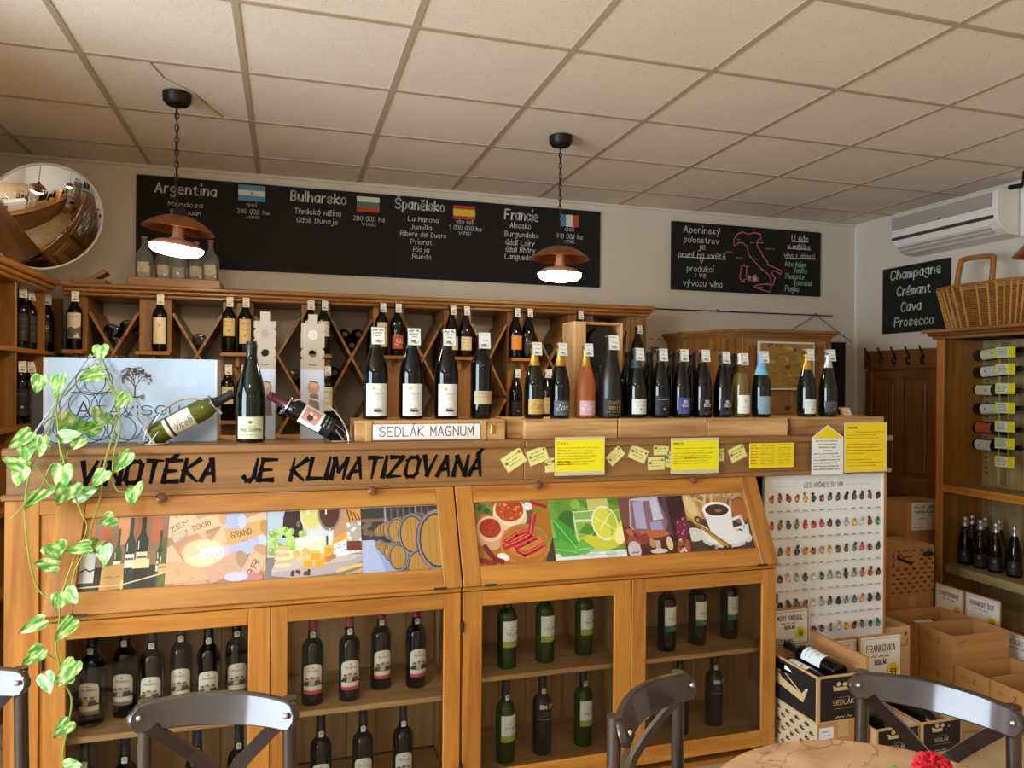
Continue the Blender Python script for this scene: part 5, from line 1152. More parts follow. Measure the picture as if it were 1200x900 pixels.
for i, (a, b, w_) in enumerate(((440, 264, .06), (485, 292, .055), (622, 250, .085), (558, 162, .045), (488, 206, .03), (552, 222, .03), (585, 222, .05), (575, 300, .025), (532, 332, .04), (508, 405, .04), (585, 430, .05), (600, 348, .03))): u, v = Q(a, b); cv.scrib(u, v, w_, .012, '#b8b4ac', w=.003, seed=i)
cv.obj('chalk_writing', 'chalk', t)
# on the right-hand wall
XWb = XR-.012
ya, yb = atx(1035, 350, XWb).y, atx(1113, 345, XWb).y
t = thing('chalkboard', 'black chalkboard under the air conditioner listing Champagne, Crémant, Cava, Prosecco', 'chalkboard', (XWb, (ya+yb)/2, 1.935))
part('board', MB().box(XWb-.006, XR-.001, yb, ya, 1.934, 2.413), 'board_black', t)
cv = CV(fx(XWb-.0065), .00003); P3 = lambda px, py: (-atx(px, py, XWb).y, atx(px, py, XWb).z)
for s_, a, base, b, hh in (('Champagne', 1044.5, 328.5, 1102.5, .062), ('Crémant', 1052, 347, 1091, .060), ('Cava', 1057, 365, 1079.5, .062), ('Prosecco', 1049, 383, 1094, .062)):
    cv = CV(fx(XWb-.0065), .00003); u0, v0 = P3(a, base); u1 = P3(b, base)[0]; cv.text(s_, u0, v0, hh, '#cfccc4', width=u1-u0, w=.0095, shear=.1, jit=.02); cv.obj('chalk_word', 'chalk', t)
# ================================================================ BACK RACK
YR = 4.40
cols = [(80, 102), (163, 201), (261, 297), (353, 387), (437, 473), (520, 552), (595, 623), (667, 695), (736, 757)]
CX = [(at(a, 400, YR).x, at(b, 400, YR).x) for a, b in cols]
rx0, rx1 = CX[0][0]-.02, CX[-1][1]
rack = thing('wine_rack', 'long pine wine rack with cross-shaped bins along the back wall', 'wine rack', ((rx0+rx1)/2, 4.58, 0))
for k, (a, b, c) in enumerate(((1.985, 2.005, .02), (2.005, 2.025, .04), (2.025, 2.048, .065))): boxpart('cornice', (rx0-.0, rx1+c*.4, YR-.02-c, YB-.01, a, b), 'rack_x', rack, bev=.006)
boxpart('base_board', (rx0, rx1, YR, YR+.02, 0, .08), 'rack_x', rack)
SH = [(1.70, .02), (1.33, .02), (.96, .02)]
for i, (a, b) in enumerate(CX):
    boxpart('column_board', (a, b, YR, YR+.016, .08, 1.985), 'rack_z', rack)
    boxpart('upright', (a, a+.016, YR+.017, YB-.012, 0, 1.985), 'rack_z', rack); boxpart('upright', (b-.016, b, YR+.017, YB-.012, 0, 1.985), 'rack_z', rack)
    for z, th in SH:
        boxpart('small_shelf', (a-.005, b+.005, YR-.10, YR, z-th, z), 'rack_x', rack)
        boxpart('bracket', ((a+b)/2-.012, (a+b)/2+.012, YR-.06, YR, z-th-.06, z-th), 'rack_z', rack)
for i in range(len(CX)-1):
    a, b = CX[i][1], CX[i+1][0]
    for zc in (1.69, 1.23, .77):
        for s_ in (-1, 1):
            ang = math.atan2(.46, b-a)*s_; L = math.hypot(.46, b-a); M = Matrix.Translation(((a+b)/2, 0, zc)) @ Euler((0, -ang, 0)).to_matrix().to_4x4()
            if s_ > 0: o = part('diagonal_slat', MB().box(-L/2+.012, L/2-.012, YR+.01, YB-.03, -.007, .007, M), 'rack_y', rack)
            else:
                part('diagonal_slat', MB().box(-L/2+.012, -.009, YR+.01, YB-.03, -.007, .007, M), 'rack_y', rack); part('diagonal_slat', MB().box(.009, L/2-.012, YR+.01, YB-.03, -.007, .007, M), 'rack_y', rack)
# planks on top of the rack and the clear bottles
xa, xb = at(150, 328, 4.4).x, at(259, 328, 4.4).x
single('plank_stand', MB().box(xa, xb, 4.37, 4.62, 2.048, 2.098), 'rack_x', 'flat wooden stand on the rack carrying clear bottles', 'stand', bev=.003)
xa2, xb2 = at(84, 320, 4.4).x, at(124, 320, 4.4).x
single('plank', MB().box(xa2, xb2, 4.39, 4.6, 2.048, 2.078), 'rack_x', 'short plank lying on the rack below the round mirror', 'plank', bev=.003)
for px, lb, Y in ((169, 'clear corked bottle with paper label at the stand end below the lamp', 4.44), (192, 'clear decorative bottle with dark-based label behind the lit lamp', 4.52), (209, 'plain clear decorative bottle right behind the lit lamp bulb', 4.44), (230, 'clear decorative bottle with grey label behind the lamp rim', 4.52), (247, 'clear corked decorative bottle with white label by the chalkboard', 4.44)):
    p = at(px, 300, Y); bottle('carafe', 'clearglass', (p.x, Y, 2.098), lb, dict(style='plain', z=(.03, .085), w=.7, paper='#c9bda6') if px != 209 else None, 'cap_cork', .216, name='clear_bottle', group='clear bottles on the rack')
# upright bottles in the rack
def rb(px, z, kind, glass, spec, cap, lb, tv=5, Y=4.35, rz=.1, capz=.25, sc=1, grp=None):
    p = at(px, 400, Y); return bottle(kind, glass, (p.x, Y, z), lb, spec, cap, capz, tagv=tv, rotz=rz, sc=sc, group=grp)
CRM = '#d9cba6'
rb(87, 1.70, 'bordeaux', 'glass_black', dict(style='scene', z=(.06, .19), w=.9, paper='#d2cab8'), 'cap_black', 'dark bottle with grey landscape label on the first rack column', rz=.2)
rb(187, 1.70, 'bordeaux', 'glass_black', dict(style='logo', z=(.04, .18), w=.9, paper='#e0d6b8', accent='#c0983c'), 'cap_black', 'dark bottle with cream label and gold emblem alone on its rack column')
rb(268, 1.70, 'bordeaux', 'glass_black', dict(style='plain', z=(.09, .185), w=.9, paper='#dcc68e', accent='#b08a4a'), 'cap_red', 'dark bottle with short yellow label and red cap on the third column upper shelf', Y=4.34)
rb(287, 1.70, 'bordeaux', 'glass_black', dict(style='plain', z=(.05, .185), w=.9, paper='#dcc68e', accent='#b08a4a'), 'cap_black', 'dark bottle with tall yellow label on the third column upper shelf', Y=4.34)
rb(267, 1.33, 'bordeaux', 'glass_black', dict(style='plain', z=(.09, .185), w=.9, paper='#d8cca8'), 'cap_black', 'dark bottle with cream label on the third column lower shelf by the tilted bottle', Y=4.34)
rb(286, 1.33, 'bordeaux', 'glass_black', dict(style='plain', z=(.09, .185), w=.9, paper='#d8cca8'), 'cap_black', 'dark bottle half hidden behind the large champagne bottle', Y=4.34)
rb(363, 1.70, 'bordeaux', 'glass_black', dict(style='plain', z=(.09, .185), w=.9, paper='#d8d2c0'), 'cap_white', 'dark bottle mostly hidden by the grey gift carton with sticker', Y=4.34)
rb(379, 1.70, 'bordeaux', 'glass_black', dict(style='plain', z=(.10, .185), w=.9, paper='#d8d2c0'), 'cap_black', 'dark bottle with white label peeping out beside the gift carton with sticker', Y=4.34)
rb(383, 1.33, 'bordeaux', 'glass_black', dict(style='plain', z=(.05, .185), w=.9, paper='#dcd6c6'), 'cap_black', 'dark bottle with tall white label low beside the gift carton with sticker', Y=4.34)
rb(447, 1.70, 'bordeaux', 'glass_black', dict(style='plain', z=(.05, .19), w=.9, paper='#ddcfa8'), 'cap_black', 'dark bottle with tall cream label behind the first magnum', Y=4.34)
rb(465, 1.70, 'bordeaux', 'glass_black', dict(style='swirl', z=(.04, .12), w=.98, paper='#c2552c'), 'cap_black', 'dark bottle with rust-orange label between two magnums', Y=4.34)
rb(529, 1.70, 'burgundy', 'glass_brown', dict(style='plain', z=(.04, .12), w=.9, paper='#d8ccaa'), 'cap_black', 'brown sloping bottle with cream label behind the third magnum', Y=4.34)
rb(545, 1.70, 'burgundy', 'glass_brown', dict(style='plain', z=(.04, .12), w=.9, paper='#ddd2b4'), 'cap_black', 'brown sloping bottle with cream label above the slim brown bottle', Y=4.34)
rb(604, 1.70, 'burgundy', 'glass_black', dict(style='bare2', z=(.05, .135), w=.98, paper='#df8a2c', ink='#e0983c'), 'cap_black', 'dark sloping bottle with bright orange label on the rack', Y=4.34)
rb(619, 1.70, 'burgundy', 'glass_black', dict(style='plain', z=(.03, .10), w=.98, paper='#26282c', ink='#a8a8a8'), 'cap_black', 'dark sloping bottle with black label beside the orange-labelled bottle', Y=4.34)
rb(605, 1.33, 'burgundy', 'glass_black', dict(style='plain', z=(.02, .11), w=.98, paper='#1a1a1c', ink='#80848a'), 'cap_black', 'dark bottle with black label low on the rack beside the mustard-labelled one', Y=4.34)
rb(642, 1.33, 'burgundy', 'glass_black', dict(style='plain', z=(.03, .13), w=.9, paper='#c9b27a'), 'cap_white', 'dark bottle with cream label peeping out between two gold-foiled bottles', Y=4.34)
rb(678, 1.70, 'bordeaux', 'glass_black', dict(style='plain', z=(.05, .18), w=.9, paper='#d8ccaa'), 'cap_black', 'dark bottle of which only the price card shows above the gift box', Y=4.34)
rb(747, 1.62, 'burgundy', 'glass_brown', dict(style='plain', z=(.04, .12), w=.9, paper='#d8ccaa'), 'cap_black', 'brown bottle at the end of the rack above the slate-capsuled bottle', Y=4.34)
boxpart('small_shelf', (CX[8][0]-.005, CX[8][1]+.005, YR-.10, YR, 1.60, 1.62), 'rack_x', rack)
# bottles lying in the bins, base towards the room
def lie(px, py, Y=4.47, glass='glass_black', cap=None, lb='', neck=False, grp='bottles lying in the rack bins', yaw=0):
    p = at(px, py, Y)
    if neck: return bottle('bordeaux', glass, (p.x, Y+.27, p.z), lb, None, cap, .245, M=Euler((PI/2, 0, 0)), group=grp)
    return bottle('bordeaux', glass, (p.x, Y-.03, p.z), lb, None, cap, .245, M=Euler((-PI/2, 0, 0)), group=grp)
lie(131, 388, lb='dark bottle lying base outward in the first cross bin, upper one'); lie(134, 402, Y=4.46, lb='dark bottle lying in the bottom of the first cross bin'); lie(150, 383, Y=4.5, lb='dark bottle lying furthest back in the first cross bin')
lie(234, 399, lb='single dark bottle lying in the V of the second cross bin')
for a, b, l in ((404, 392, 'red-capped bottle of a trio lying neck outward in one rack bin'), (420, 392, 'red-capped bottle of a trio lying neck outward in one rack bin'), (412, 405, 'red-capped bottle of a trio lying neck outward in one rack bin')): lie(a, b, 4.46, cap='cap_wine', lb=l, neck=True)
lie(347, 441, lb='dark bottle with white base sticker lying between the gift cartons'); lie(392, 437, 4.46, cap='cap_wine', lb='red-capped bottle lying neck outward beside the second gift carton', neck=True); lie(332, 482, cap='cap_wine', lb='red-capped bottle lying low behind the red bottle in its stand', neck=True)
lie(640, 409, lb='dark bottle lying in the bin above the slate-labelled sparkling bottle'); lie(457, 455, glass='glass_green', lb='green bottle lying behind the first and second magnum')
# ================================================================ LEFT RACK
XLr = -1.17
lr = thing('wine_rack', 'pine bottle rack on the side wall below the round mirror', 'wine rack', (-1.36, 3.5, 0))
YL0, YL1 = 2.55, 4.60
for a, b, c in ((1.985, 2.005, .02), (2.005, 2.025, .035), (2.025, 2.055, .055)): boxpart('cornice', (XL+.01, XLr+c, YL0, 4.33, a, b), 'rack_y', lr, bev=.006)
for y in (4.58, 4.27, 3.86, 3.55, 3.2, 2.85, 2.565): boxpart('upright', (XL+.03, XLr, y-.01, y+.01, 0, 1.985), 'rack_z', lr)
for z in (1.69, 1.33, .97, .61, .25): boxpart('shelf', (XL+.03, XLr+.005, YL0, YL1, z-.02, z), 'rack_y', lr)
boxpart('back_board', (XL+.008, XL+.028, YL0, YL1, 0, 1.985), 'rack_z', lr)
for px, lb in ((23, 'dark bottle with price card in the side rack, rear one of the upper pair'), (34, 'dark bottle with price card in the side rack, front one of the upper pair')):
    p = atx(px, 400, -1.24); bottle('bordeaux', 'glass_black', (-1.235, p.y, 1.69), lb, dict(style='plain', z=(.04, .17), w=.9, paper='#1d1c1b', ink='#5a5348', accent='#4a4438'), 'cap_black', .25, tagv=5, rotz=.5)
p = atx(55, 400, -1.22); bottle('bordeaux', 'glass_black', (-1.225, p.y, 1.69), 'dark bottle with gold and black label in the corner of the two racks', dict(style='logo', z=(.05, .16), w=.9, paper='#2a2723', accent='#c8a850'), 'cap_black', .25, tagv=5, rotz=.4)
for px, lb in ((22, 'dark bottle low in the side rack, rear one beside the grey panel'), (33, 'dark bottle low in the side rack, front one beside the grey panel')):
    p = atx(px, 500, -1.24); bottle('bordeaux', 'glass_black', (-1.235, p.y, 1.33), lb, dict(style='plain', z=(.04, .17), w=.9, paper='#1d1c1b', ink='#5a5348'), 'cap_black', .25, tagv=5, rotz=.5)
for z in (1.69, 1.33, .97, .61, .25):      # stock further along the rack, seen in the round mirror
    for i, y in enumerate((2.635, 2.71, 2.785, 2.92, 2.997, 3.074, 3.15, 3.265, 3.342, 3.42, 3.497)):
        bottle('bordeaux', ('glass_black', 'glass_dkgreen')[i % 3 == 0], (-1.25, y, z), 'dark bottle with pale label in the side rack, seen in the round mirror', dict(style='plain', z=(.05, .15), w=.9, paper='#ddd4c0'), 'cap_black', .25, rotz=1.4, group='bottles seen in the round mirror')
# ================================================================ ROUND MIRROR
mc = Vector((-1.17, 4.27, 2.36)); nrm = Vector((.56, -.68, -.47)).normalized()
q = nrm.to_track_quat('Z', 'Y'); MM = Matrix.Translation(mc) @ q.to_matrix().to_4x4()
t = thing('convex_mirror', 'round convex mirror in the corner above the racks', 'mirror', mc)
Rm, cap_h = .275, .055; Rs = (Rm*Rm+cap_h*cap_h)/(2*cap_h)
part('mirror_dome', MB().lathe([(Rm*math.sin(PI/2*k/14) if k else 1e-4, math.sqrt(Rs*Rs-(Rm*math.sin(PI/2*k/14))**2)-(Rs-cap_h)) for k in range(15)][::-1], 64, MM), 'mirror', t, smooth=True)
part('rim', MB().tube([MM @ Vector((Rm*math.cos(2*PI*i/64), Rm*math.sin(2*PI*i/64), -.002)) for i in range(64)], .007, 8, True), 'white_metal', t, smooth=True)
part('back_shell', MB().lathe([(1e-4, -.03), (Rm*.8, -.028), (Rm, -.004)], 48, MM), 'grey_panel', t, smooth=True)
part('bracket', MB().tube([MM @ Vector((0, 0, -.03)), mc-nrm*.12, Vector((mc.x-.05, YB-.01, mc.z))], .012, 8), 'grey_panel', t, smooth=True)
b_ = at(118, 297, 4.42); single('wooden_block', MB().box(-.07, .07, -.05, .05, 0, .02, Matrix.Translation((b_.x-.03, 4.46, 2.078)) @ Euler((0, -.6, 0)).to_matrix().to_4x4()), 'rack_x', 'tilted wooden block wedged behind the round mirror', 'block')
# ================================================================ AROMA POSTER
YP = 2.835
x0, x1 = at(895, 600, YP).x, at(1035, 600, YP).x; z0, z1 = .378, 1.143
t = thing('aroma_poster', 'white aroma chart board with rows of small fruit pictures at the counter end', 'poster', ((x0+x1)/2, YP, z0))
part('board', MB().box(x0, x1, YP, YP+.012, z0, z1), 'paper', t)
for nm, b in (('frame_edge', (x0, x0+.008, YP-.004, YP, z0, z1)), ('frame_edge', (x1-.008, x1, YP-.004, YP, z0, z1)), ('frame_edge', (x0+.008, x1-.008, YP-.004, YP, z1-.008, z1)), ('frame_edge', (x0+.008, x1-.008, YP-.004, YP, z0, z0+.008))): boxpart(nm, b, 'white_metal', t, bev=0)
boxpart('wooden_edge', (x1, x1+.016, YP-.004, YP+.012, z0, z1), 'honey_z', t)
cv = CV(fy(YP-.0004), .00002); cv.rect(x0, z0, x1, z1, '#eaebe9'); cxm = (x0+x1)/2-.01
cv.text('LES ARÔMES DU VIN', cxm-.105, z1-.058, .020, '#5a6068', width=.21, w=.0028); cv.line([(cxm-.26, z1-.05), (cxm-.12, z1-.05)], .0012, '#a8aeb8'); cv.line([(cxm+.12, z1-.05), (cxm+.26, z1-.05)], .0012, '#a8aeb8')
PAL = [['#b06a48', '#8a5a34', '#8a2c34', '#c0783c', '#d0a048', '#3a3440', '#7a4a3c', '#4a5258', '#4a5260', '#1c1c1e', '#3a4038', '#6a2430', '#7a4038', '#20201e'], ['#c04a20', '#7a7048', '#38403a', '#6a7470', '#a83038', '#b03a34', '#b83a44', '#3a2a28', '#4a4c4a', '#aab6cc', '#d8b048', '#c8ccd0', '#8a1c2c', '#4a8a34'],
 ['#b05a28', '#4a5a2c', '#d0782c', '#26262a', '#d87a20', '#8a4a34', '#b89a80', '#d8a850', '#7a5044', '#384a30', '#5a6a4c', '#c04a50', '#6a3c34', '#2c342c'], ['#3a2c28', '#6a3c30', '#d8c8b8', '#b8bcc4', '#5a4a40', '#d4d8dc', '#4a5a50', '#8aa078', '#b09a90', '#2c2c2c', '#8a8a84', '#b05a2c', '#a83c34', '#3a3030'],
 ['#3a2c28', '#4a3830', '#6a5844', '#6a7478', '#8a5040', '#c8ccd0', '#9aa0a4', '#4a5048', '#1c261c', '#7a7c80', '#6a6480', '#d88a50', '#1c1c20', '#3a3c48'], ['#b06a48', '#8a5a34', '#8a2c34', '#c0783c', '#4a3830', '#7a4438', '#7a3c34', '#7a7c80', '#b0beb8', '#d8a030', '#8a2c24', '#5a7050', '#2c6a2c', '#3a7a40']]
rn = random.Random(21)
for r in range(6):
    zc = z1-.108-r*.119
    for c in range(14):
        xc = x0+.040+c*(x1-x0-.075)/13; col = PAL[r][c]; l = lin(col)
        cv.blob(xc, zc, .0155, col, rn, 1.2); k = tuple(max(0, v-.16) for v in [int(col[i:i+2], 16)/255 for i in (1, 3, 5)]); k2 = tuple(min(1, v+.2) for v in [int(col[i:i+2], 16)/255 for i in (1, 3, 5)])
        cv.blob(xc+rn.uniform(-.006, .006), zc+rn.uniform(.008, .022), .010, k, rn); cv.blob(xc+rn.uniform(-.006, .006), zc-.004, .006, k2, rn); cv.blob(xc+rn.uniform(-.01, .01), zc-.012, .005, k, rn)
        cv.line([(xc, zc-.022), (xc, zc-.034)], .0008, '#b8c0cc'); cv.scrib(xc-.012, zc-.056, .024, .005, '#5a626c', w=.0026, seed=r*14+c)
    cv.line([(x0+.02, zc-.060), (x1-.02, zc-.060)], .0012, '#9aa4b4')
cv.obj('printed_chart', 'print_gloss', t)
# ================================================================ AIR CONDITIONER
ya, yb = 4.20, 3.40; zt = 2.745
t = thing('air_conditioner', 'white wall air conditioner with grey front panel high above the Champagne chalkboard', 'air conditioner', (4.15, (ya+yb)/2, 2.46))
pr = [(XR-.002, zt), (4.10, zt), (4.06, zt-.008), (4.045, zt-.03), (4.04, zt-.17), (4.05, zt-.20), (4.085, zt-.245), (4.13, zt-.275), (XR-.002, zt-.285)]
MA = Matrix(((1, 0, 0, 0), (0, 0, 1, 0), (0, 1, 0, 0), (0, 0, 0, 1)))
part('casing', MB().prism(pr, yb, ya, MA), 'ac_white', t, smooth=False, bev=.004)
part('front_panel', MB().box(4.036, 4.043, yb+.03, ya-.004, zt-.115, zt-.030), 'ac_grey', t)
part('chrome_strip', MB().box(4.033, 4.043, yb+.03, ya-.004, zt-.130, zt-.122), 'white_metal', t)
part('air_slot', MB().box(4.036, 4.046, yb+.02, ya-.004, zt-.186, zt-.166), 'ac_dark', t)
for k in range(3):
    u = k/3; part('louvre', MB().box(4.050+.022*k, 4.056+.022*k, yb+.06, ya-.02, zt-.225-.020*k, zt-.212-.020*k), 'ac_grey' if k else 'ac_white', t)
part('end_cover', MB().prism([(x-.003 if x < 4.2 else x, z) for x, z in pr], yb-.004, yb+.022, MA), 'ac_white', t, bev=.004)
part('logo_badge', MB().box(4.0355, 4.037, (ya+yb)/2-.015, (ya+yb)/2+.015, zt-.112, zt-.104), 'ac_dark', t)
bx = atx(1187, 245, XR)
t = thing('pipe_cover', 'white cable cover box with small switch beside the air conditioner', 'cable cover', (XR-.03, bx.y-.1, 2.45))
part('cover', MB().box(XR-.05, XR-.002, bx.y-.15, bx.y-.085, 2.45, ZC-.005), 'ac_white', t, bev=.004); part('switch', MB().box(XR-.056, XR-.05, bx.y-.135, bx.y-.10, 2.60, 2.65), 'white_metal', t, bev=.002)
cc = atx(1193, 217, 4.05); t = thing('security_camera', 'small black security camera below the ceiling beside the air conditioner', 'camera', (4.1, 3.27, 2.68))
part('body', MB().tube([(4.02, 3.30, 2.71), (4.08, 3.27, 2.72)], .014, 14), 'black_metal', t, smooth=True); part('lens', MB().tube([(4.014, 3.303, 2.709), (4.022, 3.299, 2.710)], .010, 12), 'glass_black', t, smooth=True); part('mount', MB().tube([(4.08, 3.27, 2.72), (4.09, 3.27, ZC)], .007, 8), 'black_metal', t, smooth=True)
rd = atx(1199, 292, 4.2); t = thing('copper_wall_lamp', 'copper wall lamp shade above the wicker basket', 'lamp', (4.12, rd.y-.155, 2.30))
part('shade', MB().lathe([(.02, .09), (.07, .07), (.13, .0), (.127, 0), (.068, .064), (.02, .082)], 28, Matrix.Translation((4.12, rd.y-.155, 2.30))), 'copper', t, smooth=True); part('arm', MB().tube([(4.12, rd.y-.155, 2.38), (4.12, rd.y-.155, 2.42), (XR-.002, rd.y-.155, 2.44)], .008, 8), 'black_metal', t, smooth=True)
# ================================================================ CORNER CABINET AND THINGS ON THE BACK WALL, RIGHT
cx0, cx1 = at(868, 430, 4.1).x, at(972, 430, 4.1).x; cz = 1.905
t = thing('corner_cabinet', 'tall honey-coloured wooden cabinet with cornice near the room corner', 'cabinet', ((cx0+cx1)/2, 4.4, 0))
sx0 = at(800, 430, 4.55).x
M2_ = Matrix.Identity(4)
body = [(cx0, 4.1), (cx1, 4.1), (cx1, YB-.02), (sx0, YB-.02), (sx0, 4.55)]
part('body', MB().prism(body, 0, cz-.05), 'rack_z', t)
for k, (h0, h1, e) in enumerate(((cz-.05, cz-.035, .012), (cz-.035, cz-.018, .028), (cz-.018, cz, .045))):
    part('cornice', MB().prism([(cx0-e*.4, 4.1-e), (cx1+e, 4.1-e), (cx1+e, YB-.015), (sx0-e, YB-.015), (sx0-e, 4.55-e*.3)], h0, h1), 'rack_x', t)
for a, b in ((cx0, cx0+.05), (cx1-.05, cx1)): boxpart('stile', (a, b, 4.085, 4.1, .1, cz-.052), 'rack_z', t)
for a, b in ((cz-.11, cz-.052), (1.36, 1.42), (.1, .18)): boxpart('rail', (cx0+.05, cx1-.05, 4.087, 4.1, a, b), 'rack_x', t)
part('knob', MB().sphere(((cx0+cx1)/2, 4.078, 1.40), .014), 'darksteel', t, smooth=True)
d = Vector((sx0-cx0, .45)).normalized()
for a, b, h0, h1 in ((.04, .12, .1, cz-.06), (.36, .44, .1, cz-.06), (.12, .36, cz-.13, cz-.06)):
    A, B = Vector((cx0, 4.1))+d*a, Vector((cx0, 4.1))+d*b; n_ = Vector((-d.y, d.x))*-.0; n_ = Vector((-abs(d.y), d.x)).normalized()*.012
    part('side_frame', MB().prism([(A.x, A.y), (A.x+n_.x, A.y+n_.y), (B.x+n_.x, B.y+n_.y), (B.x, B.y)], h0, h1), 'rack_z', t)
x0, x1, z0, z1 = px_rect(888, 400.5, 954, 457, 4.075)
t = thing('framed_map', 'framed old yellow map hanging on the corner cabinet', 'picture', ((x0+x1)/2, 4.08, z0))
part('frame', MB().box(x0, x1, 4.068, 4.084, z0, z1), 'paper', t, bev=.003)
cv = CV(fy(4.0675)); e = .012; cv.rect(x0+e, z0+e, x1-e, z1-e, '#a8843c'); rn = random.Random(8); cv.clip = (x0+e, z0+e, x1-e, z1-e)
for k in range(70): cv.blob(rn.uniform(x0, x1), rn.uniform(z0, z1), rn.uniform(.008, .028), rn.choice(['#8a8a44', '#b8963c', '#c8a850', '#6a7a48', '#94702c', '#5a5430', '#a89a58']), rn, .6)
for k in range(22): cv.line([(rn.uniform(x0, x1), rn.uniform(z0, z1)) for _ in range(2)][:1]+[(rn.uniform(x0, x1), rn.uniform(z0, z1))], .001, '#5a4a24')
cv.obj('map_print', 'print_gloss', t)
x0 = at(968, 440, 4.72).x; x1 = at(990, 440, 4.72).x
single('navy_banner', MB().box(x0, x1, 4.715, 4.722, 1.2, at(980, 401, 4.72).z), 'navy_cloth', 'dark navy cloth banner hanging between the corner cabinet and the wall', 'banner')
# picture rail wire with strings
A, B = at(752, 361, 4.75), at(976, 369, 4.75)
t = thing('picture_rail', 'thin metal picture rail with hanging strings on the back wall', 'picture rail', ((A.x+B.x)/2, 4.755, A.z))
part('rod', MB().tube([(A.x, 4.755, A.z), (B.x, 4.755, A.z)], .005, 6), 'darksteel', t, smooth=True)
C = at(957, 369, 4.74); 
for px, py in ((928, 387), (998, 401)):
    D = at(px, py, 4.73); part('string', MB().tube([(C.x, 4.748, A.z), (min(D.x, XR-.02), 4.735, D.z)], .0028, 5), 'darksteel', t, smooth=True)
for px in (842, 957): q = at(px, 366, 4.75); part('hook', MB().tube([(q.x, YB-.002, A.z+.012), (q.x, 4.75, A.z+.012), (q.x, 4.75, A.z-.012)], .004, 6), 'darksteel', t, smooth=True)
x0, x1 = at(757, 420, 4.76).x, min(at(806, 420, 4.76).x, sx0-.06); z1 = at(780, 393, 4.76).z
t = thing('pennant_poster', 'cream poster with a row of small brown pennants beside the rack', 'poster', ((x0+x1)/2, 4.765, 1.0)); part('sheet', MB().box(x0, x1, 4.764, 4.768, 1.0, z1), 'paper', t)
cv = CV(fy(4.7635)); cv.rect(x0, 1.0, x1, z1, '#dccdb2'); zz = at(780, 407, 4.76).z
for k in range(8): u = x0+.03+k*(x1-x0-.05)/8; cv.poly([(u, zz), (u+.028, zz), (u+.014, zz-.05)], '#8a6a3c')
for k in range(6): u = x0+.04+k*(x1-x0-.06)/6; cv.ell(u, zz-.16-.01*(k % 2), .014, .018, '#9a5a3c')
cv.scrib(x0+.02, z1-.04, (x1-x0)*.8, .02, '#8a765c', seed=3); cv.obj('printed_pennants', 'print', t)
# ================================================================ PANELLED COAT RACK ON THE RIGHT WALL
ya, yb = 4.63, 3.98; T0 = XR-.045
t = thing('coat_rack_panel', 'dark panelled old wooden door fitted with coat hooks', 'coat rack', (XR-.02, (ya+yb)/2, 0))
boxpart('backing', (T0+.02, XR-.002, yb, ya, 0, 1.80), 'old_z', t)
for a, b in ((yb, yb+.07), (ya-.07, ya), ((ya+yb)/2-.035, (ya+yb)/2+.035)): boxpart('stile', (T0, T0+.02, a, b, 0, 1.66), 'old_z', t)
for a, b in ((0, .2), (.78, .90), (1.60, 1.66)): boxpart('rail', (T0+.001, T0+.02, yb+.07, ya-.07, a, b), 'old_y', t)
for a, b in ((yb+.10, (ya+yb)/2-.06), ((ya+yb)/2+.06, ya-.10)):
    for c, e in ((.23, .75), (.93, 1.57)): boxpart('raised_panel', (T0+.008, T0+.02, a, b, c, e), 'old_z', t, bev=.008)
boxpart('hook_board', (T0-.012, T0+.02, yb, ya, 1.67, 1.81), 'old_y', t)
for k in range(5):
    y = ya-.06-k*.125; part('hook', MB().tube([(T0-.014, y, 1.72), (T0-.03, y, 1.70), (T0-.045, y, 1.72), (T0-.04, y, 1.755)], .006, 6).tube([(T0-.014, y, 1.74), (T0-.04, y, 1.79), (T0-.06, y, 1.83)], .006, 6), 'black_metal', t, smooth=True)
# ================================================================ GLAZED DISPLAY CABINET ON THE RIGHT
XF = 3.90; yf, yn = 3.665, 2.55
t = thing('glazed_cabinet', 'tall glazed honey wood cabinet with bottles mounted sideways beside the panelled coat rack', 'cabinet', (4.07, (yf+yn)/2, 0))
boxpart('far_side', (XF, XR-.012, yf-.02, yf, 0, 1.84), 'honey_z', t); boxpart('near_side', (XF, XR-.012, yn, yn+.02, 0, 1.84), 'honey_z', t); boxpart('back_board', (XR-.03, XR-.012, yn+.02, yf-.02, 0, 1.84), 'drygrey_z', t)
for y in (yf, 2.95, yn+.05): boxpart('post', (XF-.02, XF, y-.05, y, .0, 1.84), 'honey_z', t)
boxpart('middle_rail', (XF-.02, XF+.0, yn, yf-.05, .90, .945), 'honey_y', t); boxpart('middle_shelf', (XF, XR-.03, yn+.02, yf-.02, .905, .925), 'drygrey_y', t)
boxpart('low_shelf', (XF+.004, XR-.03, yn+.02, yf-.02, .40, .452), 'drygrey_y', t); boxpart('base', (XF-.02, XR-.012, yn, yf, 0, .08), 'honey_y', t); boxpart('top_board', (XF, XR-.012, yn, yf, 1.84, 1.855), 'honey_y', t)
for k, (a, b, c) in enumerate(((1.84, 1.86, .03), (1.86, 1.88, .05), (1.88, 1.90, .075))): boxpart('cornice', (XF-c, XR-.012, yn-.02, yf+c, a, b), 'old_y' if k == 1 else 'rack_y', t, bev=.006)
for a, b in ((.945, 1.84), (.08, .90)): boxpart('glass_pane', (XF-.012, XF-.008, 2.95, yf-.05, a, b), 'pane', t, bev=0)
pg = MB()
for k in range(24): pg.box(XR-.036, XR-.030, 3.605, 3.618, 1.0+k*.032, 1.012+k*.032)
part('peg_strip', pg, 'old_z', t)
for y in (3.335, 3.275): boxpart('acrylic_rod', (4.0, 4.006, y-.006, y+.006, .95, 1.83), 'acrylic', t, bev=0)
boxpart('bottle_support', (XR-.10, XR-.03, 3.29, 3.32, .95, 1.82), 'drygrey_z', t)
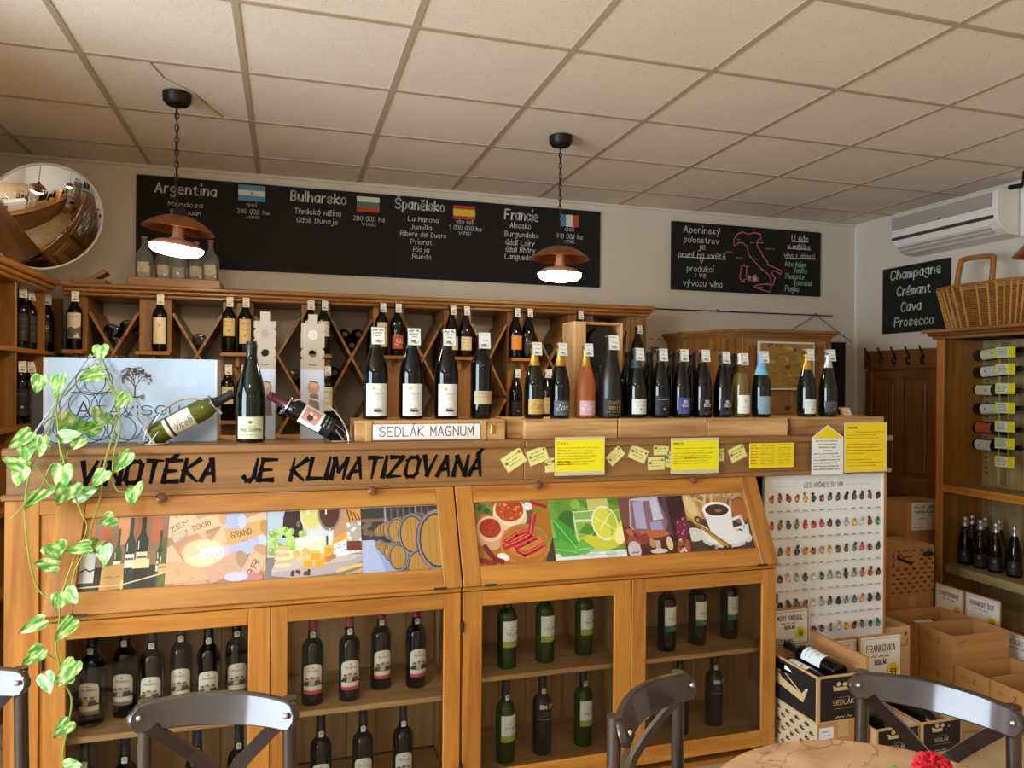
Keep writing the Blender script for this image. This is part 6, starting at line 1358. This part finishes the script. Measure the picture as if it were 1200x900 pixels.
boxpart('bottle_support', (XR-.10, XR-.03, 3.46, 3.48, .95, 1.82), 'drygrey_z', t)
ROWS = [(417.5, '#d9d4ac', '#16130e', .10, 0, 'dark bottle with cream label mounted sideways, topmost in the glazed cabinet'), (437, '#d4d2cc', '#16130e', .08, 0, 'dark bottle with white label mounted sideways second below the cabinet top'), (457, '#cfc8aa', '#16130e', .0, 1, 'dark bottle with base-end cream label mounted sideways third below the cabinet top'), (479.5, '#d4d2cc', '#16130e', .05, 0, 'dark bottle with white label mounted sideways above the red-labelled one'), (500.5, '#c05038', '#16130e', .0, 1, 'dark bottle with red label mounted sideways in the glazed cabinet'), (520.5, '#cfcec8', '#16130e', .0, 1, 'dark bottle with white label mounted sideways, lowest in the glazed cabinet')]
for i, (py, col, _, tl, early, lb) in enumerate(ROWS):
    z = atx(1145, py, 4.09).z; ez = Vector((0, -math.cos(tl), math.sin(tl))); ey = Vector((1, 0, 0)); ex = ey.cross(ez)
    R3 = Matrix((ex, ey, ez)).transposed()
    bottle('bordeaux', 'glass_black', (4.09, 3.565, z), lb, dict(style='logo' if i % 2 == 0 else 'plain', z=(.02, .125) if early else (.055, .17), w=.95, paper=col, accent='#5a5a3c'), 'cap_black' if i != 2 else 'cap_wine', .245, M=R3.to_euler())
for i, py in enumerate((412, 432, 455, 478, 500, 520, 542)):
    z = atx(1184, py, 3.99).z; tt = thing('price_clip', 'yellow and white price clip on the acrylic rods' if i < 6 else 'yellow and white price clip on the rods with no bottle behind it', 'price tag', (3.99, 3.31, z-.03), 0, 'yellow price clips' if i < 6 else None)
    part('clip', MB().box(3.993, 3.999, 3.235, 3.36, z-.034, z+.03), 'yellow_plastic', tt, bev=.002)
    cv = CV(fx(3.9925), .0001); cv.rect(-3.348, z-.03, -3.275, z+.026, '#d4d8cc')
    for k in range(4): cv.scrib(-3.342, z+.012-k*.011, .055, .007, '#3a3a38', w=.0025, seed=i*4+k)
    cv.scrib(-3.262, z-.02, .02, .02, '#3a3a20', seed=i); cv.obj('printed_price', 'print', tt)
for i, (px, X_, lb) in enumerate(((1131, 4.02, 'first'), (1139, 4.12, ''), (1149, 4.02, ''), (1154, 4.12, ''), (1167, 4.02, ''), (1171, 4.12, ''), (1189, 4.03, ''))):
    p = atx(px, 640, X_); bottle('champ', 'glass_black', (X_, p.y, .452), 'dark sparkling bottle with silver foil on the low shelf of the glazed cabinet', dict(style='logo', z=(.02, .10), w=.9, paper='#1c1e26', accent='#8a8ea0'), 'cap_silver', .255, cork=False, rotz=-1.0, sc=.93, name='sparkling_bottle', group='silver-foiled bottles in the glazed cabinet')
# ---- wicker basket on top
bc = Vector((4.06, 3.44, 1.90)); t = thing('wicker_basket', 'brown wicker basket with square handle on the glazed cabinet', 'basket', bc)
def bell(u, f): return Vector((bc.x+(.11+.05*f)*math.copysign(abs(math.cos(u))**.7, math.cos(u)), bc.y+(.27+.06*f)*math.copysign(abs(math.sin(u))**.7, math.sin(u)), bc.z+.004+.25*f))
NS = 40; wv = MB(); st = MB()
for r in range(20):
    f = r/19; P_ = []
    for i in range(NS*2):
        u = 2*PI*i/(NS*2); p = bell(u, f); n_ = Vector((math.cos(u), math.sin(u), 0)); P_.append(p+n_*(.005 if (i+r) % 2 else -.005))
    wv.tube(P_, .0044, 5, True)
for i in range(NS):
    u = 2*PI*(i+.25)/NS; st.tube([bell(u, f/4)+Vector((math.cos(u), math.sin(u), 0))*.004 for f in range(5)], .0058, 6)
part('weave', wv, 'wicker', t, smooth=True); part('stakes', st, 'wicker_light', t, smooth=True)
part('rim', MB().tube([bell(2*PI*i/60, 1.02) for i in range(60)], .011, 7, True), 'wicker', t, smooth=True)
part('bottom', MB().prism([tuple(bell(2*PI*i/32, 0))[:2] for i in range(32)], bc.z+.001, bc.z+.008), 'wicker', t)
part('handle', MB().tube(smooth_path([Vector((bc.x-.09, 3.61, 2.14)), Vector((bc.x-.07, 3.60, 2.30)), Vector((bc.x-.06, 3.575, 2.335)), Vector((bc.x-.06, 3.40, 2.325)), Vector((bc.x-.07, 3.375, 2.29)), Vector((bc.x-.09, 3.37, 2.14))], 6), .016, 8), 'wicker', t, smooth=True)
# ================================================================ CARTONS ON THE FLOOR
def carton(name, label, b, m, open_=False, grp=None, draw=None, pattern=None, flaps=()):
    x0, x1, y0, y1, z0, z1 = b; t = thing(name, label, 'box', ((x0+x1)/2, (y0+y1)/2, z0), 0, grp); w = .006
    if open_:
        boxpart('front_wall', (x0, x1, y0, y0+w, z0, z1), m, t, bev=0); boxpart('back_wall', (x0, x1, y1-w, y1, z0, z1), m, t, bev=0)
        boxpart('side_wall', (x0, x0+w, y0+w, y1-w, z0, z1), m, t, bev=0); boxpart('side_wall', (x1-w, x1, y0+w, y1-w, z0, z1), m, t, bev=0); boxpart('bottom', (x0+w, x1-w, y0+w, y1-w, z0, z0+w), m, t, bev=0)
    else:
        part('carton', MB().box(x0, x1, y0, y1, z0, z1), m, t, bev=.003)
        part('tape', MB().box((x0+x1)/2-.025, (x0+x1)/2+.025, y0-.0006, y1, z1-.0, z1+.0006).box((x0+x1)/2-.025, (x0+x1)/2+.025, y0-.0006, y0, z1-.06, z1), 'tape', t)
    for f in flaps: part('flap', f, 'cardboard', t)
    if draw:
        cv = CV(fy(y0-.0008), .00005); draw(cv, x0, x1, z0, z1); cv.obj('printed_front', 'print', t)
    if pattern:
        cv = CV(fx(x0-.0008), .00005); pattern(cv, -y1, -y0, z0, z1); cv.obj('printed_side', 'print', t)
    return t
def sed_front(cv, x0, x1, z0, z1):
    w, h = x1-x0, z1-z0; c = '#c9b184'; m_ = (x0+x1)/2
    cv.rect(x0+.012, z0+.006, x1-.004, z1-.008, '#171615')
    y = z1-h*.34; cv.poly([(m_-.045, y), (m_+.03, y), (m_+.048, y+.026), (m_+.03, y+.014), (m_-.03, y+.014), (m_-.05, y+.022)], c); cv.ell(m_-.022, y+.026, .010, .009, c); cv.ell(m_+.006, y+.024, .010, .008, c)
    cv.scrib(m_-.02, z0+h*.50, .05, .006, '#9a8658', seed=2); cv.text('SEDLÁK', m_, z0+h*.36, h*.10, c, al='c', width=None, wk=.16); cv.line([(m_-.045, z0+h*.28), (m_+.05, z0+h*.28)], .0016, '#9a8658'); cv.scrib(m_-.035, z0+h*.07, .075, h*.06, c, seed=5)
def sed_side(cv, u0, u1, z0, z1):
    h = z1-z0; cv.rect(u0+.004, z0+.004, u1-.010, z1-.008, '#1d1c1e'); m_ = u0+(u1-u0)*.55; c = '#c9b184'; y = z0+h*.28
    cv.poly([(m_-.10, y+.02), (m_+.07, y), (m_+.10, y+.065), (m_+.085, y+.06), (m_+.06, y+.03), (m_-.06, y+.05), (m_-.10, y+.075)], c); cv.line([(m_-.10, y+.07), (m_-.05, y+.08), (m_+.06, y+.03)], .006, c)
def cart_pattern(bg, ink):
    def d(cv, u0, u1, z0, z1):
        cv.rect(u0, z0, u1, z1, bg); rn = random.Random(3); cv.clip = (u0, z0, u1, z1); n = 0
        y = z0+.02
        while y < z1-.01:
            x = u0+.01+(n % 2)*.03
            while x < u1-.02:
                cv.poly([(x, y), (x+.022, y), (x+.028, y+.009), (x+.018, y+.005), (x, y+.006), (x-.004, y+.010)], ink); cv.line([(x+.002, y+.007), (x+.006, y+.013), (x+.012, y+.008), (x+.018, y+.012)], .003, ink); x += .058
            y += .027; n += 1
    return d
def front_pattern(cv, x0, x1, z0, z1):
    cart_pattern('#b8834c', '#4a3018')(cv, x0, x1, z0, z1); m_ = x0+(x1-x0)*.3; y = z0+(z1-z0)*.62
    cv.rect(x0+.02, y-.01, x0+.2, y+.085, '#b8834c'); cv.poly([(m_-.055, y+.04), (m_+.05, y), (m_+.075, y+.03), (m_+.05, y+.022), (m_-.03, y+.05), (m_-.06, y+.07)], '#33210f'); cv.line([(m_-.05, y+.05), (m_-.04, y+.08), (m_-.01, y+.05), (m_+.06, y+.055)], .007, '#33210f')
    cv.ell(x1-.05, z1-.05, .04, .018, '#2c1c0e')
def white_label(cv, x0, x1, z0, z1): cv.rect(x0+.008, z1-.062, x0+.075, z1-.016, '#dfe0ea'); cv.scrib(x0+.018, z1-.036, .045, .007, '#4a4a54', seed=2); cv.scrib(x0+.03, z1-.050, .03, .006, '#4a4a54', seed=3)
X1, X2 = 1.975, 2.215
carton('wine_carton', 'kraft carton with cart-pattern side and small white sticker, bottom of the stack by the cabinet', (X1, X2, 2.40, 2.74, 0, .236), 'cardboard', draw=white_label, pattern=cart_pattern('#c9b592', '#2a2018'))
fl = MB().box(-.12, .004, 0, .33, -.002, .002, Matrix.Translation((X2+.0, 2.405, .418)) @ Euler((0, 2.3, 0)).to_matrix().to_4x4())
carton('wine_carton', 'open black SEDLÁK wine carton with bottles lying in it, topmost of the stack', (X1, X2, 2.40, 2.74, .237, .418), 'cardboard_pale', True, draw=sed_front, pattern=sed_side, flaps=[MB().box(X2-.004, X2+.012, 2.41, 2.73, .40, .47)])
for (x, z, spin, lb) in ((2.105, .412, -.5, 'dark wine bottle with white label lying uppermost in the open black carton'), (2.025, .375, -.3, 'dark wine bottle with white label lying along the side of the open black carton'), (2.165, .36, .2, 'dark wine bottle lying deep in the open black carton by its flap')):
    ez = Vector((-.10, 1, .05 if x > 2.1 else .02)).normalized(); ey = Vector((-math.sin(spin), 0, -math.cos(spin))); ey = (ey-ez*ey.dot(ez)).normalized(); ex = ey.cross(ez)
    bottle('bordeaux', 'glass_black', (x, 2.425, z), lb, dict(style='plain', z=(.075, .175), w=1.2, paper='#e6ecf0'), 'cap_black', .245, M=Matrix((ex, ey, ez)).transposed().to_euler())
for a, b, l in ((2.235, 2.448, 'beside the tall stack'), (2.460, 2.665, 'next to the bare floor tiles')):
    carton('wine_carton', 'flat kraft carton under the black SEDLÁK carton '+l, (a, b, 2.38, 2.70, 0, .056), 'cardboard'); carton('wine_carton', 'low open black SEDLÁK carton '+l, (a, b, 2.38, 2.70, .057, .190), 'cardboard_pale', True, draw=sed_front)
    bottle('bordeaux', 'glass_black', ((a+b)/2+.02, 2.66, .150), 'dark bottle lying in the low black carton '+l, None, 'cap_black', .245, M=Euler((PI/2, 0, 0)))
carton('printed_carton', 'pale kraft carton with printed marks behind the FRANKOVKA card', (2.705, 2.885, 2.86, 3.16, 0, .395), 'cardboard_pale', draw=lambda cv, a, b, c, d: (cv.line([(a+.02, d-.06), (a+.02, d-.09), (b-.02, d-.09), (b-.02, d-.06)], .004, '#6a4a2c'), cv.scrib(a+.05, d-.17, .1, .018, '#8a6a40', seed=2), cv.scrib(a+.04, d-.26, .12, .02, '#8a3a24', seed=4), cv.ell(b-.03, d-.035, .008, .010, '#5a3c20')))
def code(cv, x0, x1, z0, z1): cv.rect(x0, z1-.085, x1, z1-.05, '#c08c50'); cv.scrib(x0+.03, z1-.04, .05, .022, '#8a6434', seed=2)
def side_code(cv, u0, u1, z0, z1): cv.rect(u0, z1-.10, u1, z1-.06, '#bf8a4c'); cv.text('Z', u0+(u1-u0)*.55, z1-.055, .020, '#7a5228', wk=.2); cv.text('25', u0+(u1-u0)*.2, z1-.05, .016, '#8a6434', wk=.14)
BX = (3.115, 3.47)
for y0, y1, l, l2 in ((2.83, 3.03, 'in front of the RULANDSKÉ card', 'empty'), (3.04, 3.24, 'in front of the CHARDONNAY card', 'with bottles')):
    carton('open_carton', 'closed brown carton beneath the open carton '+l, (*BX, y0, y1, 0, .164), 'cardboard', pattern=side_code); carton('open_carton', 'open brown carton '+l2+' '+l, (*BX, y0, y1, .165, .33), 'cardboard', True, draw=code, pattern=side_code)
for y0, y1, l in ((2.635, 2.82, 'holding white-capped bottles below the empty carton'), (2.42, 2.63, 'nearest the bare floor tiles of the brown row')):
    carton('open_carton', 'low open brown carton '+l, (*BX, y0, y1, 0, .20), 'cardboard', True, draw=code, pattern=side_code)
for x, y, z, c, l in ((3.20, 3.10, .250, 'cap_white', 'pale-capped bottle lying in the carton before the CHARDONNAY card'), (3.20, 3.18, .250, 'cap_black', 'dark-capped bottle lying in the carton before the CHARDONNAY card'), (3.22, 2.69, .10, 'cap_white', 'pale-capped bottle lying in the low carton before the MUŠKÁT card'), (3.30, 2.76, .10, 'cap_black', 'dark bottle lying in the low carton before the MUŠKÁT card')):
    bottle('bordeaux', 'glass_black', (x+.22 if c == 'cap_white' else x-.03, y, z), l, dict(style='plain', z=(.02, .17), w=2.6, paper='#d8d0bc'), c, .235, M=Euler((0, -PI/2 if c == 'cap_white' else PI/2, 0)))
carton('wine_carton', 'plain brown carton beneath the cart-patterned carton', (3.38, 3.70, 3.50, 3.76, 0, .31), 'cardboard')
carton('wine_carton', 'brown carton printed all over with small carts', (3.38, 3.70, 3.50, 3.76, .311, .605), 'cardboard', draw=front_pattern)
carton('wine_carton', 'brown carton at the bottom of the stack by the coat rack', (3.80, 4.12, 3.80, 4.05, 0, .50), 'cardboard')
carton('wine_carton', 'brown carton carrying a price card by the coat rack', (3.80, 4.12, 3.80, 4.05, .501, .80), 'cardboard')
single('wooden_ledge', MB().box(3.42, 3.62, 3.80, 4.0, .66, .70), 'honey_x', 'short wooden ledge between poster and stacked cartons', 'ledge', bev=.004)
single('ledge_post', MB().box(3.46, 3.58, 3.84, 3.96, 0, .66), 'old_z', 'dark wooden post carrying the short ledge', 'post', bev=.004)
single('plastic_bag', MB().sphere((3.05, 3.42, .46), .09, 14, 8, .45), 'tape', 'crumpled brown plastic wrap on the pale carton pile', 'wrap', smooth=True)
carton('wine_carton', 'plain brown carton under the crumpled wrap', (2.93, 3.10, 3.27, 3.55, 0, .418), 'cardboard')
# ---- handwritten price cards
def card_y(pl, pt, pr, pb, Y, z0, lines, label, big='55'):
    x0, x1, _, z1 = px_rect(pl, pt, pr, pb, Y); t = thing('price_card', label, 'price card', ((x0+x1)/2, Y, z0), 0, None)
    part('backing', MB().box(x0-.008, x1+.008, Y+.002, Y+.008, z0, z1+.010), 'cardboard', t); part('card', MB().box(x0, x1, Y, Y+.002, z0, z1), 'paper', t)
    cv = CV(fy(Y-.0004), .00004); w, h = x1-x0, z1-z0; draw_card(cv, x0, x1, z0, z1, lines, big); cv.obj('handwriting', 'print', t)
def draw_card(cv, x0, x1, z0, z1, lines, big):
    w, h = x1-x0, z1-z0; cv.rect(x0, z0, x1, z1, '#e9e5de')
    for P_ in ([(x0+.006, z0+.006), (x1-.006, z0+.006), (x1-.006, z1-.008), (x0+.006, z1-.008), (x0+.006, z0+.006)],): cv.line(P_, .0016, '#4a4038')
    cv.text(lines[0], x0+w*.14, z1-h*.30, h*.13, '#2a2420', width=w*.72, wk=.12); cv.scrib(x0+w*.25, z1-h*.42, w*.45, h*.06, '#2a2420', seed=3)
    if len(lines) > 1: cv.text(lines[1], x0+w*.34, z1-h*.56, h*.085, '#2a2420', width=w*.3, wk=.2)
    cv.scrib(x0+w*.08, z0+h*.14, w*.18, h*.05, '#2a2420', seed=5)
    cv.text(lines[2] if len(lines) > 2 else 'MORAVA', x0+w*.08, z0+h*.06, h*.07, '#3a2820', width=w*.5, wk=.2)
    cv.ell(x1-w*.2, z0+h*.30, w*.15, w*.15, '#e4cc1c', n=20); cv.text(big, x1-w*.25, z0+h*.22, h*.10, '#2a2410', wk=.25); cv.scrib(x1-w*.29, z0+h*.36, w*.18, h*.04, '#3a3418', seed=6)
card_y(905, 715, 946, 757, 2.795, .40, ('MODRÝ PORTUGAL', 'SEDLÁK', 'VELKÉ BÍLOVICE'), 'white handwritten PORTUGAL price card on the aroma chart', '58')
card_y(953, 752, 1003, 790, 2.765, .27, ('CABERNET', 'SEDLÁK'), 'white handwritten CABERNET price card behind the open black carton', '62')
card_y(1009, 746, 1055, 789, 2.73, .19, ('FRANKOVKA', 'SEDLÁK', 'VELKÉ BÍLOVICE'), 'white handwritten FRANKOVKA price card', '59')
# low cartons behind the cards carry them
carton('wine_carton', 'brown carton hidden behind the open black carton carrying two price cards', (1.99, 2.44, 2.755, 2.82, 0, .268), 'cardboard'); carton('wine_carton', 'brown carton carrying the FRANKOVKA card', (2.46, 2.665, 2.715, 2.82, 0, .189), 'cardboard')
def card_x(X_, ya, yb, z0, z1, lines, label, big):
    t = thing('price_card', label, 'price card', (X_, (ya+yb)/2, z0)); part('card', MB().box(X_, X_+.004, yb, ya, z0, z1), 'paper', t); part('backing', MB().box(X_+.004, X_+.010, yb-.004, ya+.004, z0, z1+.006), 'cardboard', t)
    part('foot', MB().box(X_+.002, X_+.03, (ya+yb)/2-.02, (ya+yb)/2+.02, 0, z0), 'cardboard', t)
    cv = CV(fx(X_-.0005), .00004); draw_card(cv, -ya, -yb, z0, z1, lines, big); cv.obj('handwriting', 'print', t)
card_x(3.70, 3.485, 3.30, .20, .378, ('CHARDONNAY', ), 'white handwritten CHARDONNAY price card by the glazed cabinet', '52'); card_x(3.70, 3.282, 3.075, .20, .38, ('RULANDSKÉ ŠEDÉ', ), 'white handwritten RULANDSKÉ ŠEDÉ price card by the glazed cabinet', '53'); card_x(3.60, 2.985, 2.76, .10, .275, ('MUŠKÁT MOR', ), 'white handwritten MUŠKÁT price card by the glazed cabinet', '50')
x0, x1, z0, z1 = px_rect(1069, 589, 1098, 621, 3.79)
t = thing('price_card', 'white handwritten two-column price card on the carton by the coat rack', 'price card', ((x0+x1)/2, 3.79, z0)); part('card', MB().box(x0, x1+.03, 3.792, 3.797, z0, z1), 'paper', t)
cv = CV(fy(3.7915)); cv.rect(x0, z0, x1+.03, z1, '#e9e5de'); 
for k, (a, b) in enumerate(((.08, .8), (.54, .8), (.08, .62), (.5, .62))): cv.text(('MÜLLER', 'MUŠKÁT', 'THURGAU', 'MORAV')[k], x0+(x1-x0+.03)*a, z0+(z1-z0)*b, .014, '#2a2018', width=(x1-x0)*.42, wk=.2)
cv.scrib(x0+.05, z0+.07, .07, .01, '#2a2018', seed=2); cv.scrib(x0+.01, z0+.015, .09, .012, '#6a2c1c', seed=4); cv.ell(x1-.02, z0+.045, .022, .022, '#d8c01c'); cv.obj('handwriting', 'print', t)
# ================================================================ BISTRO CHAIRS AND TABLE
def rail_pt(u, r=.27): a = u/r; return r*math.sin(a), .19-(r-.05)*(1-math.cos(a))*.9
def build_chair(name, label, loc, rz):
    t = thing(name, label, 'chair', loc, rz, 'dark bistro chairs')
    out = MB(); n = 24; W_ = .195; V = []; F = []
    for i in range(n+1):
        u = -W_+2*W_*i/n; x, y = rail_pt(u); e = 1-(abs(u)/W_)**14; hh = .027*max(.18, min(1, (max(0, 1-((abs(u)-W_+.028)/.028)**2) if abs(u) > W_-.028 else 1))**.5); top = .008*math.cos(u/W_*PI/2)
        nx, ny = math.sin(u/.27), math.cos(u/.27); th = .009
        for s_ in (-1, 1):
            V.append((x+nx*th*s_, y+ny*th*s_-hh*.34, .82-hh)); V.append((x+nx*th*s_, y+ny*th*s_+(hh+top)*.34, .82+hh+top))
    for i in range(n):
        b = i*4; c = b+4; F += [(b, c, c+1, b+1), (b+2, b+3, c+3, c+2), (b+1, c+1, c+3, b+3), (b, b+2, c+2, c)]
    F += [(0, 1, 3, 2), (n*4, n*4+2, n*4+3, n*4+1)]
    out.add(V, F); part('top_rail', out, 'chair_x', t, False, True, .003)
    for s_ in (-1, 1):
        x, y = rail_pt(s_*.165); y += .022
        part('back_leg', MB().tube(smooth_path([Vector((x, y, .85)), Vector((x, y, .80)), Vector((x*1.02, y+.0, .6)), Vector((x*1.06, y-.01, .44)), Vector((x*1.12, y+.05, 0))], 5), .0155, 10), 'chair_z', t, False, True)
        part('rivet', MB().sphere((x, y-.036, .825), .0065), 'chrome', t, False, True)
        x2, y2 = rail_pt(-s_*.10)
        P0 = Vector((x*.86, y-.022, .80)); P2 = Vector((-x*.93, y-.03, .47)); pts = [P0.lerp(P2, k/8)+Vector((0, .075*math.sin(PI*k/8)+(.006*s_), 0)) for k in range(9)]
        mb = MB(); V = []; F = []
        for k, p in enumerate(pts):
            d_ = (pts[min(k+1, 8)]-pts[max(k-1, 0)]).normalized(); sd = Vector((d_.z, 0, -d_.x)).normalized()*.015
            for q, hh in ((-1, -.005), (1, -.005), (1, .005), (-1, .005)): V.append(p+sd*q+Vector((0, hh, 0)))
        for k in range(8):
            for j in range(4): F.append((k*4+j, k*4+(j+1) % 4, k*4+4+(j+1) % 4, k*4+4+j))
        F += [(0, 1, 2, 3), (35, 34, 33, 32)]
        mb.add(V, F); part('cross_slat', mb, 'chair_z', t, False)
        part('front_leg', MB().tube([(s_*.15, -.14, .43), (s_*.175, -.18, 0)], .016, 10, taper=.8), 'chair_z', t, False, True)
    part('seat', MB().lathe([(1e-4, .435), (.17, .432), (.195, .438), (.20, .45), (.19, .46), (.16, .463), (1e-4, .455)], 36), 'chair_x', t, False, True)
    part('leg_ring', MB().tube([(.165*math.cos(2*PI*i/32), .165*math.sin(2*PI*i/32)-.0, .22) for i in range(32)], .009, 8, True), 'chair_x', t, False, True)
    return t
def chair_at(cx, cy, rz, label):   # (cx, cy): centre of the back rail
    ox = cx+math.sin(rz)*.17; oy = cy-math.cos(rz)*.17; return build_chair('bistro_chair', label, (ox, oy, 0), rz)
chair_at(-.14, 1.74, -.24, 'dark cross-back bistro chair standing before the brown-banded port bottles')
chair_at(.795, 1.515, .62, 'dark cross-back bistro chair turned in front of the black BIN bottles')
chair_at(1.44, 1.36, -.97, 'dark cross-back bistro chair between the stone table and the cartons')
chair_at(-.765, 2.05, .05, 'dark cross-back bistro chair beside the hanging plant vine')
def stonemat():
    mt, N, L, b = newmat('stone'); tc = N.new('ShaderNodeTexCoord')
    n1 = N.new('ShaderNodeTexNoise'); n1.inputs['Scale'].default_value = 5; n1.inputs['Detail'].default_value = 8; n1.inputs['Distortion'].default_value = 1.6; L.new(tc.outputs['Object'], n1.inputs['Vector'])
    cr = N.new('ShaderNodeValToRGB'); e = cr.color_ramp.elements; e[0].position = .3; e[0].color = (*lin('#a5765a'), 1); e[1].position = .72; e[1].color = (*lin('#d9b894'), 1); q = e.new(.5); q.color = (*lin('#c39a74'), 1)
    L.new(n1.outputs['Fac'], cr.inputs[0])
    n2 = N.new('ShaderNodeTexNoise'); n2.inputs['Scale'].default_value = 4; n2.inputs['Detail'].default_value = 6; n2.inputs['Distortion'].default_value = 2.5; L.new(tc.outputs['Object'], n2.inputs['Vector'])
    c2 = N.new('ShaderNodeValToRGB'); f = c2.color_ramp.elements; f[0].position = .485; f[0].color = (1, 1, 1, 1); f[1].position = .515; f[1].color = (1, 1, 1, 1); g = f.new(.5); g.color = (.30, .20, .14, 1); L.new(n2.outputs['Fac'], c2.inputs[0])
    mx = N.new('ShaderNodeMix'); mx.data_type = 'RGBA'; mx.blend_type = 'MULTIPLY'; mx.inputs[0].default_value = .8; L.new(cr.outputs[0], mx.inputs[6]); L.new(c2.outputs[0], mx.inputs[7]); L.new(mx.outputs[2], b.inputs['Base Color']); b.inputs['Roughness'].default_value = .3
    MATS['stone'] = mt
stonemat()
tc_ = Vector((1.065, 1.062, 0)); t = thing('bistro_table', 'round stone-topped bistro table', 'table', tc_)
part('stone_top', MB().lathe([(1e-4, .72), (.34, .72), (.354, .728), (.356, .742), (.348, .75), (1e-4, .75)], 64), 'stone', t, False, True)
part('pedestal', MB().lathe([(1e-4, .03), (.05, .03), (.03, .10), (.026, .60), (.05, .68), (.12, .72), (1e-4, .72)], 24), 'black_metal', t, False, True)
for k in range(3): a = 2*PI*k/3+.3; part('foot', MB().tube([(0, 0, .07), (.16*math.cos(a), .16*math.sin(a), .05), (.27*math.cos(a), .27*math.sin(a), .012)], .017, 8, taper=.7), 'black_metal', t, False, True)
# flower in a small vase on the table
fp = atz(1093, 897, .80); t = thing('red_flower', 'red carnation-like flower on the stone table', 'flower', (fp.x, fp.y, .75))
rn = random.Random(2); bl_ = MB()
for k in range(150):
    a = rn.uniform(0, 2*PI); el = rn.uniform(-.3, PI/2); d_ = Vector((math.cos(a)*math.cos(el), math.sin(a)*math.cos(el), math.sin(el)*.75)); c = Vector((0, 0, .045))+d_*.026
    s1 = d_.cross(Vector((rn.uniform(-1, 1), rn.uniform(-1, 1), .3))).normalized()*.008; s2 = d_.cross(s1).normalized()*.004
    bl_.add([c-s1, c+d_*.010+s2-s1*.4, c+d_*.012-s2+s1*.4, c+s1], [(0, 1, 2, 3)])
part('petals', bl_, 'red_petal', t, False, kind='stuff'); part('calyx', MB().lathe([(1e-4, .002), (.012, .004), (.016, .02), (.026, .040), (.02, .052), (1e-4, .056)], 16), 'red_petal', t, False, True)
p = atz(1046, 899, .752)-t.location; q0 = Vector((0, 0, .008)); part('stalk', MB().tube([q0, Vector((p.x*.5, p.y*.5, .006)), Vector((p.x, p.y, .004))], .003, 6), 'green_leaf', t, False, True)
